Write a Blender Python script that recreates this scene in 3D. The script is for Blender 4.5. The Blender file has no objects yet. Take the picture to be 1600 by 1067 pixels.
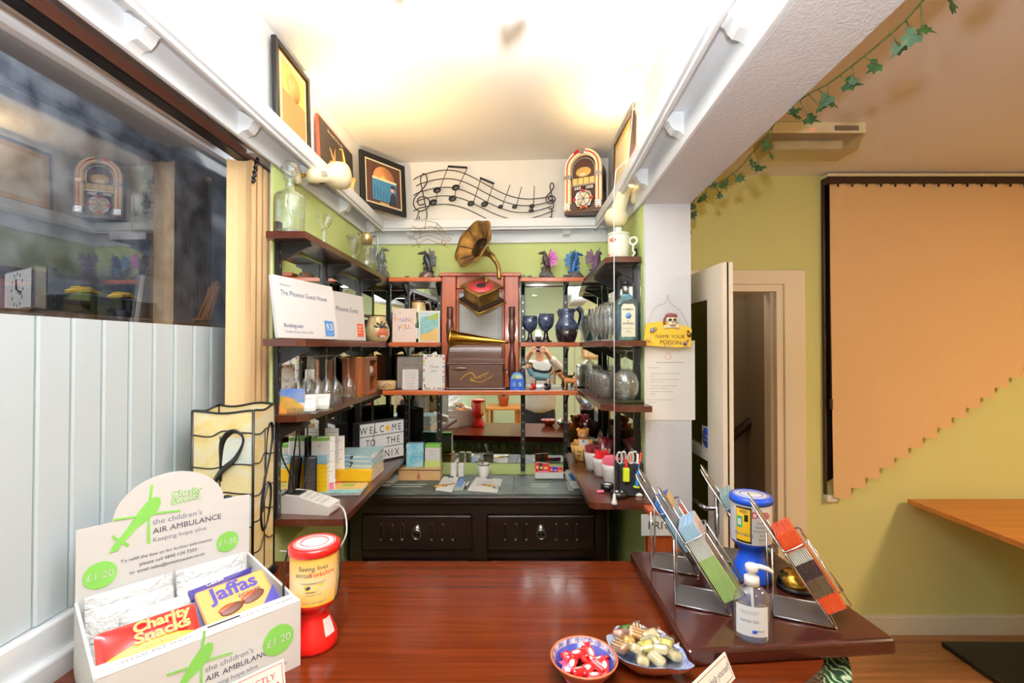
import bpy, bmesh, math, random
from mathutils import Vector, Matrix, Euler
random.seed(7)
SC = bpy.context.scene
COL = SC.collection
PI = math.pi
F = 740.0            # focal length in pixels of the 1600 px wide frame
H = 1.68             # height of the lens above the floor
TH = math.radians(0.7)

# ------------------------------------------------------------------ camera, world, light, exposure
cam_d = bpy.data.cameras.new('camera'); cam = bpy.data.objects.new('camera', cam_d); COL.objects.link(cam)
cam_d.sensor_width = 36.0; cam_d.lens = F / 1600 * 36; cam_d.clip_start = 0.02
cam.location = (0, 0, H); cam.rotation_euler = (PI / 2 + TH, 0, 0)
SC.camera = cam
SC.view_settings.view_transform = 'Standard'; SC.view_settings.look = 'None'
SC.view_settings.gamma = 1.0; SC.view_settings.use_curve_mapping = False
SC.view_settings.exposure = 0.0
SC.cycles.use_denoising = True
SC.cycles.max_bounces = 14; SC.cycles.transparent_max_bounces = 40; SC.cycles.glossy_bounces = 8
SC.cycles.diffuse_bounces = 5; SC.cycles.caustics_reflective = False; SC.cycles.caustics_refractive = False
SC.cycles.sample_clamp_indirect = 6.0
w = bpy.data.worlds.new('world'); SC.world = w; w.use_nodes = True
w.node_tree.nodes['Background'].inputs[0].default_value = (.06, .07, .09, 1)
w.node_tree.nodes['Background'].inputs[1].default_value = 0.25

def light(name, kind, loc, energy, color, rot=(0, 0, 0), **kw):
    l = bpy.data.lights.new(name, kind); l.energy = energy; l.color = color
    for k, v in kw.items(): setattr(l, k, v)
    o = bpy.data.objects.new(name, l); COL.objects.link(o); o.location = loc; o.rotation_euler = rot
    return o
# the photographer's flash: head turned to the ceiling, and its bare-bulb spill all round
light('flash_light', 'SPOT', (0.0, -0.02, H + .16), 1450, (.93, .97, 1.0), (math.radians(180 - 15), 0, 0), spot_size=math.radians(104), spot_blend=.7, shadow_soft_size=.02)
light('flash_spill_light', 'SPOT', (0.0, -0.02, H + .17), 62, (.95, .98, 1.0), (math.radians(180 - 14), 0, 0), spot_size=math.radians(170), spot_blend=.3, shadow_soft_size=.025)
light('flash_dome_light', 'POINT', (0.0, -0.02, H + .17), 3.0, (.96, .98, 1.0), shadow_soft_size=.03)
# added fill light that brightens the dark space beyond the side window
light('outside_fill_light', 'POINT', (-1.5, .9, 3.0), 170.0, (.92, .95, 1.0), shadow_soft_size=.1)
# added weak fill light that lifts the stair hall out of black
light('hall_fill_light', 'POINT', (1.3, 3.25, 2.3), 5.5, (1.0, .82, .62), shadow_soft_size=.08)
# warm ceiling lamps of the dining room behind the camera
light('ceiling_lamp_light', 'AREA', (3.1, .35, 2.66), 76, (1.0, .72, .46), (0, 0, 0), size=.4)
light('dining_lamp_light', 'AREA', (1.2, -1.6, 2.66), 18, (1.0, .74, .45), (0, 0, 0), size=.4)

# ------------------------------------------------------------------ pixel rays
def ray(x, y):
    a, b = (x - 800.0) / F, (533.5 - y) / F
    return Vector((a, math.cos(TH) - b * math.sin(TH), math.sin(TH) + b * math.cos(TH)))
def atd(x, y, d):                      # point at distance d from the camera plane
    r = ray(x, y); r *= d / r.y
    return Vector((r.x, d, H + r.z))
def atz(x, y, z):                      # point at height z
    r = ray(x, y); r *= (z - H) / r.z
    return Vector((r.x, r.y, z))
def atx(x, y, X):
    r = ray(x, y); r *= X / r.x
    return Vector((X, r.y, H + r.z))

def onp(x, y, p0, n):                  # point where a pixel ray meets a plane
    r = ray(x, y); n = Vector(n); o = Vector((0, 0, H)); t = (Vector(p0) - o).dot(n) / r.dot(n)
    return o + r * t
def frame_of(loc, rz=0, rx=0, ry=0): return Matrix.Translation(loc) @ Euler((rx, ry, rz)).to_matrix().to_4x4()

# ------------------------------------------------------------------ materials
def lin(c):
    o = []
    for v in c[:3]:
        v /= 255.0
        o.append(v / 12.92 if v <= .04045 else ((v + .055) / 1.055) ** 2.4)
    return (*o, 1.0)
MATS = {}
def nm(name):
    m = bpy.data.materials.new(name); m.use_nodes = True
    MATS[name] = m
    nt = m.node_tree
    return m, nt, nt.nodes['Principled BSDF']
def node(nt, t, **kw):
    n = nt.nodes.new(t)
    for k, v in kw.items():
        if k in n.inputs: n.inputs[k].default_value = v
        else: setattr(n, k, v)
    return n
def mat(name, rgb, rough=.5, metal=0.0, bump=None, var=None, coat=0.0, emit=None, sub=0.0, spec=.5, alpha=None):
    m, nt, b = nm(name)
    b.inputs['Base Color'].default_value = lin(rgb)
    b.inputs['Roughness'].default_value = rough; b.inputs['Metallic'].default_value = metal
    b.inputs['Coat Weight'].default_value = coat; b.inputs['Coat Roughness'].default_value = .08
    b.inputs['Specular IOR Level'].default_value = spec
    if emit:
        b.inputs['Emission Color'].default_value = lin(emit[0]); b.inputs['Emission Strength'].default_value = emit[1]
    tc = None
    if bump or var: tc = node(nt, 'ShaderNodeTexCoord')
    if var:                            # (scale, rgb2[, detail[, stretch]])
        n = node(nt, 'ShaderNodeTexNoise', Scale=var[0], Detail=var[2] if len(var) > 2 else 3.0)
        src = tc.outputs['Object']
        if len(var) > 3:
            mp = node(nt, 'ShaderNodeMapping'); mp.inputs['Scale'].default_value = var[3]
            nt.links.new(src, mp.inputs[0]); src = mp.outputs[0]
        nt.links.new(src, n.inputs['Vector'])
        cr = node(nt, 'ShaderNodeValToRGB')
        cr.color_ramp.elements[0].position = .35; cr.color_ramp.elements[1].position = .65
        cr.color_ramp.elements[0].color = lin(rgb); cr.color_ramp.elements[1].color = lin(var[1])
        nt.links.new(n.outputs['Fac'], cr.inputs[0]); nt.links.new(cr.outputs[0], b.inputs['Base Color'])
    if bump:                           # (scale, strength[, distortion])
        n = node(nt, 'ShaderNodeTexNoise', Scale=bump[0], Detail=3.0, Distortion=bump[2] if len(bump) > 2 else 0.0)
        nt.links.new(tc.outputs['Object'], n.inputs['Vector'])
        bp = node(nt, 'ShaderNodeBump', Strength=bump[1], Distance=bump[3] if len(bump) > 3 else .004)
        nt.links.new(n.outputs['Fac'], bp.inputs['Height']); nt.links.new(bp.outputs[0], b.inputs['Normal'])
    return m
def wood(name, c1, c2, axis='X', scale=9.0, rough=.35, coat=0.0, stretch=14.0, spec=.5):
    m, nt, b = nm(name)
    tc = node(nt, 'ShaderNodeTexCoord'); mp = node(nt, 'ShaderNodeMapping')
    s = [scale * stretch / 4] * 3; s['XYZ'.index(axis)] = scale / 4
    mp.inputs['Scale'].default_value = s
    nt.links.new(tc.outputs['Object'], mp.inputs[0])
    n = node(nt, 'ShaderNodeTexNoise', Scale=1.0, Detail=6.0, Roughness=.62, Distortion=.6)
    nt.links.new(mp.outputs[0], n.inputs['Vector'])
    cr = node(nt, 'ShaderNodeValToRGB')
    cr.color_ramp.elements[0].position = .3; cr.color_ramp.elements[1].position = .7
    cr.color_ramp.elements[0].color = lin(c1); cr.color_ramp.elements[1].color = lin(c2)
    nt.links.new(n.outputs['Fac'], cr.inputs[0]); nt.links.new(cr.outputs[0], b.inputs['Base Color'])
    b.inputs['Roughness'].default_value = rough; b.inputs['Specular IOR Level'].default_value = spec
    b.inputs['Coat Weight'].default_value = coat; b.inputs['Coat Roughness'].default_value = .1
    return m
def glass(name, tint=(255, 255, 255), base=.05, edge=.75, rough=.02, bump=None, power=3.0, haze=0.0):
    """Thin clear glass: transparent body, mirror-like towards grazing view."""
    m = bpy.data.materials.new(name); m.use_nodes = True; MATS[name] = m
    nt = m.node_tree; nt.nodes.clear()
    out = node(nt, 'ShaderNodeOutputMaterial'); mx = node(nt, 'ShaderNodeMixShader')
    tr = node(nt, 'ShaderNodeBsdfTransparent'); tr.inputs[0].default_value = lin(tint)
    gl = node(nt, 'ShaderNodeBsdfGlossy'); gl.inputs['Roughness'].default_value = rough
    lw = node(nt, 'ShaderNodeLayerWeight'); lw.inputs['Blend'].default_value = .5
    pw = node(nt, 'ShaderNodeMath', operation='POWER'); pw.inputs[1].default_value = power
    ma = node(nt, 'ShaderNodeMath', operation='MULTIPLY_ADD'); ma.inputs[1].default_value = edge; ma.inputs[2].default_value = base
    nt.links.new(lw.outputs['Facing'], pw.inputs[0]); nt.links.new(pw.outputs[0], ma.inputs[0])
    nt.links.new(ma.outputs[0], mx.inputs[0]); nt.links.new(tr.outputs[0], mx.inputs[1]); nt.links.new(gl.outputs[0], mx.inputs[2])
    if bump:
        tc = node(nt, 'ShaderNodeTexCoord')
        n = node(nt, 'ShaderNodeTexVoronoi', Scale=bump[0]); nt.links.new(tc.outputs['Object'], n.inputs['Vector'])
        bp = node(nt, 'ShaderNodeBump', Strength=bump[1], Distance=.003)
        nt.links.new(n.outputs['Distance'], bp.inputs['Height'])
        nt.links.new(bp.outputs[0], gl.inputs['Normal']); nt.links.new(bp.outputs[0], lw.inputs['Normal'])
    last = mx
    if haze:
        df = node(nt, 'ShaderNodeBsdfDiffuse'); df.inputs[0].default_value = lin((246, 248, 248)); m2 = node(nt, 'ShaderNodeMixShader'); m2.inputs[0].default_value = haze
        nt.links.new(mx.outputs[0], m2.inputs[1]); nt.links.new(df.outputs[0], m2.inputs[2]); last = m2
    nt.links.new(last.outputs[0], out.inputs[0])
    return m

# ------------------------------------------------------------------ mesh builder
class MB:
    def __init__(s, T=None):
        s.v, s.f, s.mi, s.sm, s.mats = [], [], [], [], []
        s.T = T or Matrix()
    def at(s, loc=(0, 0, 0), rz=0, rx=0, ry=0, sc=1):
        s.T = Matrix.Translation(loc) @ Euler((rx, ry, rz)).to_matrix().to_4x4() @ Matrix.Scale(sc, 4)
        return s
    def m(s, name):
        if name not in s.mats: s.mats.append(name)
        return s.mats.index(name)
    def add(s, m, vs, fs, smooth=False):
        b = len(s.v); k = s.m(m)
        s.v += [s.T @ Vector(p) for p in vs]
        for f in fs:
            s.f.append([b + i for i in f]); s.mi.append(k); s.sm.append(smooth)
        return s
    def box(s, m, x0, x1, y0, y1, z0, z1):
        vs = [(x, y, z) for x in (x0, x1) for y in (y0, y1) for z in (z0, z1)]
        return s.add(m, vs, [(0, 1, 3, 2), (4, 6, 7, 5), (0, 4, 5, 1), (2, 3, 7, 6), (0, 2, 6, 4), (1, 5, 7, 3)])
    def rbox(s, m, x0, x1, y0, y1, z0, z1, r=.003, seg=2):
        bm = bmesh.new(); bmesh.ops.create_cube(bm, size=1)
        for v in bm.verts:
            v.co = Vector(((x0 + x1) / 2 + v.co.x * (x1 - x0), (y0 + y1) / 2 + v.co.y * (y1 - y0), (z0 + z1) / 2 + v.co.z * (z1 - z0)))
        r = min(r, .49 * min(x1 - x0, y1 - y0, z1 - z0))
        bmesh.ops.bevel(bm, geom=bm.edges[:], offset=r, segments=seg, affect='EDGES', profile=.5)
        bm.verts.index_update()
        s.add(m, [v.co.copy() for v in bm.verts], [[v.index for v in f.verts] for f in bm.faces])
        bm.free(); return s
    def prism(s, m, pts, vec):
        pts = [Vector(p) for p in pts]; vec = Vector(vec); n = len(pts)
        vs = pts + [p + vec for p in pts]
        nrm = Vector((0, 0, 0))
        for i in range(n): nrm += pts[i].cross(pts[(i + 1) % n])
        fs = [list(range(n)), list(range(2 * n - 1, n - 1, -1))] + [[i, n + i, n + (i + 1) % n, (i + 1) % n] for i in range(n)]
        if nrm.dot(vec) > 0: fs = [f[::-1] for f in fs]
        return s.add(m, vs, fs)
    def poly(s, m, pts):
        return s.add(m, pts, [list(range(len(pts)))])
    def lathe(s, m, prof, n=24, c=(0, 0, 0), sx=1, sy=1, smooth=True, wob=None, ax='Z', cap=True):
        vs = []
        for j, (r, z) in enumerate(prof):
            for i in range(n):
                a = 2 * PI * i / n
                k = wob(a, j) if wob else 1
                p = (r * k * math.cos(a) * sx, r * k * math.sin(a) * sy, z)
                if ax == 'Y': p = (p[0], p[2], p[1])
                if ax == 'X': p = (p[2], p[0], p[1])
                vs.append((c[0] + p[0], c[1] + p[1], c[2] + p[2]))
        fs = []
        for j in range(len(prof) - 1):
            for i in range(n):
                i2 = (i + 1) % n
                fs.append([j * n + i, j * n + i2, (j + 1) * n + i2, (j + 1) * n + i])
        if cap and prof[0][0] > 1e-6: fs.append(list(range(n))[::-1])
        if cap and prof[-1][0] > 1e-6: fs.append([(len(prof) - 1) * n + i for i in range(n)])
        if ax == 'Y': fs = [f[::-1] for f in fs]
        return s.add(m, vs, fs, smooth)
    def cyl(s, m, c, r, z0, z1, n=20, r2=None, ax='Z'):
        r2 = r if r2 is None else r2
        vs, fs = [], []
        s.lathe(m, [(r, z0), (r2, z1)], n, c, smooth=True, ax=ax)
        s.sm[-1] = s.sm[-2] = False
        return s
    def tube(s, m, pts, r, n=8, closed=False, flat=1.0):
        pts = [Vector(p) for p in pts]; N = len(pts)
        R = r if isinstance(r, (list, tuple)) else [r] * N
        tan = []
        for i in range(N):
            a = pts[(i - 1) % N] if (closed or i > 0) else pts[0]
            b = pts[(i + 1) % N] if (closed or i < N - 1) else pts[-1]
            t = (b - a); tan.append(t.normalized() if t.length > 1e-9 else Vector((0, 0, 1)))
        u = tan[0].orthogonal().normalized(); vs = []
        for i in range(N):
            if i:
                u = u - tan[i] * u.dot(tan[i])
                u = u.normalized() if u.length > 1e-6 else tan[i].orthogonal().normalized()
            w_ = tan[i].cross(u)
            for k in range(n):
                a = 2 * PI * k / n
                vs.append(pts[i] + u * (math.cos(a) * R[i]) + w_ * (math.sin(a) * R[i] * flat))
        fs = []
        for i in range(N - (0 if closed else 1)):
            j = (i + 1) % N
            for k in range(n):
                k2 = (k + 1) % n
                fs.append([i * n + k, i * n + k2, j * n + k2, j * n + k])
        if not closed: fs += [list(range(n))[::-1], [(N - 1) * n + k for k in range(n)]]
        return s.add(m, vs, fs, True)
    def ell(s, m, c, r, n=16, k=10, rz=0, ry=0):
        r = (r, r, r) if not isinstance(r, (tuple, list)) else r
        T0 = s.T
        s.T = T0 @ Matrix.Translation(c) @ Euler((0, ry, rz)).to_matrix().to_4x4()
        prof = [(max(1e-7, math.sin(PI * j / k)), -math.cos(PI * j / k)) for j in range(k + 1)]
        vs = []
        for (q, z) in prof:
            for i in range(n):
                a = 2 * PI * i / n
                vs.append((q * math.cos(a) * r[0], q * math.sin(a) * r[1], z * r[2]))
        fs = [[j * n + i, j * n + (i + 1) % n, (j + 1) * n + (i + 1) % n, (j + 1) * n + i] for j in range(k) for i in range(n)]
        s.add(m, vs, fs, True); s.T = T0
        return s
    def grid(s, m, nu, nv, fn, smooth=True, two=None):
        vs = [fn(i / nu, j / nv) for j in range(nv + 1) for i in range(nu + 1)]
        fs = [[j * (nu + 1) + i, j * (nu + 1) + i + 1, (j + 1) * (nu + 1) + i + 1, (j + 1) * (nu + 1) + i] for j in range(nv) for i in range(nu)]
        s.add(m, vs, fs, smooth)
        if two:
            vs2 = [Vector(p) + Vector(two) for p in vs]
            s.add(m, vs2, [f[::-1] for f in fs], smooth)
            ring = [i for i in range(nu + 1)] + [(j) * (nu + 1) + nu for j in range(1, nv + 1)] + [nv * (nu + 1) + i for i in range(nu - 1, -1, -1)] + [j * (nu + 1) for j in range(nv - 1, 0, -1)]
            k = len(ring); s.add(m, [vs[i] for i in ring] + [vs2[i] for i in ring], [[(i + 1) % k, i, k + i, k + (i + 1) % k] for i in range(k)], smooth)
        return s
    def text(s, m, body, size, o, right=(1, 0, 0), up=(0, 0, 1), align='CENTER', sx=1.0, bold=0.0, shear=0.0):
        """Flat lettering at o (baseline start / centre), cap height about .7 size."""
        key = (body, align, round(bold, 4), shear)
        if key not in TXT:
            cu = bpy.data.curves.new('t', 'FONT'); cu.body = body; cu.align_x = align; cu.size = 1; cu.offset = bold; cu.resolution_u = 3; cu.shear = shear
            ob = bpy.data.objects.new('t', cu); me = bpy.data.meshes.new_from_object(ob)
            TXT[key] = ([v.co.copy() for v in me.vertices], [list(p.vertices) for p in me.polygons])
            bpy.data.objects.remove(ob); bpy.data.curves.remove(cu); bpy.data.meshes.remove(me)
        vs, fs = TXT[key]
        right, up, o = Vector(right).normalized(), Vector(up).normalized(), Vector(o)
        return s.add(m, [o + right * (v.x * size * sx) + up * (v.y * size) for v in vs], fs)
    def text_fit(s, m, body, a, b, up=(0, 0, 1), size=None, bold=0.0, shear=0.0):
        """Lettering whose baseline runs from a to b."""
        a, b = Vector(a), Vector(b); L = (b - a).length
        s.text(m, body, 1e-6, a, b - a, up, 'LEFT', 1, bold, shear)
        n = len(TXT[(body, 'LEFT', round(bold, 4), shear)][0]); del s.v[-n:]
        nf = len(TXT[(body, 'LEFT', round(bold, 4), shear)][1]); del s.f[-nf:]; del s.mi[-nf:]; del s.sm[-nf:]
        W = max(v.x for v in TXT[(body, 'LEFT', round(bold, 4), shear)][0])
        u = L / W; z = size or u
        return s.text(m, body, z, a, b - a, up, 'LEFT', u / z, bold, shear)
    def text_cyl(s, m, body, size, R, ang, z, c=(0, 0), align='CENTER', sx=1.0, bold=0.0, sy=1.0):
        """Lettering wrapped round an upright cylinder; ang = direction the text centre faces."""
        s.text(m, body, 1e-6, (0, 0, 0), align=align, bold=bold)
        vs, fs = TXT[(body, align, round(bold, 4), 0.0)]
        n, nf = len(vs), len(fs); del s.v[-n:]; del s.f[-nf:]; del s.mi[-nf:]; del s.sm[-nf:]
        out = []
        for v in vs:
            a = ang + v.x * size * sx / R
            out.append((c[0] + R * math.cos(a), c[1] + R * sy * math.sin(a), z + v.y * size))
        return s.add(m, out, fs)
    def wrap(s, m, R, a0, a1, z0, z1, n=20, c=(0, 0), sy=1.0):
        """Patch of an upright cylinder (a label)."""
        vs = []
        for i in range(n + 1):
            a = a0 + (a1 - a0) * i / n
            vs += [(c[0] + R * math.cos(a), c[1] + R * sy * math.sin(a), z0), (c[0] + R * math.cos(a), c[1] + R * sy * math.sin(a), z1)]
        return s.add(m, vs, [(2 * i, 2 * i + 2, 2 * i + 3, 2 * i + 1) for i in range(n)], True)
    def build(s, name, parent=None):
        me = bpy.data.meshes.new(name); me.from_pydata([tuple(p) for p in s.v], [], s.f); 
        for k in s.mats: me.materials.append(MATS[k])
        me.polygons.foreach_set('material_index', s.mi); me.polygons.foreach_set('use_smooth', s.sm)
        me.update()
        o = bpy.data.objects.new(name, me); COL.objects.link(o)
        if parent is not None: o.parent = parent
        return o
TXT = {}
def setp(o, label=None, cat=None, group=None, kind=None):
    for k, v in (('label', label), ('category', cat), ('group', group), ('kind', kind)):
        if v: o[k] = v
    return o
def thing(name, label, cat, loc=(0, 0, 0), rz=0, group=None, rot=None):
    o = bpy.data.objects.new(name, None); COL.objects.link(o); o.empty_display_size = .05
    o.location = loc; o.rotation_euler = rot or (0, 0, rz)
    return setp(o, label, cat, group)
def part(name, mb, parent, label=None):
    o = mb.build(name, parent)
    if label: o['label'] = label
    return o
def solo(name, mb, label, cat, loc=(0, 0, 0), rz=0, group=None, rot=None):
    o = mb.build(name); o.location = loc; o.rotation_euler = rot or (0, 0, rz)
    return setp(o, label, cat, group)
def struct(name, mb, parent=None):
    o = mb.build(name, parent)
    if parent is None: o['kind'] = 'structure'
    return o
def kids(o): return list(KID.get(o, [c for c in o.children]))
KID = {}
def dup(root, loc, rz=None, label=None, group=None):
    """A copy of a thing with copies of its parts and their sub-parts."""
    r = root.copy(); COL.objects.link(r); r.location = loc
    if rz is not None: r.rotation_euler = (0, 0, rz)
    if label: r['label'] = label
    if group: r['group'] = group
    for ch in list(root.children):
        c = ch.copy(); COL.objects.link(c); c.parent = r
        for g in list(ch.children):
            d = g.copy(); COL.objects.link(d); d.parent = c
    return r
def arc(cx, cy, r, a0, a1, n):
    return [(cx + r * math.cos(a0 + (a1 - a0) * i / n), cy + r * math.sin(a0 + (a1 - a0) * i / n)) for i in range(n + 1)]
def catmull(P, n=8, closed=False):
    P = [Vector(p) for p in P]; N = len(P); out = []
    for i in range(N if closed else N - 1):
        a = P[(i - 1) % N] if closed or i else P[0]; b = P[i]; c = P[(i + 1) % N]
        d = P[(i + 2) % N] if closed or i + 2 < N else P[-1]
        for k in range(n):
            t = k / n
            out.append(.5 * ((2 * b) + (c - a) * t + (2 * a - 5 * b + 4 * c - d) * t * t + (3 * b - a - 3 * c + d) * t ** 3))
    if not closed: out.append(P[-1])
    return out
# ------------------------------------------------------------------ shared materials
mat('white_paint', (232, 236, 240), .45)
mat('ceiling_paint', (240, 238, 234), .9)
mat('wall_white', (238, 236, 232), .8, bump=(90, .25, 1.5))
mat('anaglypta', (214, 217, 224), .6, bump=(42, .5, 2.5, .005))
mat('lime_wall', (198, 212, 136), .8, bump=(70, .3, 1.5))
mat('lime_wall_room', (216, 216, 150), .8, bump=(60, .35, 1.5))
mat('mint_wall', (206, 224, 192), .85, bump=(60, .2, 1.5))
mat('skirting', (232, 228, 220), .5)
mat('dark_brown', (58, 36, 30), .4)
mat('brown_track', (112, 72, 58), .45)
mat('black', (14, 14, 15), .4)
mat('black_metal', (26, 22, 22), .35)
mat('black_rough', (20, 20, 21), .8)
mat('white', (240, 240, 240), .5)
mat('paper', (240, 239, 236), .8)
mat('ink', (35, 35, 45), .8)
mat('grey_ink', (120, 120, 130), .8)
mat('gold', (200, 150, 50), .25, 1.0)
mat('brass', (205, 155, 62), .22, 1.0)
mat('chrome', (225, 225, 230), .12, 1.0)
mat('steel', (170, 172, 176), .3, 1.0)
mat('cream', (236, 226, 196), .4)
mat('mirror', (232, 236, 234), .0, 1.0)
mat('hall_wall', (150, 134, 114), .9)
mat('night', (70, 76, 92), .9, var=(7.0, (170, 172, 176), 9))
mat('film', (198, 209, 216), .45); mat('film_groove', (120, 136, 130), .5)
mat('blind_cream', (228, 192, 142), .8, bump=(160, .2))
mat('blind_warm', (232, 192, 144), .85, bump=(120, .25))
wood('floor_wood', (120, 74, 42), (176, 118, 70), 'X', 7, .4)
wood('shelf_wood', (50, 19, 11), (84, 36, 20), 'Y', 8, .3, .4)
wood('shelf_wood_across', (58, 20, 12), (96, 38, 22), 'X', 8, .3, .4)
wood('shelf_edge', (150, 66, 26), (188, 92, 40), 'X', 9, .3, .4)
wood('counter_wood', (66, 21, 5), (88, 34, 12), 'X', 7, .16, .0, 36, .2)
wood('raised_wood', (46, 17, 12), (66, 26, 18), 'X', 7, .22, .3, 22)
wood('oak_dark', (22, 13, 9), (38, 23, 15), 'X', 10, .35, .2)
wood('frame_wood', (146, 58, 22), (178, 82, 36), 'Z', 9, .35, .3)
wood('table_wood', (186, 112, 42), (206, 134, 62), 'X', 6, .4)
wood('box_wood', (190, 146, 96), (214, 172, 122), 'X', 14, .5)
wood('turned_wood', (62, 28, 18), (100, 48, 30), 'Z', 20, .35, .3)
glass('window_glass', (225, 228, 230), .17, .8, 0.0, power=3.0)
glass('clear_glass', (252, 253, 253), .11, .85, .03, power=2.8, haze=.035)
glass('crystal', (244, 248, 246), .12, .85, .04, (60, .35), 2.2, .04)
glass('plastic_wrap', (250, 250, 250), .16, .5, .12, (38, .8), 1.5)

# ------------------------------------------------------------------ the setting
ZC, ZR = H - .74, H - .70            # worktop and raised worktop
XW, XR = -.84, .565                  # booth side walls
DB = 2.80                            # door wall
def db(X): return 2.80 - .055 * X    # booth back wall, a little out of square
ZCL, ZCR = H + 1.11, H + 1.02        # ceilings
mb = MB().box('floor_wood', -1.2, 4.4, -2.4, 4.6, -.05, 0)
struct('floor', mb)
mb = MB().box('ceiling_paint', -1.25, .62, -2.4, 3.1, ZCL, ZCL + .05); struct('ceiling', mb)
mat('room_ceiling', (232, 230, 234), .9, bump=(60, .25, 1.5))
mb = MB().box('room_ceiling', .62, 4.4, -2.4, 2.85, ZCR, ZCR + .05); struct('ceiling_2', mb)
# booth back wall: lime under the rail, white above it
def slab(mb, m, X0, X1, f, t, z0, z1):
    mb.prism(m, [(X0, f(X0), z0), (X1, f(X1), z0), (X1, f(X1) + t, z0), (X0, f(X0) + t, z0)], (0, 0, z1 - z0))
mb = MB(); slab(mb, 'lime_wall', -.95, .66, db, .1, 0, H + .66); slab(mb, 'wall_white', -.95, .66, db, .1, H + .66, ZCL)
struct('wall_back', mb)
mb = MB(); mb.box('lime_wall', XW - .008, XW, 1.66, 2.95, 0, H + .66); mb.box('white_paint', XW - .012, XW - .008, 1.663, 2.2, 0, H + .66); mb.box('white_paint', XW - .35, XW - .012, 2.22, 2.95, 0, H + .66); mb.box('wall_white', XW - .12, XW, 1.6, 2.95, H + .66, ZCL)
mb.box('wall_white', XW - .02, XW, -2.4, 1.6, H + .66, ZCL)
mb.box('white_paint', XW - .35, XW - .02, -2.4, 1.62, H + .69, H + .74)
mb.box('mint_wall', -1.2, -1.02, -2.4, -.9, 0, H + .69); mb.box('mint_wall', -1.2, -1.02, -.9, 1.6, 0, ZC - .06)
struct('wall_left', mb)
mb = MB(); mb.box('lime_wall', XR, .70, 2.03, 2.86, 0, H + .64); mb.box('wall_white', XR, .70, 2.03, 2.86, H + .64, ZCL)
struct('wall_right', mb)
# column and beam, papered
mb = MB(); mb.box('anaglypta', .567, .763, 2.016, 2.10, 0, H + .615); struct('column', mb)
zb = H + .613
a0, a1, b0, b1 = Vector((.567, 2.10, zb)), Vector((.763, 2.10, zb)), atz(1245, 0, zb), atz(1415, 0, zb)
k = (-1.6 - 2.1) / (b0.y - 2.1)
c0, c1 = a0 + (b0 - a0) * k, a1 + (b1 - a1) * ((-1.6 - 2.1) / (b1.y - 2.1))
mb = MB()
up = Vector((0, 0, ZCL - zb))
mb.add('anaglypta', [a0, a1, c1, c0, a0 + up, a1 + up, c1 + up, c0 + up], [(0, 1, 2, 3), (7, 6, 5, 4), (0, 4, 5, 1), (1, 5, 6, 2), (2, 6, 7, 3), (3, 7, 4, 0)])
struct('beam', mb)
BEAM_L = (a0, c0); BEAM_R = (a1, c1)
# door wall with the opening and the stair hall behind
mb = MB()
mb.box('lime_wall_room', .70, .875, DB, DB + .12, 0, ZCR); mb.box('lime_wall_room', .875, 1.60, DB, DB + .12, H + .37, ZCR)
mb.box('lime_wall_room', 1.60, 4.4, DB, DB + .12, 0, ZCR); struct('wall_door', mb)
mb = MB(); mb.box('hall_wall', .3, 2.6, 3.75, 3.8, 0, 2.7); mb.box('hall_wall', 1.85, 1.9, 2.92, 3.75, 0, 2.7)
mb.box('hall_wall', .3, 2.6, 2.92, 3.8, 2.7, 2.75); mb.box('hall_wall', .7, .75, 2.92, 3.75, 0, 2.7); struct('wall_hall', mb)
# rest of the dining room
mb = MB().box('mint_wall', -1.2, 4.4, -2.4, -2.3, 0, 2.8); struct('wall_front', mb)
mb = MB().box('lime_wall_room', 4.3, 4.4, -2.4, 2.9, 0, 2.8); struct('wall_side', mb)
mb = MB().box('skirting', 1.76, 4.3, DB - .016, DB, 0, .10).box('skirting', 1.76, 4.3, DB - .010, DB, .10, .112); struct('baseboard_back', mb)
# dark world beyond the side window
mb = MB().box('night', -2.1, -2.0, -2.4, 5.2, .2, 3.6).box('night', -3.4, -1.2, 5.1, 5.2, .2, 3.6).box('night', -3.4, -1.2, -2.5, -2.4, .2, 3.6).box('night', -3.4, -1.2, -2.5, 5.2, 3.5, 3.6).box('night', -3.4, -1.2, -2.5, 5.2, .1, .2)
struct('wall_outside', mb)
# side window: frame, pane, striped privacy film
GX = -1.06
w1 = bpy.data.objects.new('window_1', None); COL.objects.link(w1); w1['kind'] = 'structure'
zt = H + .667
mb = MB()
mb.box('white_paint', GX - .06, GX + .025, -.9, 2.15, zt, H + .70)
mb.rbox('white_paint', GX - .06, GX + .04, -.9, 1.58, zt + .018, H + .70, .006)
mb.rbox('white_paint', GX - .06, GX + .025, -.9, 2.15, ZC + .03, H - .624, .006)
mb.rbox('white_paint', GX - .06, GX + .045, -.9, 2.15, ZC - .03, ZC + .045, .006)
mb.box('white_paint', GX - .06, GX + .025, 2.09, 2.15, ZC, zt); mb.box('white_paint', GX - .06, GX + .025, -.9, -.84, ZC, zt)
part('window_frame', mb, w1)
mb = MB().box('window_glass', GX - .006, GX, -.84, 2.10, H - .63, zt + .003); part('window_pane', mb, w1)
mb = MB(); n = 0; y = -.83
while y < 2.09:
    y2 = min(y + .082, 2.095)
    pts = [(GX + .0015, y, H - .62), (GX + .0015, y2 - .003, H - .62), (GX + .003, y2 - .003, H - .62), (GX + .008, y + .006, H - .62), (GX + .0055, y, H - .62)]
    mb.prism('film', pts, (0, 0, .69)); mb.box('film_groove', GX + .001, GX + .0022, y2 - .003, y2, H - .62, H + .07); y += .082
part('window_film', mb, w1)
wr = math.radians(-2.3); w1.rotation_euler = (0, 0, wr); pv = Vector((GX, 1.2, 0)); w1.location = pv - Matrix.Rotation(wr, 3, 'Z') @ pv
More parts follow.
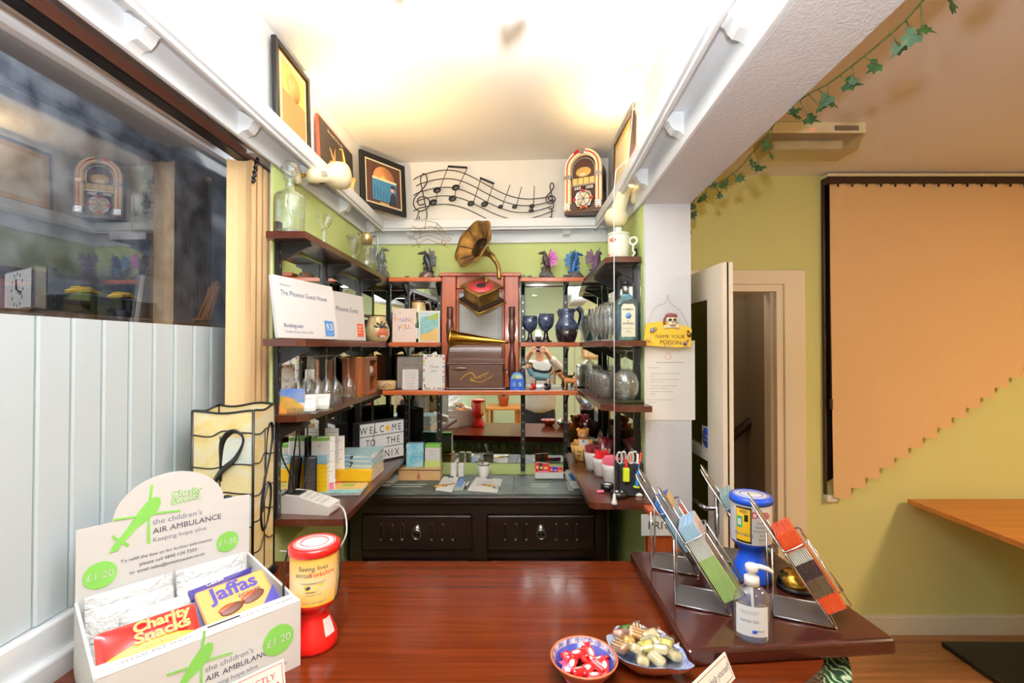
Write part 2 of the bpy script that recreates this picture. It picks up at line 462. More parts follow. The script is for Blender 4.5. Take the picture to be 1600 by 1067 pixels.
# plate rails round the booth
def bracket(mb):
    """S-shaped rail bracket: wall side at y=0, reaching to y=-.07, hanging from z=0 down to -.075, 40 mm wide."""
    P = [(0, 0), (-.072, 0), (-.076, -.010), (-.070, -.022), (-.054, -.026), (-.044, -.032), (-.038, -.045), (-.028, -.056), (-.014, -.060), (-.006, -.066), (0, -.072)]
    mb.prism('white_paint', [(-.02, y, z) for y, z in P], (.04, 0, 0))
def rail(name, p0, p1, nb, first, step):
    """p0->p1: wall line at rail height; the shelf reaches to the left of the walking direction."""
    t = bpy.data.objects.new(name, None); COL.objects.link(t); t['kind'] = 'structure'
    p0, p1 = Vector((*p0, H)), Vector((*p1, H)); L = (p1 - p0).length; an = math.atan2(p1.y - p0.y, p1.x - p0.x)
    t.location = p0; t.rotation_euler = (0, 0, an)
    mb = MB(); mb.rbox('white_paint', 0, L, -.088, 0, .715, .742, .004); mb.rbox('white_paint', 0, L, -.094, -.078, .69, .742, .006); mb.rbox('white_paint', 0, L, -.084, -.07, .678, .70, .004)
    part('rail_shelf', mb, t)
    mb = MB().rbox('white_paint', 0, L, -.014, 0, .64 if name == 'trim_1' else .615, .72, .003); part('rail_board', mb, t)
    for k in range(nb):
        b = MB(); b.at((first + k * step, -.014, .713)); bracket(b); part('bracket', b, t)
    return t
rail('trim_1', (XW, -1.2), (XW, db(XW)), 8, .96, .42)        # wall on the camera's left, walking away
rail('trim_2', (XW, db(XW)), (XR, db(XR)), 3, .24, .46)
bl = lambda d: BEAM_L[0] + (BEAM_L[1] - BEAM_L[0]) * ((d - 2.1) / (BEAM_L[1].y - 2.1))
q = bl(-1.2)
rail('trim_3', (XR, db(XR)), (XR, 2.05), 1, .22, .42)
rail('trim_4', (XR, 2.06), (q.x, q.y), 5, .16, .46)
# ------------------------------------------------------------------ shelving of the booth
YT, YM, YL = H + .394, H + .028, H - .235     # tops of the three shelf levels
YD, YS = H - .60, H - .728                    # desk shelves, sideboard top
mb = MB()
def mirror_panel(name, X0, X1, z0, z1, label):
    m = MB(); f = lambda X: db(X) - .006
    m.prism('mirror', [(X0, f(X0), z0), (X1, f(X1), z0), (X1, f(X1) + .005, z0), (X0, f(X0) + .005, z0)], (0, 0, z1 - z0))
    solo(name, m, label, 'mirror')
mirror_panel('wall_mirror', XW + .002, -.42, H - .68, H + .40, 'tall mirror panel on the back wall behind the thank you card shelves')
mirror_panel('wall_mirror', -.418, .058, H - .68, H + .40, 'mirror panel behind the wood-framed cabinet, showing the worktop and green upholstered panel')
mirror_panel('wall_mirror', .06, XR - .002, H - .68, H + .40, 'mirror panel behind the dark blue goblets, showing the photographer')
solo('wall_mirror', MB().box('mirror', XW + .001, XW + .005, 1.67, 2.82, H - .58, H + .36), 'side wall mirror behind the wine glasses and award signs', 'mirror')
solo('wall_mirror', MB().box('mirror', XR - .005, XR - .001, 2.06, 2.74, H - .58, H + .36), 'side wall mirror behind the gin bottle and tumblers', 'mirror')

def side_shelf(name, X0, X1, d0, d1, z, label, cham=0.0, side=1):
    """Shelf on a side wall; the open long edge is on the camera's axis side."""
    t = .024
    m = MB()
    if side > 0: pts = [(X0, d0, z - t), (X1 - cham, d0, z - t), (X1, d0 + cham, z - t), (X1, d1, z - t), (X0, d1, z - t)]
    else: pts = [(X1, d0, z - t), (X1, d1, z - t), (X0, d1, z - t), (X0, d0 + cham, z - t), (X0 + cham, d0, z - t)]
    m.prism('shelf_wood', pts, (0, 0, t))
    return solo(name, m, label, 'shelf')
def back_shelf(name, X0, X1, z, label, d0=2.665):
    m = MB(); f = lambda X: db(X) - .008
    m.prism('shelf_wood_across', [(X0, d0 + .008, z - .022), (X1, d0 + .008, z - .022), (X1, f(X1), z - .022), (X0, f(X0), z - .022)], (0, 0, .022))
    t = thing(name, label, 'shelf')
    part('board', m, t)
    m = MB().rbox('shelf_edge', X0, X1, d0 - .004, d0 + .008, z - .025, z + .001, .004)
    part('edge_strip', m, t, 'bright orange-brown front edge')
    return t
dB = lambda X: db(X) - .01
side_shelf('shelf', XW + .006, -.70, 1.60, dB(-.8), YT, 'top dark wood shelf on the side wall holding the cut-glass decanter')
side_shelf('shelf', XW + .006, -.70, 1.585, dB(-.8), YM, 'dark wood shelf on the side wall holding the two white award signs', .02)
side_shelf('shelf', XW + .006, -.715, 1.64, dB(-.8), YL, 'dark wood shelf on the side wall under the upturned wine glasses', .03)
side_shelf('desk_shelf', XW + .006, -.59, 1.66, 2.72, YD, 'deep wooden desk-height shelf with card machine, guides and light box')
side_shelf('shelf', .41, XR - .006, 2.05, 2.70, YT, 'top dark wood shelf holding the lidded flower mug', .03, -1)
side_shelf('shelf', .39, XR - .006, 1.97, 2.70, YM, 'dark wood shelf holding the blue gin bottle and stemmed glasses', .05, -1)
side_shelf('shelf', .365, XR - .006, 1.89, 2.70, YL, 'dark wood shelf holding the big balloon glass and handled tumblers', .07, -1)
side_shelf('desk_shelf', .30, XR - .006, 1.83, 2.70, YD, 'wooden desk-height shelf with teddy basket, cups and black pen holder', .02, -1)
back_shelf('shelf', -.695, -.40, YT, 'short back shelf with the black dragon figurine')
back_shelf('shelf', -.695, -.40, YM, 'short back shelf with the thank you card and beach card')
back_shelf('shelf', .045, .405, YT, 'short back shelf with the pink-winged and blue dragons')
back_shelf('shelf', .045, .385, YM, 'short back shelf with the dark blue goblets and jug')
back_shelf('shelf', -.705, .36, YL, 'long back shelf with floral card, phonograph and toy dogs', 2.575)
# slotted uprights with gusset brackets
def upright(name, X, d, z0, z1, wx, wy, arms, label):
    """Dark slotted strip; arms = (dir x, dir y, reach, heights)."""
    t = thing(name, label, 'shelf upright', (X, d, z0))
    m = MB().box('black_metal', -wx / 2, wx / 2, -wy / 2, wy / 2, 0, z1 - z0)
    h = .03
    while h < z1 - z0 - .03:
        ax, ay = (0, -1) if arms[1] else (arms[0], 0)
        if ay: m.box('steel', -.003, .003, -wy / 2 - .0006, -wy / 2 + .001, h, h + .012)
        else: m.box('steel', (wx / 2 - .001) * ax, (wx / 2 + .0006) * ax, -.003, .003, h, h + .012)
        h += .05
    part('slotted_strip', m, t)
    for hz in arms[3]:
        zz = hz - z0 - .026; r = arms[2]; dx, dy = arms[0], arms[1]
        m = MB()
        P = [(0, 0), (r, 0), (r + .004, -.010), (r * .6, -.03), (0, -.062)]
        wv = Vector((-dy, dx, 0)) * .014
        m.prism('black_metal', [Vector((dx * (a + .012), dy * (a + .012), zz + b)) - wv / 2 for a, b in P], wv)
        part('bracket', m, t)
    return t
for k, (d, lab) in enumerate([(1.675, 'dark slotted shelf upright at the blind end of the side shelves'), (2.10, 'dark slotted shelf upright in the middle of the side shelves, behind the light box'), (2.58, 'dark slotted shelf upright beside the fruit jug')]):
    upright('shelf_upright', XW + .012, d, YD + .002, YT + .05, .014, .026, (1, 0, .10, (YT, YM, YL)), lab)
for k, (d, lab) in enumerate([(2.13, 'dark slotted shelf upright beside the white column'), (2.52, 'dark slotted shelf upright behind the stemmed glasses')]):
    upright('shelf_upright', XR - .012, d, YD + .002, YT + .05, .014, .026, (-1, 0, .10, (YT, YM, YL)), lab)
for px, lab in ((634, 'dark slotted upright on the back mirror, beside the thank you card'), (686, 'dark slotted upright on the back mirror, against the wooden frame by the beach card'), (817, 'dark slotted upright on the back mirror, by the small goblet'), (883, 'dark slotted upright on the back mirror, behind the jug')):
    X = (px - 800) / F * 2.79
    upright('shelf_upright', X, db(X) - .014, YS + .004, YT + .03, .026, .012, (0, -1, .09, (YT, YM, YL) if px != 686 else (YT, YM)), lab)

# ------------------------------------------------------------------ wood-framed panel in the middle
t = thing('leaded_cabinet', 'orange-brown wooden frame round a pale gridded panel behind the phonograph', 'cabinet', (0, 0, 0))
X0, X1 = -.405, .04; d0 = 2.712
m = MB()
for a, b, c, d in ((X0, X0 + .085, YL + .002, H + .42), (X1 - .085, X1, YL + .002, H + .42), (X0 + .085, X1 - .085, H + .335, H + .42)):
    m.rbox('frame_wood', a, b, d0, 2.77, c, d, .006)
m.rbox('frame_wood', X0 - .012, X1 + .012, d0 - .012, 2.77, H + .405, H + .428, .005)
for a, b, c, d in ((X0 + .085, X0 + .097, YL + .002, H + .335), (X1 - .097, X1 - .085, YL + .002, H + .335), (X0 + .097, X1 - .097, H + .323, H + .335)):
    m.rbox('frame_wood', a, b, d0 + .012, 2.77, c, d, .003)
part('frame', m, t)
mat('grid_panel', (200, 204, 206), .5); mat('grid_light', (236, 238, 238), .5); mat('grid_line', (150, 154, 160), .6)
m = MB().box('grid_panel', X0 + .09, X1 - .09, 2.752, 2.758, YL + .002, H + .33)
m.box('grid_light', -.30, -.085, 2.750, 2.752, YL + .003, H + .26)
x = -.295
while x < -.09: m.box('grid_line', x, x + .0014, 2.7493, 2.750, YL + .003, H + .26); x += .0125
z = YL + .01
while z < H + .25: m.box('grid_line', -.30, -.085, 2.7493, 2.750, z, z + .0014); z += .0125
part('panel', m, t)
for px in (703, 800):
    m = MB()
    pr = [(.018, 0), (.018, .05), (.024, .09), (.030, .15), (.027, .20), (.016, .25), (.013, .29), (.020, .31), (.024, .33), (.020, .35), (.028, .38), (.026, .43), (.019, .455), (.019, .46), (.024, .48), (.022, .52), (.024, .54), (0, .54)]
    m.lathe('turned_wood', [(r * .78, z * .86) for r, z in pr], 14, ((px - 800) / F * 2.70, 2.697, YL + .001)); part('spindle', m, t, 'turned dark wood spindle')

# ------------------------------------------------------------------ sideboard
SX0, SX1, SD0, SD1 = -.80, .47, 2.35, 2.745
t = thing('sideboard', 'dark oak sideboard with carved drawers along the back wall', 'sideboard', (0, 0, 0))
m = MB().rbox('oak_dark', SX0 - .015, SX1 + .015, SD0 - .018, SD1, YS - .032, YS - .004, .006)
m.rbox('oak_dark', SX0 - .008, SX1 + .008, SD0 - .010, SD1, YS - .046, YS - .030, .005); part('top', m, t)
m = MB().box('oak_dark', SX0, SX1, SD0 + .03, SD1, .08, YS - .046)
for a, b in ((SX0, SX0 + .06), (SX1 - .06, SX1), (-.195, -.125)): m.box('oak_dark', a, b, SD0, SD0 + .03, .06, YS - .046)
m.box('oak_dark', SX0, SX1, SD0 + .004, SD0 + .03, YS - .095, YS - .046); m.box('oak_dark', SX0, SX1, SD0 + .004, SD0 + .03, YS - .31, YS - .275)
m.box('oak_dark', SX0, SX1, SD0 + .004, SD0 + .03, .06, .14)
part('carcass', m, t)
for a, b in ((SX0 + .065, -.20), (-.12, SX1 - .065)):
    d = MB(); d.rbox('oak_dark', a, b, SD0 - .012, SD0 + .03, YS - .27, YS - .10, .006)
    xm = (a + b) / 2
    for k in (-3.4, -2.4, -1.4, 1.4, 2.4, 3.4):
        xx = xm + k * .052
        if a + .02 < xx < b - .02:
            d.tube('oak_dark', [(xx - .009, SD0 - .012, YS - .215), (xx - .009, SD0 - .012, YS - .15), (xx, SD0 - .012, YS - .137), (xx + .009, SD0 - .012, YS - .15), (xx + .009, SD0 - .012, YS - .215), (xx, SD0 - .012, YS - .226)], .0035, 6, True)
            d.ell('steel', (xx, SD0 - .013, YS - .216), .0045, 8, 6)
    dr = part('drawer', d, t)
    h = MB(); h.lathe('steel', [(.0, 0), (.02, 0), (.016, .006), (0, .008)], 12, (xm, SD0 - .02, YS - .165), ax='Y')
    h.prism('steel', [(xm - .014, SD0 - .016, YS - .16), (xm, SD0 - .016, YS - .12), (xm + .014, SD0 - .016, YS - .16)], (0, .004, 0))
    h.tube('steel', [(xm + .021 * math.cos(q), SD0 - .024 - .004 * math.sin(q), YS - .188 + .024 * math.sin(q)) for q in [2 * PI * i / 18 for i in range(18)]], .0042, 8, True)
    part('ring_handle', h, dr, 'iron drop ring handle')
    p = MB(); p.rbox('oak_dark', a + .02, b - .02, SD0 + .008, SD0 + .03, .16, YS - .33, .008); part('door_panel', p, t)
mat('tile_print', (44, 40, 50), .5, var=(11, (84, 92, 80), 6), spec=.25); mat('tile_pale', (150, 160, 146), .4)
def saver(X0, X1, label):
    m = MB().rbox('tile_print', X0, X1, SD0 + .005, SD1 - .06, YS - .0035, YS, .001)
    for (a, b, c, d) in ((.2, .42, .5, .56), (.2, .40, .38, .44), (.62, .68, .2, .7), (.75, .9, .25, .32)):
        m.box('tile_pale', X0 + (X1 - X0) * a, X0 + (X1 - X0) * b, SD0 + .33 * c, SD0 + .33 * d, YS, YS + .0004)
    solo('worktop_saver', m, label, 'surface protector')
saver(SX0 + .01, .005, 'long dark printed glass worktop saver under the wooden box and key cards')
saver(.010, SX1 - .01, 'shorter dark printed glass worktop saver under the white sachet tray')

# ------------------------------------------------------------------ reception counter
mat('quilt', (116, 144, 112), .3, bump=(22, .6))
def leaf_mat():
    m, nt, b = nm('palm_print'); tc = node(nt, 'ShaderNodeTexCoord')
    v = node(nt, 'ShaderNodeTexWave', Scale=17.0, Distortion=14.0, Detail=2.0); v.inputs['Detail Scale'].default_value = 1.3
    nt.links.new(tc.outputs['Object'], v.inputs['Vector']); cr = node(nt, 'ShaderNodeValToRGB')
    e = cr.color_ramp.elements; e[0].position = .2; e[0].color = lin((18, 40, 26)); e[1].position = .97; e[1].color = lin((214, 222, 204)); x = e.new(.62); x.color = lin((66, 118, 62)); x2 = e.new(.84); x2.color = lin((120, 160, 100))
    nt.links.new(v.outputs['Fac'], cr.inputs[0]); nt.links.new(cr.outputs[0], b.inputs['Base Color']); b.inputs['Roughness'].default_value = .7
leaf_mat()
t = thing('reception_counter', 'polished reddish wood reception counter with rounded end and palm print front', 'counter', (0, 0, 0))
end = [(.76 + .0, 1.647), (.80, 1.45), (.79, 1.28), (.744, 1.138), (.645, 1.053), (.53, .985), (.40, .96)]
end = [tuple(p)[:2] for p in catmull([(x, y, 0) for x, y in end], 5)]
P = [(-1.012, .96), (-1.012, 1.647)] + end
m = MB().prism('counter_wood', [(x, y, ZC - .042) for x, y in P], (0, 0, .042)); part('worktop', m, t)
m = MB()
e2 = [tuple(p)[:2] for p in catmull([(.74, 1.60, 0), (.82, 1.45, 0), (.86, 1.28, 0), (.83, 1.17, 0), (.74, 1.07, 0), (.55, 1.01, 0), (.4, 1.0, 0)], 4)]
m.prism('palm_print', [(x, y, .02) for x, y in [(-1.0, 1.0), (-1.0, 1.60)] + e2], (0, 0, ZC - .062)); part('front_panel', m, t, 'palm leaf printed panel')
m = MB(); m.box('quilt', -.99, .74, 1.60, 1.612, .1, ZC - .042)
nx = 24
for i in range(nx + 1):
    for j in range(9):
        x = -.98 + i * 1.7 / nx + (.035 if j % 2 else 0); z = .16 + j * .085
        if x < .73: m.ell('quilt', (x, 1.612, z), (.034, .012, .040), 8, 6)
part('upholstered_back', m, t, 'dark green buttoned upholstery')
m = MB(); P = [(.405, 1.637), (.405, 1.10), (.925, 1.145), (.915, 1.30), (.90, 1.637)]
bmt = bmesh.new(); vs = [bmt.verts.new((x, y, ZR - .04)) for x, y in P]; f = bmt.faces.new(vs); r = bmesh.ops.extrude_face_region(bmt, geom=[f])
for v in [g for g in r['geom'] if isinstance(g, bmesh.types.BMVert)]: v.co.z = ZR
bmesh.ops.recalc_face_normals(bmt, faces=bmt.faces[:]); bmesh.ops.bevel(bmt, geom=bmt.edges[:], offset=.009, segments=3, affect='EDGES', profile=.5)
bmt.verts.index_update(); m.add('raised_wood', [v.co.copy() for v in bmt.verts], [[v.index for v in f.verts] for f in bmt.faces]); bmt.free()
part('raised_shelf', m, t, 'dark glossy raised shelf board')
# gate post with the private notice
t = thing('gate_post', 'reddish wooden gate post standing between counter and white column', 'gate', (0, 0, 0))
p0, p1 = atd(1013, 803, 1.78), atd(1072, 803, 1.78)
m = MB().rbox('frame_wood', p0.x, p1.x, 1.78, 1.83, .0, p0.z, .004); part('panel', m, t)
m = MB().rbox('frame_wood', p0.x - .005, p1.x + .005, 1.765, 1.845, p0.z, p0.z + .018, .004); part('cap', m, t)
a, b = atd(1002, 804, 1.772), atd(1062, 837, 1.772)
t = thing('private_sign', 'white card sign reading PRIVATE fixed to the wooden gate post', 'sign', (a.x, 1.772, b.z))
part('card', MB().box('paper', 0, b.x - a.x, 0, .003, 0, a.z - b.z), t)
part('lettering', MB().text('ink', 'PRIVATE', .042, (.024 + .0, -.0006, .024), align='LEFT'), t)
SPOTW = 26.0
# ------------------------------------------------------------------ blinds, door, dining room
def xf(o, loc, rz=0, rx=0, ry=0): o.location = loc; o.rotation_euler = (rx, ry, rz); return o
t = thing('vertical_blind', 'cream vertical blind drawn back into a stack beside the striped window', 'blind', (-.915, 1.578, 0))
m = MB().box('black', -.020, .014, -2.45, .19, H + .634, H + .641).box('brown_track', -.020, .014, -2.45, .19, H + .641, H + .672); part('head_track', m, t, 'brown head track')
m = MB()
for k in range(15):
    y = .004 + k * .0125; tw = .004 + .014 * (k % 3 == 0)
    pts = [(-.040 + .08 * i / 6, y + tw * math.sin(PI * i / 6) + .008 * (i / 6 - .5), H - .56) for i in range(7)]
    q = pts + [(a, b + .0012, c) for a, b, c in pts[::-1]]
    n = len(q); vs = [Vector(p) for p in q] + [Vector((p[0], p[1], H + .632)) for p in q]
    m.add('blind_cream', vs, [list(range(n))[::-1], list(range(n, 2 * n))] + [[i, (i + 1) % n, n + (i + 1) % n, n + i] for i in range(n)])
part('slat', m, t)
m = MB().tube('black', [(.045 + .004 * math.sin(i * 1.3), .03 - i * .001, H + .645 - i * .004) for i in range(24)], .005, 6); part('control_chain', m, t)

# stair window with its diagonal blind
t = thing('vertical_blind', 'warm beige vertical blind cut to a rising diagonal on the green stair wall', 'blind', (0, 0, 0))
xl = (1300 - 800) / F * 2.76; zt2 = H + .985
m = MB().box('dark_brown', xl - .03, 4.2, 2.735, 2.79, zt2 - .035, zt2 + .005); part('head_track', m, t, 'dark brown head track')
m = MB().box('cream', xl - .035, 4.2, 2.73, 2.795, zt2 + .006, zt2 + .022); part('valance', m, t)
m = MB()
for k in range(26):
    x0 = xl + k * .0835; zb_ = atd(1300 + min(k, 13) * 22.5, 777 - min(k, 13) * 15.6, 2.76).z + max(0, k - 13) * .058
    x0 += 0; pts = [(x0, 2.756, 0), (x0 + .045, 2.748, 0), (x0 + .089, 2.740, 0)]
    ang = .0
    vs = []
    for (a, b, c) in pts: vs += [(a - .0, b, zb_), (a - .012, b, zt2 - .035)]
    m.add('blind_warm', vs, [(0, 2, 3, 1), (2, 4, 5, 3)])
    vs2 = [(a, b + .0015, c) for a, b, c in vs]; m.add('blind_warm', vs2, [(1, 3, 2, 0), (3, 5, 4, 2)])
    m.prism('blind_warm', [(x0 + .001, 2.7545, zb_), (x0 + .087, 2.7385, zb_), (x0 + .087, 2.7375, zb_), (x0 + .001, 2.7535, zb_)], (0, 0, .034))
    m.box('dark_brown', x0 + .028, x0 + .034, 2.738, 2.746, zt2 - .052, zt2 - .035)
part('slat', m, t)
m = MB().tube('dark_brown', [(xl - .012, 2.755, zt2 - .03), (xl - .013, 2.755, H - .30)], .0025, 5).rbox('dark_brown', xl - .018, xl - .004, 2.748, 2.764, H - .36, H - .30, .003); part('control_chain', m, t)
w2 = bpy.data.objects.new('window_2', None); COL.objects.link(w2); w2['kind'] = 'structure'
m = MB().box('dark_brown', xl - .032, xl - .022, 2.778, 2.80, H - .86, zt2).box('dark_brown', xl - .032, 4.2, 2.778, 2.80, zt2, zt2 + .012); part('window_frame', m, w2)
m = MB().prism('black', [(xl - .022, 2.796, H - .80), (4.2, 2.796, H + .78), (4.2, 2.796, zt2), (xl - .022, 2.796, zt2)], (0, .003, 0)); part('window_pane', m, w2)
m = MB().rbox('white_paint', xl - .03, xl + .03, 2.765, 2.80, H - .90, H - .862, .004); part('window_sill', m, w2)

# hall door
d1 = bpy.data.objects.new('door_1', None); COL.objects.link(d1); d1['kind'] = 'structure'
m = MB(); mat('door_cream', (236, 224, 206), .45)
zt_ = H + .37
m.rbox('door_cream', 1.60, 1.725, DB - .022, DB + .01, 0, zt_ + .085, .005); m.rbox('door_cream', .84, 1.725, DB - .0225, DB + .01, zt_, zt_ + .085, .005)
m.box('door_cream', 1.56, 1.60, DB - .01, DB + .13, 0, zt_ - .04); m.box('door_cream', .875, 1.60, DB - .01, DB + .13, zt_ - .04, zt_)
m.box('door_cream', 1.545, 1.56, DB + .03, DB + .07, 0, zt_ - .04); part('door_frame', m, d1)
leaf = bpy.data.objects.new('door_2', None); COL.objects.link(leaf); leaf['kind'] = 'structure'; leaf.location = (.862, 2.775, 0)
LW, LH = .885, 2.02      # leaf runs towards the camera along -Y
m = MB(); tx = (-.021, .021)
def bar(y0, y1, z0, z1): m.box('door_cream', tx[0], tx[1], -y1, -y0, z0, z1)
bar(.0, .11, .01, LH); bar(LW - .15, LW, .01, LH); 
for z0, z1 in ((.01, .25), (.72, .765), (1.19, 1.235), (LH - .135, LH)): bar(.11, LW - .15, z0, z1)
for z0 in (.25, .765, 1.235):
    m.box('door_cream', -.014, .014, -.125, -.11, z0, z0 + .46)
part('door_leaf', m, leaf)
part('seal', MB().box('black', -.003, .003, -LW - .0015, -LW + .001, .02, LH), leaf)
glass('door_glass', (150, 156, 130), .14, .7, .02)
for z0, z1 in ((.25, .72), (.765, 1.19), (1.235, LH - .135)): part('pane', MB().box('door_glass', -.003, .003, -(LW - .15), -.11, z0, z1), leaf)
m = MB().cyl('steel', (0, -LW + .06, 1.02), .009, -.07, .07, 12, ax='X'); m.tube('steel', [(-.068, -LW + .06, 1.02), (-.072, -LW + .10, 1.02), (-.07, -LW + .17, 1.02)], .009, 8)
m.rbox('steel', -.024, -.021, -LW + .04, -LW + .08, .92, 1.07, .001); m.ell('brass', (0, -LW - .004, 1.02), (.010, .008, .016), 10, 8); part('door_handle', m, leaf)
mat('safety_blue', (28, 70, 190), .4)
t = thing('fire_door_sign', 'round blue fire door keep shut sign on the glass of the door', 'sign', (.862 - .0045, 0, 0))
c = atx(1104, 684, .862 - .0045)
m = MB().rbox('white', -.001, 0, c.y - .048, c.y + .048, c.z - .05, c.z + .05, .0004); part('plate', m, t)
m = MB().lathe('safety_blue', [(.044, -.0016), (.044, -.001)], 32, (0, c.y, c.z), ax='X'); part('disc', m, t)
m = MB().text('white', 'Fire door\nkeep shut', .017, (-.0022, c.y, c.z + .003), (0, -1, 0), (0, 0, 1)); part('lettering', m, t)
# stair handrail in the hall
t = thing('handrail', 'dark wooden stair handrail on the dim hall wall', 'handrail', (0, 0, 0))
a, b = atd(1120, 700, 3.70), atd(1235, 612, 3.70)
m = MB().tube('dark_brown', [a, b], .036, 10); part('rail', m, t)
m = MB()
c = a.lerp(b, .6); m.tube('dark_brown', [c + Vector((0, 0, -.02)), c + Vector((0, .02, -.07)), c + Vector((0, .055, -.075))], .014, 8); m.lathe('dark_brown', [(.035, 0), (.035, .008)], 14, c + Vector((0, .042, -.075)), ax='Y')
part('bracket', m, t)

# emergency light on the dining room ceiling
t = thing('emergency_light', 'cream emergency light box with clear cover on the dining room ceiling', 'light', (1.375, 2.20, ZCR))
glass('frosted_cover', (240, 232, 205), .25, .5, .25, (300, .4))
part('base', MB().rbox('cream', -.225, .225, -.075, .075, -.052, 0, .006), t)
m = MB(); P = [(-.215, -.052), (-.19, -.125), (.19, -.125), (.215, -.052)]
m.prism('frosted_cover', [(x, -.07, z) for x, z in P], (0, .14, 0)); part('cover', m, t)
m = MB().rbox('white', -.16, .16, -.02, .02, -.10, -.06, .01); part('tube', m, t)
mat('led_red', (255, 40, 30), .4, emit=((255, 40, 20), 4.0))
part('indicator', MB().ell('led_red', (-.02, -.077, -.04), .004, 8, 6), t)
part('name_plate', MB().box('steel', .08, .19, -.0762, -.075, -.042, -.02), t)

# ivy along the edge of the beam
mat('ivy', (30, 62, 28), .55, var=(30, (52, 88, 42), 3)); mat('ivy_stem', (86, 98, 50), .7)
t = thing('ivy_garland', 'trailing green ivy garland pinned along the lower edge of the white beam', 'garland', (0, 0, 0))
E0, E1 = BEAM_R
def edge(d): return E0 + (E1 - E0) * ((d - 2.1) / (E1.y - 2.1))
rnd = random.Random(4)
pts = []; d = 2.12
while d > .55:
    e = edge(min(d, 2.1)); pts.append(Vector((e.x + .014 + .010 * math.sin(d * 9), d, e.z + .012 - .018 * abs(math.sin(d * 5)) - .012 * rnd.random()))); d -= .07
pts = [pts[0] + Vector((-.005, .012, -.13))] + [pts[0] + Vector((.01, .004, -.06))] + pts
part('stem', MB().tube('ivy_stem', catmull(pts, 3), .0022, 5), t)
m = MB()
def ivy_leaf(m, c, s, rot):
    P = [(0, -.1), (.32, -.28), (.62, .0), (.38, .18), (.42, .5), (.12, .52), (0, 1.0), (-.12, .52), (-.42, .5), (-.38, .18), (-.62, 0), (-.32, -.28)]
    T0 = m.T; m.T = Matrix.Translation(c) @ rot.to_matrix().to_4x4() @ Matrix.Scale(s, 4)
    m.prism('ivy', [(x, .08 * abs(x), y) for x, y in P], (0, .02, 0)); m.T = T0
for k, p in enumerate(catmull(pts, 2)):
    if rnd.random() < .8:
        q = Vector(p) + Vector((rnd.uniform(-.004, .03), rnd.uniform(-.02, .02), rnd.uniform(-.045, .0)))
        ivy_leaf(m, q, rnd.uniform(.018, .034), Euler((rnd.uniform(-.7, .7), rnd.uniform(2.0, 4.2), rnd.uniform(-.9, .9))))
        m.tube('ivy_stem', [p, Vector(p).lerp(q, .6), q], .0012, 4)
part('foliage', m, t)

# dining table
t = thing('dining_table', 'plain orange wood dining table on a black pedestal against the green wall', 'table', (0, 0, 0))
m = MB().rbox('table_wood', 2.29, 3.5, 1.85, 2.755, H - .905, H - .878, .003); part('tabletop', m, t)
m = MB().box('black', 2.76, 3.0, 2.22, 2.46, .03, H - .905); part('pedestal', m, t)
m = MB().rbox('black', 2.41, 3.35, 2.0, 2.68, 0, .03, .005); part('base', m, t)

# ------------------------------------------------------------------ things on the plate rail
RZ = H + .742
def picture(name, label, cat, p, rz, w_, h_, lean, fr, art, fw=.025, parts=True):
    t = thing(name, label, cat, p, rot=(lean, 0, rz))
    if fr:
        m = MB()
        for a in ((-w_ / 2, -w_ / 2 + fw, 0, h_), (w_ / 2 - fw, w_ / 2, 0, h_), (-w_ / 2 + fw, w_ / 2 - fw, 0, fw), (-w_ / 2 + fw, w_ / 2 - fw, h_ - fw, h_)):
            m.rbox(fr, a[0], a[1], -.009, .009, a[2], a[3], .003)
        part('frame', m, t)
    m = MB(); art(m, w_ - 2 * fw, h_ - 2 * fw, fw); part('picture', m, t)
    return t
for nm_, c in (('art_yellow', (236, 196, 104)), ('art_orange', (224, 148, 84)), ('art_brown', (84, 52, 38)), ('art_gold', (222, 178, 96)), ('art_red', (190, 78, 52)), ('art_blue', (62, 124, 160)), ('art_navy', (38, 46, 66)), ('art_skin', (226, 176, 140)), ('art_cream', (236, 222, 186)), ('art_copper', (214, 140, 84)), ('art_dark', (48, 40, 38))):
    mat(nm_, c, .45)
def art_sunset(m, w_, h_, z):
    m.box('gold', -w_ / 2, w_ / 2, -.003, .002, z, z + h_)
    m.box('art_cream', -w_ / 2 + .012, w_ / 2 - .012, -.004, -.003, z + .012, z + h_ - .012); w2_, h2 = w_ - .05, h_ - .05
    m.box('art_yellow', -w2_ / 2, w2_ / 2, -.005, -.004, z + .025, z + .025 + h2); m.box('art_orange', -w2_ / 2, w2_ / 2, -.0055, -.005, z + .025, z + .025 + h2 * .55)
    m.lathe('art_gold', [(.05, -.006), (.05, -.0055)], 24, (0, 0, z + .025 + h2 * .72), ax='Y')
picture('framed_picture', 'black and gold framed yellow sunset print, biggest on the side rail', 'picture', (-.812, 1.755, RZ), PI / 2, .28, .335, -.03, 'black', art_sunset, .022)
def art_sax(m, w_, h_, z):
    m.box('art_red', -w_ / 2, w_ / 2, -.006, .006, z, z + h_); m.box('art_dark', -w_ / 2 + .006, w_ / 2 - .006, -.0075, -.006, z + .006, z + h_ - .006)
    m.tube('art_gold', [(.02, -.010, z + .19), (.045, -.012, z + .20), (.06, -.012, z + .17), (.085, -.012, z + .10), (.11, -.012, z + .035), (.14, -.012, z + .03), (.15, -.012, z + .07), (.165, -.012, z + .10)], [.004, .006, .008, .011, .014, .016, .018, .026], 8, flat=.4)
    P = []
    for i in range(12): P.append((-.05 + (.07 if i % 2 == 0 else .018) * math.cos(PI * i / 6 + .3), -.0085, z + .10 + (.07 if i % 2 == 0 else .018) * math.sin(PI * i / 6 + .3)))
    m.prism('art_copper', P, (0, .001, 0)); m.text('art_cream', 'the sound of the city', .022, (-.03, -.0085, z + h_ - .035))
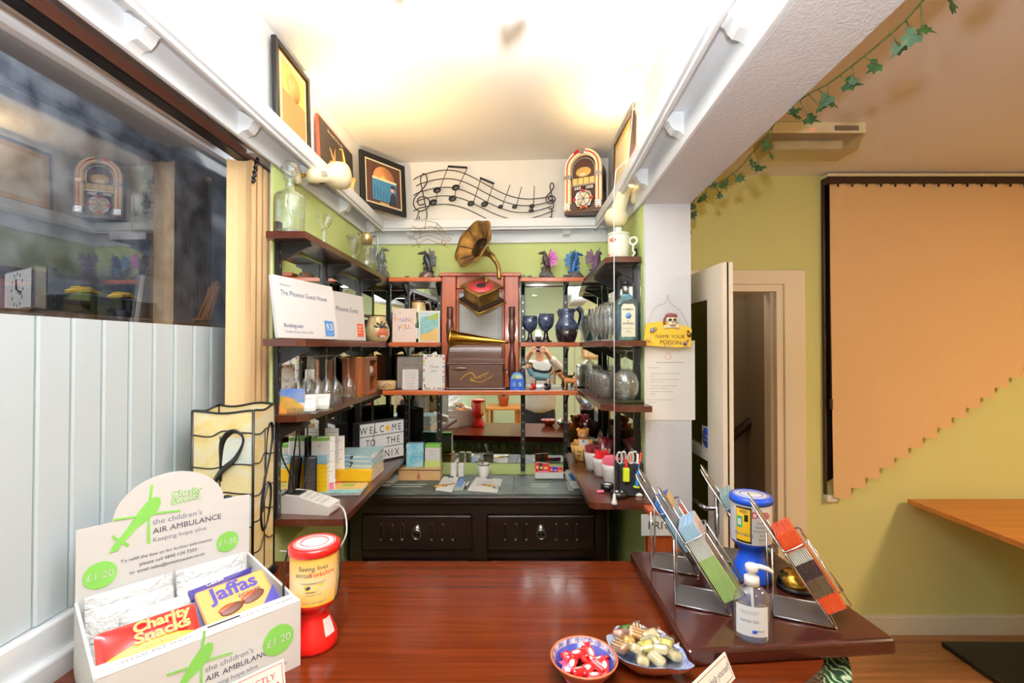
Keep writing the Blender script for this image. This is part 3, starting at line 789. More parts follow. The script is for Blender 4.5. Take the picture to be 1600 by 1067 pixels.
picture('canvas_picture', 'unframed dark canvas with golden saxophone leaning on the side rail', 'picture', (-.812, 2.20, RZ), PI / 2, .43, .245, -.05, None, art_sax, 0)
def art_record(m, w_, h_, z):
    m.box('art_cream', -w_ / 2, w_ / 2, -.004, .002, z, z + h_); m.box('art_brown', -w_ / 2 + .008, w_ / 2 - .008, -.005, -.004, z + .008, z + h_ - .008)
    m.lathe('art_copper', [(.072, -.0075), (.072, -.005)], 32, (0, 0, z + .145), ax='Y'); m.lathe('art_gold', [(.024, -.0085), (.024, -.0075)], 24, (0, 0, z + .145), ax='Y')
    m.box('art_blue', -.082, .082, -.010, -.008, z + .022, z + .148); m.box('art_cream', -.082, .082, -.0105, -.0099, z + .136, z + .148)
    m.prism('art_navy', [(.03, -.0105, z + .022), (.08, -.0105, z + .022), (.075, -.0105, z + .075), (.05, -.0105, z + .085), (.036, -.0105, z + .06)], (0, .0005, 0))
    m.lathe('art_skin', [(.014, -.011), (.014, -.0105)], 14, (.054, 0, z + .098), ax='Y'); m.box('art_navy', .036, .074, -.0115, -.011, z + .108, z + .113); m.box('art_navy', .044, .068, -.0115, -.011, z + .113, z + .124)
    for k in range(5): m.box('art_navy', -.07 + k * .02, -.067 + k * .02, -.0106, -.010, z + .03, z + .10 - .008 * k)
    m.box('art_gold', -.03, .03, -.0056, -.005, z + .010, z + .018)
picture('framed_record', 'black frame with gold disc above blue record sleeve in the rail corner', 'picture', (-.700, 2.590, RZ + .001), math.atan2(.25, .183), .305, .30, -.06, 'black', art_record, .03)
def art_plain(m, w_, h_, z):
    m.box('art_gold', -w_ / 2, w_ / 2, -.004, .002, z, z + h_); m.box('art_cream', -w_ / 2 + .03, w_ / 2 - .03, -.005, -.004, z + .03, z + h_ - .03)
picture('framed_picture', 'thin dark framed print beside the jukebox, seen almost edge-on', 'picture', (.538, 2.31, RZ), -PI / 2, .37, .33, -.03, 'dark_brown', art_plain, .018)

# wire music stave
t = thing('music_wall_art', 'black wire wall art of a wavy music stave with notes above the rail', 'wall art', (0, 0, 0))
D = 2.765
def st(k, x):       # stave line k (0 top) at pixel x
    T_ = (x - 655) / 205.0
    top = 262 + 46 * max(0, T_) ** .9 - 14 * math.sin(T_ * 2 * PI) * (1 if T_ < .5 else .9) + 14 * (1 - T_) ** 3
    gap = 12.5 - 4.5 * T_ + 3.0 * math.sin(PI * T_)
    return top + k * gap - 1
for k in range(5):
    m = MB().tube('black_metal', [atd(x, st(k, x), D) for x in range(646 + (k % 2) * 4, 867, 8)], .0028, 6); part('stave_wire', m, t)
for (hx, hy, tx, ty, s) in ((683, 297, 700, 261, .024), (677, 316, 684, 297, .024), (712, 293, 730, 263, .024), (707, 310, 712, 294, .024), (736, 318, 751, 280, .022), (757, 319, 771, 288, .022), (782, 323, 797, 289, .016), (804, 323, 815, 292, .016), (831, 322, 835, 291, .016), (830, 329, 832, 322, .016)):
    c = atd(hx, hy, D - .006); m = MB().ell('black', c, (s, .008, s * .74), 12, 8, 0, -.3)
    m.tube('black_metal', [c + Vector((s * .6, 0, .002)), atd(tx, ty, D - .004)], .0024, 6)
    part('note', m, t)
for a, b in (((700, 260), (730, 262)), ((750, 278), (772, 287))):
    part('note_beam', MB().tube('black', [atd(*a, D - .004), atd(*b, D - .004)], .006, 6), t)
def clef(cx, cy, s, name='treble_clef'):
    P = [(.1, .1), (-.14, .14), (-.2, -.1), (.05, -.22), (.3, -.05), (.24, .25), (-.1, .42), (-.36, .2), (-.34, -.15), (-.02, -.52), (.2, -.85), (.16, -1.15), (.02, -1.2), (-.08, -.95), (.0, -.5), (.12, .1), (.2, .6), (.08, .82), (-.12, .8), (-.14, .64)]
    m = MB().tube('black_metal', catmull([atd(cx + x * s, cy + y * s, D - .003) for x, y in P], 5), .0035, 6); part(name, m, t)
clef(660, 315, 36); clef(861, 310, 20)
for pp in ([atd(646, 343, D), atd(700, 343, D)], [atd(655, 330, D), atd(650, 345, D)], [atd(862, 325, D), atd(862, 341, D)]): part('foot_wire', MB().tube('black_metal', pp, .003, 6), t)

# jukebox radio
mat('neon_cream', (246, 226, 186), .35, emit=((255, 226, 170), .25)); mat('red', (206, 30, 28), .35); mat('juke_wood', (72, 36, 24), .35, coat=.3); mat('card_yellow', (232, 206, 130), .5)
juke = t = thing('jukebox_radio', 'small arched jukebox radio with red-striped cream tubes in the rail corner', 'jukebox', (.412, 2.660, RZ + .002), math.radians(-27))
def arch(w_, hs, n=16): return [(-w_, 0), (-w_, hs)] + [(w_ * math.cos(PI - PI * i / n), hs + w_ * math.sin(PI * i / n)) for i in range(1, n)] + [(w_, hs), (w_, 0)]
m = MB().prism('juke_wood', [(x, -.02, z + .022) for x, z in arch(.092, .232)], (0, .13, 0)); m.rbox('juke_wood', -.108, .108, -.045, .115, 0, .024, .004)
for k in range(6): m.box('black', .0915, .0945, .02 + k * .012, .027 + k * .012, .14, .24 - abs(k - 2.5) * .012)
part('body', m, t)
def ring(m, mt, r0, r1, hs, y0, y1, zoff):
    A, B = arch(r0, hs), arch(r1, hs)
    for i in range(len(A) - 1):
        m.prism(mt, [(A[i][0], y0, A[i][1] + zoff), (A[i + 1][0], y0, A[i + 1][1] + zoff), (B[i + 1][0], y0, B[i + 1][1] + zoff), (B[i][0], y0, B[i][1] + zoff)], (0, y1 - y0, 0))
m = MB(); ring(m, 'neon_cream', .105, .074, .232, -.044, -.02, .024); part('light_tube', m, t, 'cream light tube')
m = MB(); ring(m, 'red', .094, .088, .232, -.047, -.043, .024); part('stripe', m, t, 'red stripe')
for s in (-1, 1):
    for z, hh in ((.03, .034), (.200, .021)):
        m = MB()
        for q in range(int(hh / .012) + 1): m.rbox('chrome', s * .09 - .018, s * .09 + .018, -.052, -.018, z + q * .012 - .0015 * (q > 0), z + q * .012 + .0105, .002)
        part('chrome_band', m, t, 'chrome band')
part('chrome_clasp', MB().rbox('chrome', -.018, .018, -.052, -.02, .334, .360, .006), t, 'chrome clasp')
part('red_cap', MB().ell('red', (-.036, -.040, .350), (.022, .01, .008), 10, 6, 0, -.4), t, 'red cap')
m = MB().prism('art_brown', [(x, -.026, z + .206) for x, z in arch(.066, .042)], (0, .004, 0)); ring(m, 'chrome', .068, .063, .042, -.03, -.024, .206)
m.ell('art_gold', (0, -.028, .236), (.045, .004, .028), 14, 8); m.box('cream', -.02, .012, -.033, -.027, .214, .230); part('display_window', m, t)
m = MB()
for k in range(4): m.rbox('card_yellow', -.064 + k * .033, -.034 + k * .033, -.032, -.022, .168, .204, .002)
m.box('chrome', -.068, .068, -.03, -.022, .161, .167); part('title_strip', m, t)
m = MB().rbox('chrome', -.055, .055, -.03, -.022, .138, .158, .003); m.box('black', -.015, .015, -.0315, -.03, .141, .155)
for k in (-.04, -.027, .027, .04): m.ell('chrome', (k, -.031, .148), .005, 8, 6)
part('control_panel', m, t)
m = MB(); m.lathe('chrome', [(.055, -.028), (.05, -.036), (.044, -.034), (.038, -.03)], 24, (0, 0, .084), ax='Y', wob=lambda a, j: 1 + (.06 * math.cos(8 * a) if j < 2 else 0)); m.lathe('cream', [(.038, -.03), (.034, -.034), (0, -.036)], 24, (0, 0, .084), ax='Y')
for a in (PI / 2, -PI / 2, 0, PI): m.ell('red', (.05 * math.cos(a), -.036, .084 + .046 * math.sin(a)), (.011, .005, .009), 10, 6)
for a in range(6): m.tube('steel', [(0, -.037, .084), (.034 * math.cos(a * PI / 3), -.036, .084 + .034 * math.sin(a * PI / 3))], .002, 5)
part('speaker_grille', m, t); part('badge', MB().rbox('gold', -.022, .022, -.03, -.02, .028, .038, .002), t)

# spot lamps on the rail boards
mat('lamp_cream', (238, 224, 184), .35); mat('bulb_glow', (255, 226, 170), .4, emit=((255, 214, 150), 30.0))
def spotlamp(label, base, dirv, wall_n, power, up=False):
    t = thing('spotlight', label, 'spotlight', base); dv = Vector(dirv).normalized(); wn = Vector(wall_n)
    piv = wn * .055
    q = wn.to_track_quat('Z', 'Y').to_matrix().to_4x4()
    m = MB(q); m.lathe('lamp_cream', [(.034, 0), (.034, .008), (.024, .018), (.008, .02)], 18); part('wall_rose', m, t)
    m = MB().tube('brass', [wn * .016, wn * .035, piv], .006, 8); m.ell('brass', piv, .010, 10, 8); part('swivel_arm', m, t)
    q2 = Matrix.Translation(piv) @ dv.to_track_quat('Z', 'Y').to_matrix().to_4x4()
    m = MB(q2); m.lathe('lamp_cream', [(0, -.012), (.018, -.010), (.027, 0), (.03, .02), (.03, .075), (.036, .085), (.05, .10), (.055, .125), (.053, .15), (.050, .15), (.052, .125), (.046, .104), (.03, .09), (.0, .088)] if not up else [(.024, -.04), (.028, -.045), (.03, -.04), (.031, .02), (.034, .06), (.05, .075), (.054, .095), (.050, .115), (.036, .130), (.016, .138), (0, .139)], 22, cap=False)
    for k in range(5): m.box('dark_brown', .0285, .0305, -.009 + k * .004, -.0075 + k * .004, .03, .055); m.box('dark_brown', -.009 + k * .004, -.0075 + k * .004, -.0305, -.0285, .03, .055); m.box('dark_brown', -.0305, -.0285, -.009 + k * .004, -.0075 + k * .004, .03, .055)
    part('lamp_head', m, t)
    m = MB(q2); m.ell('bulb_glow', (0, 0, -.03 if up else .115), (.022, .022, .016) if up else (.032, .032, .026), 14, 8); part('bulb', m, t)
    p = Vector(base) + piv + dv * (-.075 if up else .16)
    if up: dv = -dv
    dv = Vector((dv.x * .4, dv.y * .4, 1.0)) if not up else dv
    light('spot_bulb_light', 'SPOT', p, power, (1.0, .68, .30), dv.to_track_quat('-Z', 'Y').to_euler(), spot_size=math.radians(150), spot_blend=.8, shadow_soft_size=.03)
b0_ = atx(462, 274, XW + .014)
spotlamp('cream swivel spotlight on the rail board above the glass vase', b0_, (.75, 1.0, .35), (1, 0, 0), SPOTW * .8)
b1_ = atx(992, 307, XR - .014)
spotlamp('cream swivel spotlight on the rail board above the lidded mug', b1_, (-.28, .18, -1.0), (-1, 0, 0), SPOTW, True)
# the ceiling pull switch and its cord
t = thing('pull_switch', 'white ceiling pull switch with a long cord and acorn by the column', 'pull cord', (0, 0, 0))
c = atz(993, 112, ZCL); c.y = max(c.y, 1.85)
part('housing', MB().lathe('white', [(.042, 0), (.042, -.014), (.03, -.026), (0, -.028)], 22, c), t)
cx, cy = 160 / F * 1.80, 1.80
P = [c + Vector((0, 0, -.025)), Vector((XR - .10, 1.88, RZ + .012)), Vector((cx + .012, 1.82, RZ - .06)), Vector((cx, cy, RZ - .14)), Vector((cx - .002, cy, atd(958, 780, cy).z))]
part('cord', MB().tube('white', P, .0017, 6), t)
e = P[-1]; part('acorn', MB().lathe('white', [(.002, .022), (.005, .018), (.007, .0), (.012, -.012), (.012, -.018), (0, -.020)], 14, e), t)
# ------------------------------------------------------------------ things on the counter
CZ = ZC + .0005; RZS = ZR + .0005
def marble(name, a, b_, c):
    m, nt, b = nm(name); tc = node(nt, 'ShaderNodeTexCoord'); mp = node(nt, 'ShaderNodeMapping'); mp.inputs['Scale'].default_value = (6, 6, 14); mp.inputs['Rotation'].default_value = (0, .5, 0)
    n = node(nt, 'ShaderNodeTexNoise', Scale=1.0, Detail=5.0, Distortion=1.5); nt.links.new(tc.outputs['Object'], mp.inputs[0]); nt.links.new(mp.outputs[0], n.inputs['Vector'])
    cr = node(nt, 'ShaderNodeValToRGB'); e = cr.color_ramp.elements; e[0].position = .3; e[0].color = lin(a); e[1].position = .68; e[1].color = lin(c); x = e.new(.5); x.color = lin(b_)
    nt.links.new(n.outputs['Fac'], cr.inputs[0]); nt.links.new(cr.outputs[0], b.inputs['Base Color']); b.inputs['Roughness'].default_value = .15
marble('marble_glass', (226, 196, 122), (232, 214, 158), (226, 222, 196)); marble('marble_pale', (206, 214, 206), (222, 226, 214), (232, 226, 196))
mat('lead', (22, 20, 20), .35, .3)
# stained-glass lamp
LA, LB, LHt = .178, .140, .545
ll = Vector((-.868, 1.425, CZ)); rz = math.radians(3)
ux, uy = Vector((math.cos(rz), math.sin(rz), 0)), Vector((-math.sin(rz), math.cos(rz), 0))
ll = ll + uy * (LB / 2)
t = thing('table_lamp', 'square-sided stained glass lamp with black music note motifs, standing by the blinds', 'lamp', ll, rz)
m = MB().rbox('black', -LA / 2 - .006, LA / 2 + .006, -LB / 2 - .006, LB / 2 + .006, .012, .028, .003)
for sx in (-1, 1):
    for sy in (-1, 1): m.rbox('black', sx * LA / 2 - .012, sx * LA / 2 + .012, sy * LB / 2 - .012, sy * LB / 2 + .012, 0, .018, .003)
part('base', m, t, 'black base with corner feet')
def wavy(i, n, amp): return amp * math.sin(2 * PI * i / n)
def face(T, W, lines, verts, notes, pale, top):
    m = MB(T); N = 20; zt3 = [LHt + top(i / N) for i in range(N + 1)]
    for i in range(N): m.add('marble_glass', [(-W / 2 + W * i / N, 0, .028), (-W / 2 + W * (i + 1) / N, 0, .028), (-W / 2 + W * (i + 1) / N, 0, zt3[i + 1]), (-W / 2 + W * i / N, 0, zt3[i])], [(0, 1, 2, 3)])
    for (a, b, c, d) in pale: m.add('marble_pale', [(-W / 2 + W * a, -.0008, .028 + (LHt - .028) * c), (-W / 2 + W * b, -.0008, .028 + (LHt - .028) * c), (-W / 2 + W * b, -.0008, .028 + (LHt - .028) * d), (-W / 2 + W * a, -.0008, .028 + (LHt - .028) * d)], [(0, 1, 2, 3)])
    part('glass_panel', m, t)
    pt = lambda f, g: (-W / 2 + W * f, -.001, .028 + (LHt - .028) * g)
    m = MB(T)
    m.tube('lead', [(-W / 2 + W * i / N, 0, zt3[i]) for i in range(N + 1)], .0035, 6)
    for L in lines: m.tube('lead', catmull([pt(*q) for q in L], 5), .0022, 5)
    for L in verts: m.tube('lead', [pt(*q) for q in L], .0018, 5)
    part('lead_joint', m, t, 'black lead lines')
    m = MB(T)
    for L, R in notes:
        C = catmull([pt(*q) for q in L], 6); k = len(C)
        rr = [R[int(i / k * (len(R) - 1))] + (R[min(len(R) - 1, int(i / k * (len(R) - 1)) + 1)] - R[int(i / k * (len(R) - 1))]) * ((i / k * (len(R) - 1)) % 1) for i in range(k)]
        m.tube('lead', C, [q * 1.35 for q in rr], 8, flat=.35)
    part('note_motif', m, t, 'black music note motif')
ln = lambda g, a: [(0, g), (.3, g - .012), (.5, g + a), (.75, g + .012), (1, g + .006)]
A = Matrix.Translation((0, -LB / 2, 0)); B = Matrix.Translation((LA / 2, 0, 0)) @ Matrix.Rotation(PI / 2, 4, 'Z')
noteA = [([(.48, .60), (.48, .72), (.52, .83), (.66, .885), (.80, .87), (.83, .82), (.70, .73), (.48, .66), (.32, .56), (.22, .46)], [.002, .004, .009, .010, .007, .006, .012, .013, .012, .009]),
         ([(.45, .49), (.62, .505), (.80, .43), (.86, .32), (.80, .24), (.62, .22), (.48, .27)], [.008, .010, .010, .008, .008, .007, .006])]
noteB = [([(.55, .62), (.62, .80), (.72, .895), (.84, .885), (.86, .80), (.68, .68), (.50, .58), (.36, .44), (.34, .34), (.44, .265), (.62, .29), (.78, .40), (.80, .50), (.66, .54), (.48, .46), (.40, .38)], [.003, .003, .005, .005, .004, .005, .004, .004, .004, .004, .005, .006, .005, .004, .003])]
face(A, LA, [ln(.87, .02), ln(.685, .0), ln(.515, .02), ln(.325, .0), ln(.135, .01)], [[(.46, .86), (.46, .33)], [(.62, .33), (.62, 0)]], noteA, [(.47, 1, .69, .85), (.47, .99, .33, .50)], lambda f: .004 * math.cos(2 * PI * f))
face(B, LB, [ln(.87, .0), ln(.70, .03), ln(.51, .03), ln(.36, .04), ln(.18, .05)], [[(.52, .88), (.52, 0)]], noteB, [], lambda f: .004 * math.cos(2 * PI * f) + .004 * f)
face(Matrix.Translation((0, LB / 2, 0)) @ Matrix.Rotation(PI, 4, 'Z'), LA, [ln(.87, .02), ln(.685, .0), ln(.515, .02), ln(.325, .0), ln(.135, .01)], [[(.46, .86), (.46, .33)]], noteA, [], lambda f: .006 * math.sin(2 * PI * f) + .006)
face(Matrix.Translation((-LA / 2, 0, 0)) @ Matrix.Rotation(-PI / 2, 4, 'Z'), LB, [ln(.87, .0), ln(.70, .03), ln(.51, .03), ln(.36, .04), ln(.18, .05)], [[(.52, .88), (.52, 0)]], noteB, [], lambda f: .004 * math.cos(2 * PI * f))
m = MB()
for sx in (-1, 1):
    for sy in (-1, 1): m.tube('lead', [(sx * LA / 2, sy * LB / 2, .02), (sx * LA / 2, sy * LB / 2, LHt + .004)], .004, 6)
part('corner_frame', m, t, 'black lead corner strips')

# charity sweets box
mat('card_white', (226, 224, 224), .6); mat('logo_green', (118, 178, 74), .6); mat('print_dark', (46, 48, 62), .7); mat('print_grey', (104, 106, 118), .7)
BW, BD, BH = .362, .345, .147
brz = math.radians(47.0); bx, by = Vector((math.cos(brz), math.sin(brz), 0)), Vector((-math.sin(brz), math.cos(brz), 0))
FR = Vector((-.493, 1.112, CZ)); bl0 = FR - bx * BW / 2 + by * BD / 2
t = thing('charity_box', 'large white cardboard charity sweets box with arched header and green helicopter logo', 'box', bl0, brz)
MI = frame_of(bl0, brz).inverted()
def hp(cx, cy, off=.001):      # header panel front, from the photograph's pixels
    p = MI @ onp(cx, cy, bl0 + by * (BD / 2 - .004), by); return Vector((p.x, BD / 2 - .004 - off, p.z))
def fp(cx, cy, off=.001):
    p = MI @ onp(cx, cy, bl0 - by * BD / 2, by); return Vector((p.x, -BD / 2 - off, p.z))
m = MB(); c3 = .003
m.box('card_white', -BW / 2, BW / 2, -BD / 2, BD / 2, 0, c3); part('bottom_panel', m, t)
part('front_panel', MB().box('card_white', -BW / 2, BW / 2, -BD / 2, -BD / 2 + c3, c3, BH), t)
for s in (-1, 1):
    m = MB().prism('card_white', [(s * (BW / 2 - c3 / 2) - c3 / 2 - .0015, -BD / 2 + c3, c3), (s * (BW / 2 - c3 / 2) - c3 / 2 - .0015, BD / 2 - c3, c3), (s * (BW / 2 - c3 / 2) - c3 / 2 - .0015, BD / 2 - c3, BH + .012), (s * (BW / 2 - c3 / 2) - c3 / 2 - .0015, -BD / 2 + c3, BH)], (.006, 0, 0))
    if s < 0: m.box('logo_green', -BW / 2 - .0025, -BW / 2 - .0015, -.155, -.13, .03, .11)
    part('side_panel', m, t)
m = MB().rbox('card_white', -BW / 2, BW / 2, -BD / 2, -BD / 2 + .045, BH, BH + .004, .0015)
part('flap', m, t, 'folded top edge')
for q in (-.085, .115): m = MB().text('print_grey', 'PLEASE PAY THERE', .0135, (q, -BD / 2 + .016, BH + .0045), (1, 0, 0), (0, 1, 0)); part('lettering', m, t)
part('coin_slot', MB().rbox('black', .0, .062, -BD / 2 + .028, -BD / 2 + .034, BH + .004, BH + .0047, .0003), t, 'black coin slot')
# header with its arch
sh, pk = .325, .418
P = [(-BW / 2, 0), (BW / 2, 0), (BW / 2, sh - .005)]
P += [(.118 - .002, sh - .003)] + [(.118 * math.cos(a), sh - .01 + (pk - sh + .01) * math.sin(a)) for a in [PI * i / 18 for i in range(1, 18)]] + [(-.118, sh - .003), (-BW / 2, sh - .005)]
part('header_panel', MB().prism('card_white', [(x, BD / 2 - .004, z + c3) for x, z in P], (0, .004, 0)), t, 'arched header')
def cpx(q): return (110 + q[0] / 3.166, 730 + q[1] / 3.166)
logo = [[(445, 150), (447, 180), (430, 215), (400, 245), (330, 300), (262, 372), (240, 355), (290, 290), (340, 215), (380, 170), (420, 145)], [(262, 372), (240, 355), (215, 382), (190, 425), (212, 420), (235, 412), (248, 388)], [(207, 335), (292, 380), (283, 394), (204, 350)], [(396, 84), (410, 86), (400, 165), (386, 165)], [(382, 240), (392, 240), (394, 375), (379, 377)], [(212, 253), (330, 238), (330, 247), (212, 264)], [(405, 222), (543, 209), (543, 218), (405, 232)]]
LG = [[hp(*cpx(q), off=.0012) for q in L] for L in logo]
m = MB()
for k, L in enumerate(LG): m.poly('logo_green', [p + Vector((0, -.0002 * k, 0)) for p in L])
part('helicopter_logo', m, t, 'green helicopter logo'); m = MB()
anchor = hp(*cpx((405, 330)))
dz = fp(320, 1066) - anchor
for k, L in enumerate(LG): m.poly('logo_green', [Vector(((p.x - anchor.x) * .86 + anchor.x + dz.x + .0, -BD / 2 - .0012 - .0002 * k, (p.z - anchor.z) * .86 + anchor.z + dz.z)) for p in L])
part('helicopter_logo', m, t, 'green helicopter logo')
m = MB(); T = lambda mt, s, a, b, **k: m.text_fit(mt, s, hp(*cpx(a)), hp(*cpx(b)), **k)
T('print_grey', 'the children\u2019s', (407, 285), (650, 232)); T('print_dark', 'AIR AMBULANCE', (407, 330), (745, 252), bold=0); T('print_grey', 'Keeping hope alive', (407, 370), (672, 308))
T('print_dark', 'To refill the box or for further information', (247, 475), (701, 362)); T('print_dark', 'please call 0845 124 7353', (340, 487), (624, 412)); T('print_dark', 'or email sales@sweetcauses.co.uk', (293, 530), (665, 432))
e = (fp(320, 1066) - anchor)
def ft(mt, s, a, b, **k):
    q = lambda c: Vector((anchor.x + (hp(*cpx(c)).x - anchor.x) * .86 + e.x, -BD / 2 - .001, anchor.z + (hp(*cpx(c)).z - anchor.z) * .86 + e.z))
    m.text_fit(mt, s, q(a), q(b), **k)
ft('print_grey', 'the children\u2019s', (407, 285), (650, 232)); ft('print_dark', 'AIR AMBULANCE', (407, 330), (745, 252), bold=0); ft('print_grey', 'Keeping hope alive', (407, 370), (672, 308))
m.text_fit('print_grey', 'Registered Charity No. 1111780', fp(382, 1066), fp(448, 1036))
part('lettering', m, t, 'dark grey lettering')
for c, r, fn in ((cpx((147, 533)), .031, hp), (cpx((777, 366)), .027, hp), (( 435, 999), .033, fp)):
    m = MB(); o = fn(*c); m.lathe('logo_green', [(r, -.0004), (r, 0)], 32, o, ax='Y', smooth=False); m.text('card_white', '\u00a31.20', r * .72, o + Vector((0, -.001, -r * .25))); part('price_label', m, t, 'green price disc')

m = MB(); a = hp(*cpx((500, 150)), off=.0014); b = hp(*cpx((655, 120)), off=.0014)
for off, mt, bo in ((.0, 'logo_green', .075), (.0004, 'card_white', .014)):
    m.text_fit(mt, 'Charity', a + Vector((0, -off, 0)), b + Vector((0, -off, 0)), bold=bo); m.text_fit(mt, 'Sweets', hp(*cpx((498, 185)), off=.0014 + off), hp(*cpx((640, 150)), off=.0014 + off), bold=bo)
part('sweets_logo', m, t, 'green outlined sweets lettering')

# packets in the box
mat('snack_red', (226, 40, 32), .25, coat=.4); mat('snack_yellow', (246, 206, 30), .25, coat=.4); mat('snack_orange', (240, 74, 36), .3); mat('wrap_white', (226, 228, 230), .2, coat=.6, bump=(55, .9, 1.0, .01)); mat('biscuit_orange', (240, 156, 84), .3, coat=.4); mat('biscuit_blue', (46, 44, 120), .3, coat=.4); mat('choc', (84, 44, 30), .5); mat('biscuit', (214, 166, 104), .7)
def boxw(x, y, z): return frame_of(bl0, brz) @ Vector((x, y, z))
def pillow(m, mt, W, D, Hh, n=14, seam=.12):
    """Flat packet in x (W) and y (D), puffed in z with pinched ends."""
    f = lambda u, v, s: ((u - .5) * W, (v - .5) * D, s * Hh * .5 * (max(0, math.sin(PI * u)) ** .55) * (max(0, math.sin(PI * v)) ** .55))
    m.grid(mt, n, n, lambda u, v: f(u, v, 1)); m.grid(mt, n, n, lambda u, v: f(1 - u, v, -1))
for k, (x, y, z, W, D, hh, rx, r_) in enumerate([(-.085, .138, .105, .165, .14, .03, 1.42, .02), (.085, .138, .105, .16, .14, .03, 1.42, -.02), (-.09, .088, .095, .16, .135, .032, 1.36, -.02), (.075, .09, .092, .155, .135, .032, 1.36, .02), (.125, .04, .085, .09, .12, .03, 1.3, .0), (-.03, .042, .085, .17, .13, .034, 1.28, -.02)]):
    m = MB(); pillow(m, 'wrap_white', W, D, hh, 16)
    lab = ['tall clear-wrapped snack packet against the box header, under the lower price disc', 'tall clear-wrapped snack packet against the box header, beneath the email line', 'clear-wrapped snack packet in the second row of the charity box, behind the red packet', 'clear-wrapped snack packet in the second row of the charity box, behind the biscuit pack', 'small clear-wrapped packet wedged beside the box side wall behind the biscuits', 'clear-wrapped packet lying in the middle of the charity box'][k]
    solo('snack_packet', m, lab, 'packet', boxw(x, y, z), rot=(rx, 0, brz + r_), group='clear-wrapped packets in the charity box')
# red and yellow crackers packet leaning on the front flap
t = thing('cracker_packet', 'red and yellow salty crackers packet leaning in the front of the charity box', 'packet', boxw(-.092, -.118, .152), rot=(.62, 0, brz - .02))
m = MB(); pillow(m, 'snack_yellow', .165, .105, .03, 16); part('wrapper', m, t)
def top(u, v): return Vector(((u - .5) * .165, (v - .5) * .105, .015 * (max(0, math.sin(PI * u)) ** .55) * (max(0, math.sin(PI * v)) ** .55) + .0008))
m = MB().grid('snack_red', 20, 10, lambda u, v: top(u, .42 + .30 * u * (1 - u) * 1.2 - .25 * (u - .55) ** 2 + v * (1 - (.42 + .30 * u * (1 - u) * 1.2 - .25 * (u - .55) ** 2)) * .995))
part('printed_band', m, t, 'red upper band')
m = MB()
for (body, u0, u1, v0, s) in (('Charity', .34, .92, .69, .03), ('Snacks', .34, .90, .47, .03)):
    for mt, bo, oz in (('snack_red', .05, .017), ('snack_yellow', .02, .0176)):
        m.text_fit(mt, body, ((u0 - .5) * .165, (v0 - .5) * .105, oz), ((u1 - .5) * .165, (v0 - .5 + .03) * .105, oz), (0, 1, 0), size=s, bold=bo)
m.text('print_dark', 'SALTY CRACKERS', .0075, (.015, -.016, .0165), (1, 0, 0), (0, 1, 0))
for k in range(3): m.text('print_grey', 'keep in a cool dry place, best before', .0042, (.01, -.024 - .006 * k, .0162), (1, 0, 0), (0, 1, 0))
part('lettering', m, t)
# orange biscuit pack
t = thing('biscuit_pack', 'orange and blue chocolate biscuit pack lying on top in the charity box', 'packet', boxw(.082, -.055, .138), rot=(.50, -.02, brz + .06))
m = MB().rbox('biscuit_orange', -.075, .075, -.055, .055, -.02, .02, .006); part('carton', m, t)
m = MB().prism('biscuit_blue', [(-.08, .045, .0), (.05, .058, .0), (.055, .068, .012), (-.085, .062, .014)], (0, 0, .009)); m.rbox('biscuit_blue', -.0765, -.06, -.0555, .05, -.0205, .012, .004); m.prism('biscuit_blue', [(.078, .0, .0215), (.078, -.056, .0215), (.03, -.056, .0215)], (0, 0, -.043)); part('wrapper_end', m, t, 'dark blue wrapper ends')
m = MB(); m.text_fit('biscuit_blue', 'Jaffas', (-.05, .012, .0208), (.05, .016, .0208), (0, 1, 0), bold=.03); m.text_fit('print_dark', 'orange', (.0, -.002, .0208), (.05, .0, .0208), (0, 1, 0), bold=.01); m.text_fit('card_white', 'Cakes', (-.05, .0575, .022), (-.012, .0605, .022), (0, 1, 0), bold=.02); part('lettering', m, t)
for x, y, rz_ in ((-.02, -.022, .2), (.03, -.012, .3)):
    m = MB().ell('choc', (x, y, .0205), (.026, .013, .004), 16, 8, rz_); m.ell('snack_orange', (x - .008, y + .006, .0206), (.02, .009, .0035), 12, 6, rz_); part('biscuit_picture', m, t, 'printed chocolate biscuit')
for k, (x, y) in enumerate(((-.012, -.105), (.018, -.095))): solo('loose_biscuit', MB().rbox('biscuit', -.025, .025, -.016, .016, -.006, .006, .005), ('pale oblong biscuit at the front of the charity box, touching the red packet', 'pale oblong biscuit at the front of the charity box, touching the orange pack')[k], 'biscuit', boxw(x, y, .118), rot=(.3, 0, brz + .3 * k))

# collecting tins
mat('tin_red', (214, 24, 20), .28, coat=.4); mat('tin_blue', (24, 78, 200), .3, coat=.3); mat('heli_yellow', (226, 206, 60), .5)
def grad():
    m, nt, b = nm('tin_label'); tc = node(nt, 'ShaderNodeTexCoord'); sp = node(nt, 'ShaderNodeSeparateXYZ'); mr = node(nt, 'ShaderNodeMapRange'); mr.inputs[1].default_value = .118; mr.inputs[2].default_value = .236
    cr = node(nt, 'ShaderNodeValToRGB'); e = cr.color_ramp.elements; e[0].color = lin((248, 182, 40)); e[1].color = lin((250, 196, 70)); x = e.new(.45); x.color = lin((248, 222, 170))
    nt.links.new(tc.outputs['Object'], sp.inputs[0]); nt.links.new(sp.outputs['Z'], mr.inputs[0]); nt.links.new(mr.outputs[0], cr.inputs[0]); nt.links.new(cr.outputs[0], b.inputs['Base Color']); b.inputs['Roughness'].default_value = .35
grad()
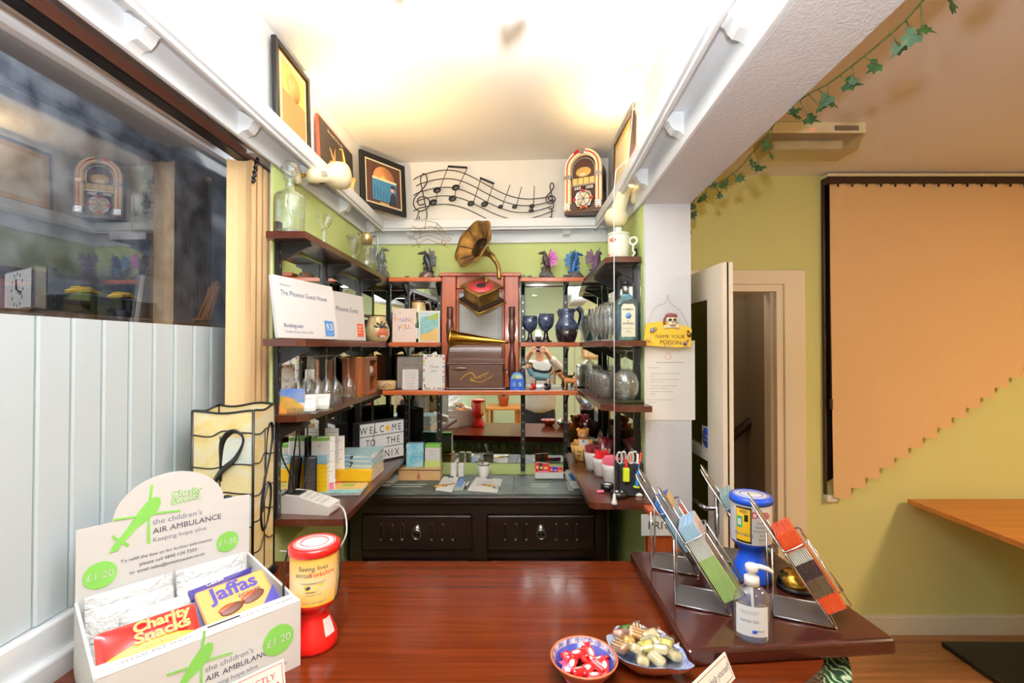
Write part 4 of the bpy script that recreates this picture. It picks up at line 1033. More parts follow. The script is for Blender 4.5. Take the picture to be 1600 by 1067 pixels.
def tin(loc, rz, col, label):
    t = thing('collecting_tin', label, 'collecting tin', loc, rz)
    m = MB().lathe(col, [(.0, 0), (.054, 0), (.056, .006), (.055, .025), (.045, .05), (.037, .07), (.034, .085), (.040, .096), (.054, .110), (.0565, .118), (.0565, .236)], 36); part('body', m, t)
    m = MB().lathe(col, [(.0565, .232), (.061, .234), (.061, .249), (.056, .253), (.048, .252), (0, .252)], 36); m.lathe('card_white', [(.05, .2525), (.05, .2532), (.0, .2532)], 32)
    for r in (.047, .032): m.tube(col, [(r * math.cos(i * PI / 16), r * math.sin(i * PI / 16), .2534) for i in range(32)], .0012, 5, True)
    part('lid', m, t); return t
tl = Vector((-.494, 1.192, CZ)); fa = -PI / 2 + .35
t = tin(tl, 0, 'tin_red', 'red plastic collecting tin with yellow label beside the charity box')
m = MB().wrap('tin_label', .0572, fa - 2.2, fa + 2.2, .119, .233, 40); part('label', m, t, 'orange to cream label')
m = MB(); R = .0578
m.text_cyl('print_dark', 'Saving lives', .0155, R, fa, .205); m.text_cyl('print_dark', 'across', .0155, R, fa - .40, .190, align='CENTER'); m.text_cyl('tin_red', 'Yorkshire', .0155, R, fa + .36, .190)
m.text_cyl('print_grey', 'www.yaa.org.uk', .0085, R, fa + .05, .127); m.text_cyl('print_grey', 'charity number 1084305', .004, R, fa, .146)
part('lettering', m, t)
m = MB()
def onc(a, z, r=.0582): return (r * math.cos(fa + a), r * math.sin(fa + a), z)
m.poly('heli_yellow', [onc(a, z) for a, z in ((-.36, .166), (-.30, .172), (-.1, .174), (.1, .174), (.3, .171), (.36, .177), (.40, .177), (.37, .168), (.12, .164), (-.05, .158), (-.25, .157), (-.33, .161))])
m.poly('print_dark', [onc(a, z, .0585) for a, z in ((-.33, .164), (-.22, .169), (-.12, .169), (-.12, .163), (-.22, .160))]); m.tube('print_grey', [onc(a, .1765 + .001 * a, .0586) for a in [-.5 + .1 * i for i in range(11)]], .0006, 4); m.tube('print_dark', [onc(a, .155, .0586) for a in [-.3 + .1 * i for i in range(5)]], .0006, 4)
part('helicopter_picture', m, t, 'printed yellow helicopter')
m = MB().tube('black', catmull([(-.061, -.01, .238), (-.066, -.018, .20), (-.063, -.03, .14), (-.05, -.045, .10)], 5), .0028, 6).tube('black', catmull([(.061, .01, .238), (.065, .0, .2), (.064, -.012, .14), (.058, -.02, .12)], 5), .0028, 6); part('carrying_cord', m, t, 'black cord')
m = MB().wrap('card_white', .0575, fa + .5, fa + 1.1, .02, .05, 10); m2 = MB()
part('sticker', MB().grid('card_white', 8, 6, lambda u, v: ((.0375 + .0135 * (1 - v) + .0015) * math.cos(fa + .55 + .6 * u), (.0375 + .0135 * (1 - v) + .0015) * math.sin(fa + .55 + .6 * u), .035 + .038 * v)), t, 'white round sticker')
tl = Vector((.727, 1.447, RZS)); fa = -PI / 2 - .2
t = tin(tl, 0, 'tin_blue', 'blue plastic collecting tin with white defibrillator label among the leaflet racks')
mat('label_yellow', (248, 196, 40), .5); mat('label_green', (40, 140, 90), .5); mat('label_red', (190, 30, 50), .5)
m = MB().wrap('card_white', .0572, fa - 2.4, fa + 2.4, .119, .231, 40); part('label', m, t, 'white label')
m = MB().wrap('black', .0576, fa - 1.02, fa - .24, .122, .226, 10); m.wrap('label_yellow', .0579, fa - 1.0, fa - .30, .128, .221, 10); m.wrap('label_green', .0582, fa - .97, fa - .68, .165, .198, 8); m.wrap('card_white', .0585, fa - .92, fa - .74, .172, .191, 6); m.wrap('black', .0582, fa - .58, fa - .40, .185, .205, 6)
m.text_cyl('print_dark', 'AED', .012, .0583, fa - .62, .209, bold=.02); m.text_cyl('biscuit_blue', 'TRAINING', .012, .0583, fa - .64, .142); part('poster_panel', m, t, 'yellow poster panel')
m = MB(); m.text_cyl('label_red', 'Defib', .026, .058, fa + .24, .198, bold=.015)
for k, s in enumerate(('Scarborough', 'Heartsafe appeal', 'We are raising funds', 'for local', 'Please give')): m.text_cyl('print_grey', s, .008, .058, fa + .38, .182 - .012 * k)
part('lettering', m, t)

# sanitiser bottle
glass('clear_bottle', (246, 249, 250), .10, .7, .03, power=2.6, haze=.06); mat('sanitiser_label', (226, 232, 238), .5); mat('gel', (214, 226, 232), .1)
t = thing('sanitiser_bottle', 'clear pump bottle of hand sanitiser with white label on the raised counter', 'bottle', (.579, 1.151, RZS), math.radians(-12))
m = MB().lathe('clear_bottle', [(.0, 0), (.036, 0), (.040, .006), (.041, .05), (.041, .09), (.037, .108), (.026, .120), (.013, .127), (.013, .132)], 32, sy=.72); part('body', m, t)
m = MB().lathe('clear_bottle', [(.034, .006), (.038, .01), (.038, .075), (.0, .075)], 28, sy=.7); part('gel', m, t, 'clear gel')
m = MB().wrap('sanitiser_label', .0418, -PI / 2 - 1.15, -PI / 2 + .75, .018, .088, 24, sy=.73)
m.text_cyl('print_dark', 'HAND GEL', .009, .0424, -PI / 2 - .3, .05, sy=.73); m.text_cyl('grey_ink', 'hygiene sanitiser 500 ml\nkills germs, dries fast', .0045, .0424, -PI / 2 - .3, .074, sy=.73); m.ell('safety_blue', (-.002, -.0312, .03), (.006, .001, .004), 8, 6); m.text_cyl('print_dark', 'BRAND', .006, .0424, -PI / 2 + .25, .03, sy=.73)
part('label', m, t)
m = MB().lathe('white', [(.017, .128), (.017, .146), (.012, .148), (.008, .15), (.008, .158), (.014, .16), (.015, .172), (.012, .176), (0, .177)], 20); m.tube('white', [(0, 0, .170), (.018, -.004, .173), (.034, -.008, .171), (.044, -.011, .164)], [.008, .006, .005, .0035], 10); m.tube('white', [(0, 0, .13), (.004, 0, .01)], .003, 6); part('pump', m, t, 'white pump')

# brass bell
t = thing('reception_bell', 'brass reception bell on a dark base behind the orange leaflet rack', 'bell', (.826, 1.388, RZS))
part('base', MB().lathe('black', [(0, 0), (.05, 0), (.05, .008), (.046, .012), (0, .012)], 28), t); part('dome', MB().lathe('brass', [(.045, .012), (.047, .018), (.044, .03), (.036, .042), (.022, .05), (.008, .053), (0, .053)], 28), t)
part('plunger', MB().lathe('brass', [(.004, .052), (.004, .064), (.007, .066), (.006, .071), (0, .072)], 14), t)

# leaflet racks
for n_, c in (('sky_blue', (176, 210, 236)), ('leaf_green', (160, 184, 110)), ('leaf_white', (226, 228, 226)), ('mid_blue', (60, 112, 184)), ('bright_orange', (232, 84, 40)), ('pale_teal', (176, 206, 206)), ('deep_teal', (40, 112, 126)), ('photo_brown', (128, 98, 84)), ('photo_skin', (204, 168, 140)), ('photo_dark', (60, 44, 44)), ('field_green', (150, 166, 60)), ('sand', (222, 190, 130)), ('pale_pink', (240, 214, 206))):
    mat(n_, c, .35)
def mesh_plate():
    mat('mesh_metal', (150, 150, 152), .35, .9, bump=(900, .5))
mesh_plate()
RR = math.radians(-22)
sl0, sl1 = Vector((.128, 0, .012)), Vector((-.036, 0, .265)); sd = (sl1 - sl0).normalized(); sn = Vector((-sd.z, 0, sd.x)) * -1   # slope direction and outward normal
if sn.x < 0: sn = -sn
def rack(loc, label):
    t = thing('leaflet_rack', label, 'leaflet rack', loc, RR); W = .115; w_ = .0026
    m = MB().rbox('mesh_metal', 0, .138, 0, W, .001, .004, .001); m.tube('chrome', [(0, 0, .004), (.138, 0, .004), (.138, W, .004), (0, W, .004)], .0028, 8, True); part('base', m, t)
    m = MB()
    for y in (0, W): m.tube('chrome', [(0, y, .004), (-.002, y, .178)], w_, 8); m.tube('chrome', [sl0 + Vector((.006, y, -.008)), sl1 + Vector((0, y, 0))], w_, 8)
    part('side_frame', m, t)
    m = MB().add('mesh_metal', [sl0, sl0 + Vector((0, W, 0)), sl1 + sd * -.03 + Vector((0, W, 0)), sl1 - sd * .03], [(0, 1, 2, 3)])
    part('back_panel', m, t)
    for y in (.022, W - .022):
        c = sl1 - sd * .015; P = [c + Vector((0, y + .021 * math.cos(a), 0)) + sd * (.042 * math.sin(a)) for a in [2 * PI * i / 22 for i in range(22)]]
        part('ear_plate', MB().prism('mesh_metal', P, sn * .002).tube('chrome', P, .0022, 6, True), t)
    q = sl0 + sd * .19; o = sn * .062
    m = MB().tube('chrome', catmull([q + Vector((0, -.002, 0)), q + o * .6 + Vector((0, -.004, 0)), q + o + Vector((0, .012, 0)), q + o + Vector((0, W / 2, 0)), q + o + Vector((0, W - .012, 0)), q + o * .6 + Vector((0, W + .004, 0)), q + Vector((0, W + .002, 0))], 5), w_, 8)
    b = sl0 + sd * .012
    m.tube('chrome', [q + o + Vector((0, .018, 0)), b + o + Vector((0, .018, 0)), b + Vector((0, .018, 0))], w_, 8); m.tube('chrome', [q + o + Vector((0, W - .018, 0)), b + o + Vector((0, W - .018, 0)), b + Vector((0, W - .018, 0))], w_, 8); part('front_wire', m, t)
    return t
def leaflets(loc, n, top_c, edge_c, faces, label, group, thick=.0038, L=.21):
    MW = frame_of(loc, RR); W = .099
    for k in range(n):
        o = sl0 + sd * (.016) + sn * (.004 + k * (thick + .0010)); sh_ = .001 * (k % 3)
        m = MB()
        def P(a, y, h): return o + sd * a + Vector((0, .008 + y, 0)) + sn * h
        def slabx(mt, a0, a1, y0, y1, h0, h1): m.add(mt, [P(a0, y0, h0), P(a1, y0, h0), P(a1, y1, h0), P(a0, y1, h0), P(a0, y0, h1), P(a1, y0, h1), P(a1, y1, h1), P(a0, y1, h1)], [(3, 2, 1, 0), (4, 5, 6, 7), (0, 1, 5, 4), (1, 2, 6, 5), (2, 3, 7, 6), (3, 0, 4, 7)])
        for a0, a1, c in edge_c: slabx(c, a0 * L, a1 * L + sh_ * (a1 == 1), 0, W, 0, thick * .94)
        if k == n - 1:
            for a0, a1, y0, y1, c in faces: slabx(c, a0 * L, a1 * L, y0 * W, y1 * W, thick * .97, thick * 1.02)
        c0_ = o; 
        for i in range(len(m.v)): m.v[i] = m.v[i] - c0_
        ob = solo('leaflet', m, label, 'leaflet', MW @ c0_, RR, group)
rs = [((.441, 1.29), 'chrome wire rack of green and pale blue leaflets, directly behind the sanitiser bottle'), ((.441, 1.504), 'chrome wire rack of dark blue leaflets beside the private sign'), ((.677, 1.235), 'chrome wire rack of bright orange leaflets at the counter end'), ((.672, 1.555), 'chrome wire rack of pale teal leaflets behind the blue collecting tin')]
R = [Vector((x, y, RZS)) for (x, y), _ in rs]
for q, (_, lab) in zip(R, rs): rack(q, lab)
leaflets(R[0], 10, '', [(0, .55, 'leaf_green'), (.55, .8, 'leaf_white'), (.8, 1, 'sky_blue')], [(0, .3, 0, 1, 'field_green'), (.3, .75, 0, 1, 'photo_brown'), (.45, .62, .3, .8, 'photo_skin'), (.75, 1, 0, 1, 'pale_pink')], 'green and pale blue countryside leaflet in the rack behind the sanitiser', 'green leaflets in the wire rack')
leaflets(R[1], 9, '', [(0, .2, 'photo_dark'), (.2, .75, 'sky_blue'), (.75, 1, 'mid_blue')], [(0, .5, 0, 1, 'mid_blue'), (.5, .8, 0, 1, 'sky_blue'), (.8, 1, 0, 1, 'sand')], 'dark blue topped leaflet in the rack beside the private sign', 'blue leaflets in the wire rack')
leaflets(R[2], 10, '', [(0, .2, 'bright_orange'), (.2, .42, 'steel'), (.42, .62, 'photo_dark'), (.62, .78, 'leaf_white'), (.78, 1, 'bright_orange')], [(0, 1, 0, 1, 'bright_orange'), (.2, .6, .3, .85, 'photo_skin'), (.7, .82, .2, .8, 'leaf_white')], 'orange leaflet in the wire rack at the counter end', 'orange leaflets in the wire rack')
leaflets(R[3], 8, '', [(0, .3, 'deep_teal'), (.3, .8, 'mid_blue'), (.8, 1, 'pale_teal')], [(0, 1, 0, 1, 'pale_teal')], 'pale teal topped leaflet in the rack behind the blue tin', 'teal leaflets in the wire rack')

# bowls of sweets
mat('terracotta', (170, 84, 50), .5); mat('dish_blue', (52, 78, 158), .25, var=(28, (200, 208, 224), 4), coat=.5); mat('bowl_blue', (50, 58, 132), .25, coat=.4); mat('bowl_pattern', (206, 204, 214), .3, var=(90, (70, 66, 120), 2), coat=.4)
bc = Vector((.160, 1.062, CZ))
t = thing('sweet_bowl', 'round terracotta bowl with blue patterned inside holding red sweets', 'bowl', bc)
part('body', MB().lathe('terracotta', [(0, 0), (.034, 0), (.038, .006), (.058, .028), (.072, .048), (.075, .053), (.072, .055), (.0705, .052), (.066, .044), (.05, .022), (0, .008)], 40), t)
m = MB().lathe('bowl_pattern', [(.0695, .0525), (.064, .042)], 40, cap=False); m.lathe('bowl_blue', [(.064, .042), (.05, .026), (.03, .014), (0, .011)], 40, cap=False); m.v; 
part('glaze', m, t, 'blue and white glaze')
mat('sweet_red', (214, 34, 36), .2, coat=.5); mat('sweet_green', (70, 170, 50), .2, coat=.5); mat('sweet_pink', (228, 110, 160), .2, coat=.5); mat('sweet_white', (244, 240, 238), .3)
def candy(m, mt):
    m.rbox(mt, -.017, .017, -.011, .011, -.007, .007, .005)
    for s in (-1, 1):
        m.add(mt, [(s * .016, -.005, .002), (s * .028, -.012, .004), (s * .029, .0, -.003), (s * .028, .012, .004), (s * .016, .005, .002), (s * .016, 0, -.003)], [(0, 1, 2, 5), (5, 2, 3, 4), (2, 1, 0, 5), (4, 3, 2, 5)])
    m.ell('sweet_white', (0, 0, .0068), (.011, .006, .0012), 10, 6)
rnd = random.Random(11)
for k in range(15):
    a = 2.4 * k; r = .012 + .034 * math.sqrt(k / 15); z = .024 + .020 * (1 - (r / .05) ** 2) + .006 * (k % 2)
    m = MB(); candy(m, 'sweet_green' if k == 6 else 'sweet_pink' if k == 12 else 'sweet_red')
    lab = 'red wrapped sweet in the round terracotta bowl' if k not in (6, 12) else ('single green wrapped sweet among the red ones in the bowl' if k == 6 else 'single pink wrapped sweet at the edge of the red sweets')
    solo('wrapped_sweet', m, lab, 'sweet', bc + Vector((r * math.cos(a), r * math.sin(a), z)), rot=(rnd.uniform(-.5, .5), rnd.uniform(-.5, .5), rnd.uniform(0, 6)), group='sweets in the round bowl' if k not in (6, 12) else None)
dc = Vector((.306, 1.112, CZ))
t = thing('leaf_dish', 'leaf-shaped blue and white pottery dish heaped with boiled sweets', 'dish', dc, math.radians(-40))
def leafw(a):
    c = math.cos(a); return (.088 + .022 * max(0, c) ** 3) * (1 - .0 * c), 1
def leafp(a, k):
    c, s = math.cos(a), math.sin(a)
    rx = .084 + .030 * max(0, c) ** 4; ry = .078 * (1 - .25 * max(0, c) ** 2); sc_ = 1 + .035 * math.cos(9 * a)
    return rx * c * sc_ * k, ry * s * sc_ * k
def dish(m, mt, rows):
    n = 54; vs = []
    for k, z, bump in rows:
        for i in range(n):
            x, y = leafp(2 * PI * i / n, k); vs.append((x, y, z + bump * math.cos(9 * 2 * PI * i / n)))
    fs = [[j * n + i, j * n + (i + 1) % n, (j + 1) * n + (i + 1) % n, (j + 1) * n + i] for j in range(len(rows) - 1) for i in range(n)]
    fs.append([(len(rows) - 1) * n + i for i in range(n)]); m.add(mt, vs, fs, True)
m = MB(); dish(m, 'terracotta', [(.98, .042, .003), (.85, .026, .001), (.5, .004, 0), (.46, 0, 0)]); part('body', m, t, 'terracotta underside')
m = MB(); dish(m, 'dish_blue', [(.98, .0425, .003), (1.0, .045, .003), (.96, .044, .003), (.8, .028, .001), (.45, .009, 0)]); part('glaze', m, t, 'blue and white glaze')
mat('boil_cream', (242, 230, 180), .15, coat=.6); mat('boil_yellow', (224, 214, 110), .15, coat=.6); mat('boil_brown', (184, 120, 72), .15, coat=.6); mat('boil_stripe', (150, 84, 44), .3); mat('boil_amber', (226, 170, 70), .15, coat=.6); mat('boil_pink', (228, 170, 150), .15, coat=.6)
sw = ['boil_cream', 'boil_brown', 'boil_yellow', 'boil_cream', 'boil_amber', 'boil_cream', 'boil_brown', 'boil_cream', 'boil_yellow', 'boil_pink', 'boil_cream', 'boil_amber', 'boil_brown', 'boil_cream', 'sweet_green', 'boil_cream', 'boil_cream']
MD = frame_of(dc, math.radians(-40))
names_ = {'boil_cream': 'cream', 'boil_brown': 'brown striped', 'boil_yellow': 'pale yellow', 'boil_amber': 'amber', 'boil_pink': 'pink', 'sweet_green': 'green'}
for k, c in enumerate(sw):
    a = 2.4 * k + .4; r = .060 * math.sqrt((k + .5) / len(sw)); z = .036 + .022 * (1 - (r / .066) ** 2) + .004 * (k % 2)
    m = MB().rbox(c, -.019, .019, -.014, .014, -.010, .010, .008, 3)
    if c == 'boil_brown':
        for q in (-.008, 0, .008): m.rbox('boil_cream', -.0185, .0185, q - .0016, q + .0016, .0082, .0104, .001)
    w_ = MB().rbox('plastic_wrap', -.022, .022, -.015, .015, -.011, .011, .008)
    for s in (-1, 1): w_.add('plastic_wrap', [(s * .02, -.004, 0), (s * .033, -.013, .004), (s * .034, 0, -.003), (s * .033, .013, .003), (s * .02, .004, 0)], [(0, 1, 2), (0, 2, 4), (4, 2, 3)])
    one = c in ('boil_pink', 'sweet_green')
    q = thing('boiled_sweet', ('single ' if one else '') + names_[c] + ' boiled sweet in clear wrap in the leaf dish', 'sweet', MD @ Vector((r * 1.25 * math.cos(a), r * .9 * math.sin(a), z)), group=None if one else names_[c] + ' sweets in the leaf dish', rot=(rnd.uniform(-.5, .5), rnd.uniform(-.5, .5), rnd.uniform(0, 6)))
    part('sweet', m, q); part('wrapper', w_, q, 'clear twisted wrapper')

# tent cards
mat('card_border', (120, 70, 50), .7); mat('print_red', (206, 36, 44), .7)
def tent(name, label, pr, dirx, W, Hh, lean, draw, lz=CZ):
    """Folded card; pr = bottom corner at the reader's right, dirx = direction from its left to its right end."""
    a = math.atan2(dirx[1], dirx[0]); t = thing(name, label, 'sign', (pr[0], pr[1], lz), a)
    s, c = math.sin(lean), math.cos(lean)
    o = Matrix(((1, 0, 0, -W), (0, c, s, 0), (0, -s, c, 0), (0, 0, 0, 1)))
    m = MB(Matrix.Translation((-W, 0, 0)) @ Matrix.Rotation(-lean, 4, 'X')); m.box('paper', 0, W, -.0005, .0005, 0, Hh); part('front_card', m, t)
    m = MB(Matrix.Translation((-W, 2 * s * Hh + .001, 0)) @ Matrix.Rotation(lean, 4, 'X')); m.box('paper', 0, W, -.0005, .0005, 0, Hh); part('back_card', m, t)
    m = MB(Matrix.Translation((-W, 0, 0)) @ Matrix.Rotation(-lean, 4, 'X')); draw(m, W, Hh); part('lettering', m, t)
def rim(m, mt, x0, x1, z0, z1, t_=.0012):
    y = -.0008
    for a in ((x0, x1, z0, z0 + t_), (x0, x1, z1 - t_, z1), (x0, x0 + t_, z0, z1), (x1 - t_, x1, z0, z1)): m.box(mt, a[0], a[1], y, y + .0002, a[2], a[3])
def d1_(m, W, Hh): rim(m, 'card_border', .005, W - .005, .005, Hh - .005); m.text('print_dark', 'Please help yourself', .019, (W - .010, -.0008, Hh * .42), align='RIGHT', shear=.2, sx=.85)
tent('table_sign', 'small cream tent card inviting guests to help themselves, beside the raised shelf', (.499, 1.068), (.745, .667), .17, .052, .45, d1_)
def d2_(m, W, Hh): rim(m, 'print_red', .004, W - .004, .004, Hh - .004); m.text('print_red', 'STRICTLY', .017, (W / 2 + .012, -.0008, Hh * .62)); m.text('print_red', 'NO SMOKING', .022, (W / 2, -.0008, Hh * .30), bold=.02, sx=.8)
tent('table_sign', 'white tent card with red no smoking lettering in front of the charity box', (-.475, 1.008), (.684, .729), .135, .075, .25, d2_)
mat('antique_silver', (216, 190, 140), .3, .8)
# ------------------------------------------------------------------ side shelves by the window, and the back shelves
e = .0006
# top shelf: crystal and dragons
zt1 = YT + e
t = thing('decanter', 'heavy square-shouldered cut-glass decanter with ball stopper on the top shelf end', 'decanter', (-.785, 1.665, zt1))
m = MB().lathe('crystal', [(0, 0), (.047, 0), (.05, .004), (.05, .13), (.046, .142), (.03, .152), (.017, .160), (.015, .186), (.023, .196), (.023, .199), (.014, .199)], 32, wob=lambda a, j: 1 + (.035 * math.cos(12 * a) if 2 <= j <= 4 else 0)); part('body', m, t)
part('base_glass', MB().lathe('crystal', [(0, .004), (.042, .004), (.042, .016), (0, .018)], 20, wob=lambda a, j: 1 + .06 * math.cos(10 * a)), t)
m = MB().lathe('crystal', [(.012, .175), (.012, .2), (.018, .206), (.028, .222), (.030, .236), (.024, .252), (.012, .262), (0, .263)], 10); m.sm = [False] * len(m.sm); part('stopper', m, t)
t = thing('glass_ornament', 'twisted clear glass candle ornament on the top side shelf next to the decanter', 'ornament', (-.775, 1.945, zt1))
m = MB().lathe('crystal', [(0, 0), (.024, 0), (.02, .012), (.009, .02), (.012, .04), (.007, .055), (.013, .075), (.008, .095)], 14)
m.tube('crystal', catmull([(0, 0, .09), (-.012, 0, .11), (-.028, 0, .13), (-.022, 0, .15)], 5), .007, 8); m.lathe('crystal', [(.006, .10), (.018, .118), (.019, .15), (.016, .15)], 16, (.014, 0, 0)); part('body', m, t)
solo('glass_vase', MB().lathe('crystal', [(0, 0), (.022, 0), (.018, .01), (.01, .03), (.012, .06), (.022, .10), (.036, .15), (.033, .15), (.018, .10), (.006, .06), (0, .055)], 24, wob=lambda a, j: 1 + (.08 * math.cos(6 * a) if j in (6, 7) else 0)), 'small flared clear glass vase on the top side shelf before the metal-topped jug', 'vase', (-.775, 2.31, zt1))
t = thing('claret_jug', 'bulbous glass claret jug with hinged metal lid on the top side shelf', 'jug', (-.77, 2.50, zt1))
part('body', MB().lathe('crystal', [(0, 0), (.045, 0), (.057, .02), (.058, .05), (.045, .085), (.030, .11), (.028, .16)], 28), t)
m = MB().lathe('antique_silver', [(.029, .15), (.030, .195), (.026, .205), (.012, .212), (0, .214)], 24); m.tube('steel', catmull([(.028, 0, .19), (.055, 0, .19), (.06, 0, .15), (.05, 0, .08)], 5), .004, 8); m.ell('steel', (.002, 0, .222), (.007, .007, .01), 10, 8); m.tube('steel', [(-.026, 0, .195), (-.046, 0, .205)], [.009, .003], 8); part('lid', m, t, 'brass-coloured lid with handle')
# dragons: one skinned-looking body of tubes, wings, head
def dragon(name, label, loc, rz, cb, cw, s=1.0, pose=0, rock=None, cat='dragon figurine'):
    t = thing(name, label, cat, loc, rz)
    z0 = .0
    if rock:
        m = MB(); m.lathe(rock, [(.0, 0), (.044 * s, 0), (.046 * s, .008 * s), (.036 * s, .028 * s), (.022 * s, .04 * s), (0, .044 * s)], 12, wob=lambda a, j: 1 + .14 * math.sin(3 * a + j * 1.7)); m.sm = [False] * len(m.sm)
        part('rock', m, t); z0 = .034 * s
    B = catmull([(-.012, 0, .0), (-.012, 0, .03), (-.004, 0, .055), (.006, 0, .078), (.004, 0, .096), (.012, 0, .108), (.024, 0, .106)], 4)
    n = len(B); R = [(.013 + .007 * math.sin(PI * min(1, i / n * 1.5)) - .010 * max(0, i / n - .45)) * s for i in range(n)]
    if pose == 1: B = [Vector((-p.x, 0, p.z)) for p in B]
    m = MB().at((0, 0, z0)); m.tube(cb, [p * s for p in B], R, 10)
    hd = B[-1] * s; sgn = -1 if pose == 1 else 1
    m.ell(cb, hd + Vector((sgn * .006 * s, 0, 0)), (.015 * s, .008 * s, .008 * s), 10, 8); m.ell(cb, hd + Vector((sgn * .020 * s, 0, -.004 * s)), (.010 * s, .005 * s, .004 * s), 8, 6)
    for q in (-1, 1):
        m.tube(cb, [hd + Vector((-sgn * .002 * s, q * .004 * s, .004 * s)), hd + Vector((-sgn * .014 * s, q * .008 * s, .018 * s))], [.003 * s, .0006], 6)
        m.tube(cb, catmull([Vector((-.006 * sgn, q * .010, .03)) * s, Vector((.014 * sgn, q * .018, .026)) * s, Vector((.010 * sgn, q * .018, .004)) * s, Vector((.022 * sgn, q * .018, .0)) * s], 3), [.008 * s, .0085 * s, .008 * s, .007 * s, .006 * s, .006 * s, .005 * s, .005 * s, .004 * s, .003 * s], 8)
        m.tube(cb, catmull([Vector((.004 * sgn, q * .008, .066)) * s, Vector((.016 * sgn, q * .014, .056)) * s, Vector((.024 * sgn, q * .012, .046)) * s], 3), .004 * s, 6)
    m.tube(cb, catmull([Vector((-.016 * sgn, 0, .012)) * s, Vector((-.032 * sgn, .012, .004)) * s, Vector((-.024 * sgn, .034, .005)) * s, Vector((.006 * sgn, .036, .006)) * s], 4), [(.010 - .0007 * i) * s for i in range(13)], 8)
    part('body', m, t)
    for q in (-1, 1):
        m = MB().at((0, 0, z0)); r0 = Vector((-.008 * sgn, q * .008, .068)) * s
        tips = [Vector((-.012 * sgn, q * .030, .130)) * s, Vector((-.036 * sgn, q * .044, .112)) * s, Vector((-.052 * sgn, q * .046, .078)) * s, Vector((-.048 * sgn, q * .034, .040)) * s, Vector((-.022 * sgn, q * .012, .030)) * s]
        P = []
        for i, p in enumerate(tips):
            P.append(p)
            if i < len(tips) - 1: P.append((p + tips[i + 1]) / 2 * .84 + r0 * .16)
        for i in range(len(P) - 1):
            m.add(cw, [r0, P[i], P[i + 1], r0 + Vector((0, q * .002, 0)), P[i] + Vector((0, q * .002, 0)), P[i + 1] + Vector((0, q * .002, 0))], [(0, 1, 2), (5, 4, 3), (1, 4, 5, 2)])
        for p in tips[:4]: m.tube(cb, [r0, p], [.0035 * s, .001 * s], 6)
        part('wing', m, t)
    return t
for n_, c in (('dragon_grey', (112, 116, 122)), ('dragon_black', (40, 40, 44)), ('dragon_brown', (70, 52, 50)), ('wing_pink', (206, 96, 190)), ('dragon_blue', (34, 88, 156)), ('wing_blue', (70, 130, 176)), ('dragon_purple', (94, 66, 104)), ('wing_mauve', (150, 116, 140)), ('rock_brown', (94, 70, 60)), ('rock_grey', (86, 84, 88))): mat(n_, c, .35)
dragon('dragon_figurine', 'grey winged dragon figurine crouching at the corner of the top shelves', (-.745, 2.69, zt1), -.5, 'dragon_grey', 'dragon_grey', 1.12, 0, 'rock_grey')
dragon('dragon_figurine', 'black dragon figurine roaring upwards on a brown rock beside the gramophone plaque', (-.489, 2.725, zt1), .2, 'dragon_black', 'dragon_grey', 1.05, 1, 'rock_brown')
dragon('dragon_figurine', 'dark dragon figurine with bright pink wings on a grey rock', (.195, 2.712, zt1), .5, 'dragon_brown', 'wing_pink', 1.02, 1, 'rock_grey')
dragon('dragon_figurine', 'bright blue dragon figurine with folded blue wings at the shelf end', (.362, 2.712, zt1), .3, 'dragon_blue', 'wing_blue', 1.0, 0, 'rock_grey')
t = dragon('dragon_figurine', 'purple dragon figurine holding a clear crystal disc on the corner of the top shelf', (.475, 2.645, zt1), .8, 'dragon_purple', 'wing_mauve', .98, 0, 'rock_brown')
part('crystal_disc', MB().lathe('clear_glass', [(0, -.004), (.045, -.004), (.047, 0), (.045, .004), (0, .004)], 28, (-.02, .03, .095), ax='Y'), t)
solo('small_shell', MB().lathe('rock_brown', [(.018, 0), (.015, .009), (.007, .015), (0, .016)], 14), 'tiny brown domed shell on the short shelf beside the pink-winged dragon', 'shell', (.098, 2.70, zt1))
# gramophone plaque: horn relief with stave, hung over the cabinet frame
mat('antique_gold', (176, 134, 62), .4, .55, var=(16, (106, 74, 40), 4)); mat('horn_dark', (52, 38, 34), .45, .4); mat('record_red', (166, 48, 56), .4); mat('wire_gold', (150, 122, 76), .4, .7)
t = thing('gramophone_plaque', 'antique gold gramophone wall plaque with flared petal horn over the wooden cabinet', 'wall art', (0, 0, 0))
c = atd(741, 381, 2.56); ax = Vector((-.62, -.62, .32)).normalized(); q = Matrix.Translation(c) @ ax.to_track_quat('Z', 'Y').to_matrix().to_4x4()
m = MB(q); pet = lambda a, j: 1 + (.05 if j > 1 else .0) * math.cos(7 * a) * min(1, j / 4)
m.lathe('antique_gold', [(.018, -.115), (.026, -.095), (.04, -.07), (.062, -.045), (.092, -.018), (.122, .002), (.140, .010), (.138, .013), (.118, .006), (.09, -.012), (.06, -.038)], 42, wob=pet); m.lathe('horn_dark', [(.06, -.038), (.038, -.064), (.02, -.092), (0, -.10)], 28)
part('horn', m, t)
m = MB(q)
for i in range(7):
    a = 2 * PI * i / 7 + PI / 7; m.tube('horn_dark', [(r * math.cos(a) * (1 - .05 * min(1, k / 3)), r * math.sin(a) * (1 - .05 * min(1, k / 3)), z + .003) for k, (r, z) in enumerate([(.04, -.06), (.062, -.036), (.092, -.010), (.12, .008)])], .002, 5)
part('petal_rib', m, t, 'dark petal ribs')
p0 = c - ax * .112
nk = catmull([p0, p0 - ax * .03, atd(768, 400, 2.61), atd(778, 415, 2.61), atd(780, 436, 2.60)], 6); part('neck', MB().tube('antique_gold', nk, [.019 - .007 * min(1, i / 16) for i in range(len(nk))], 12), t)
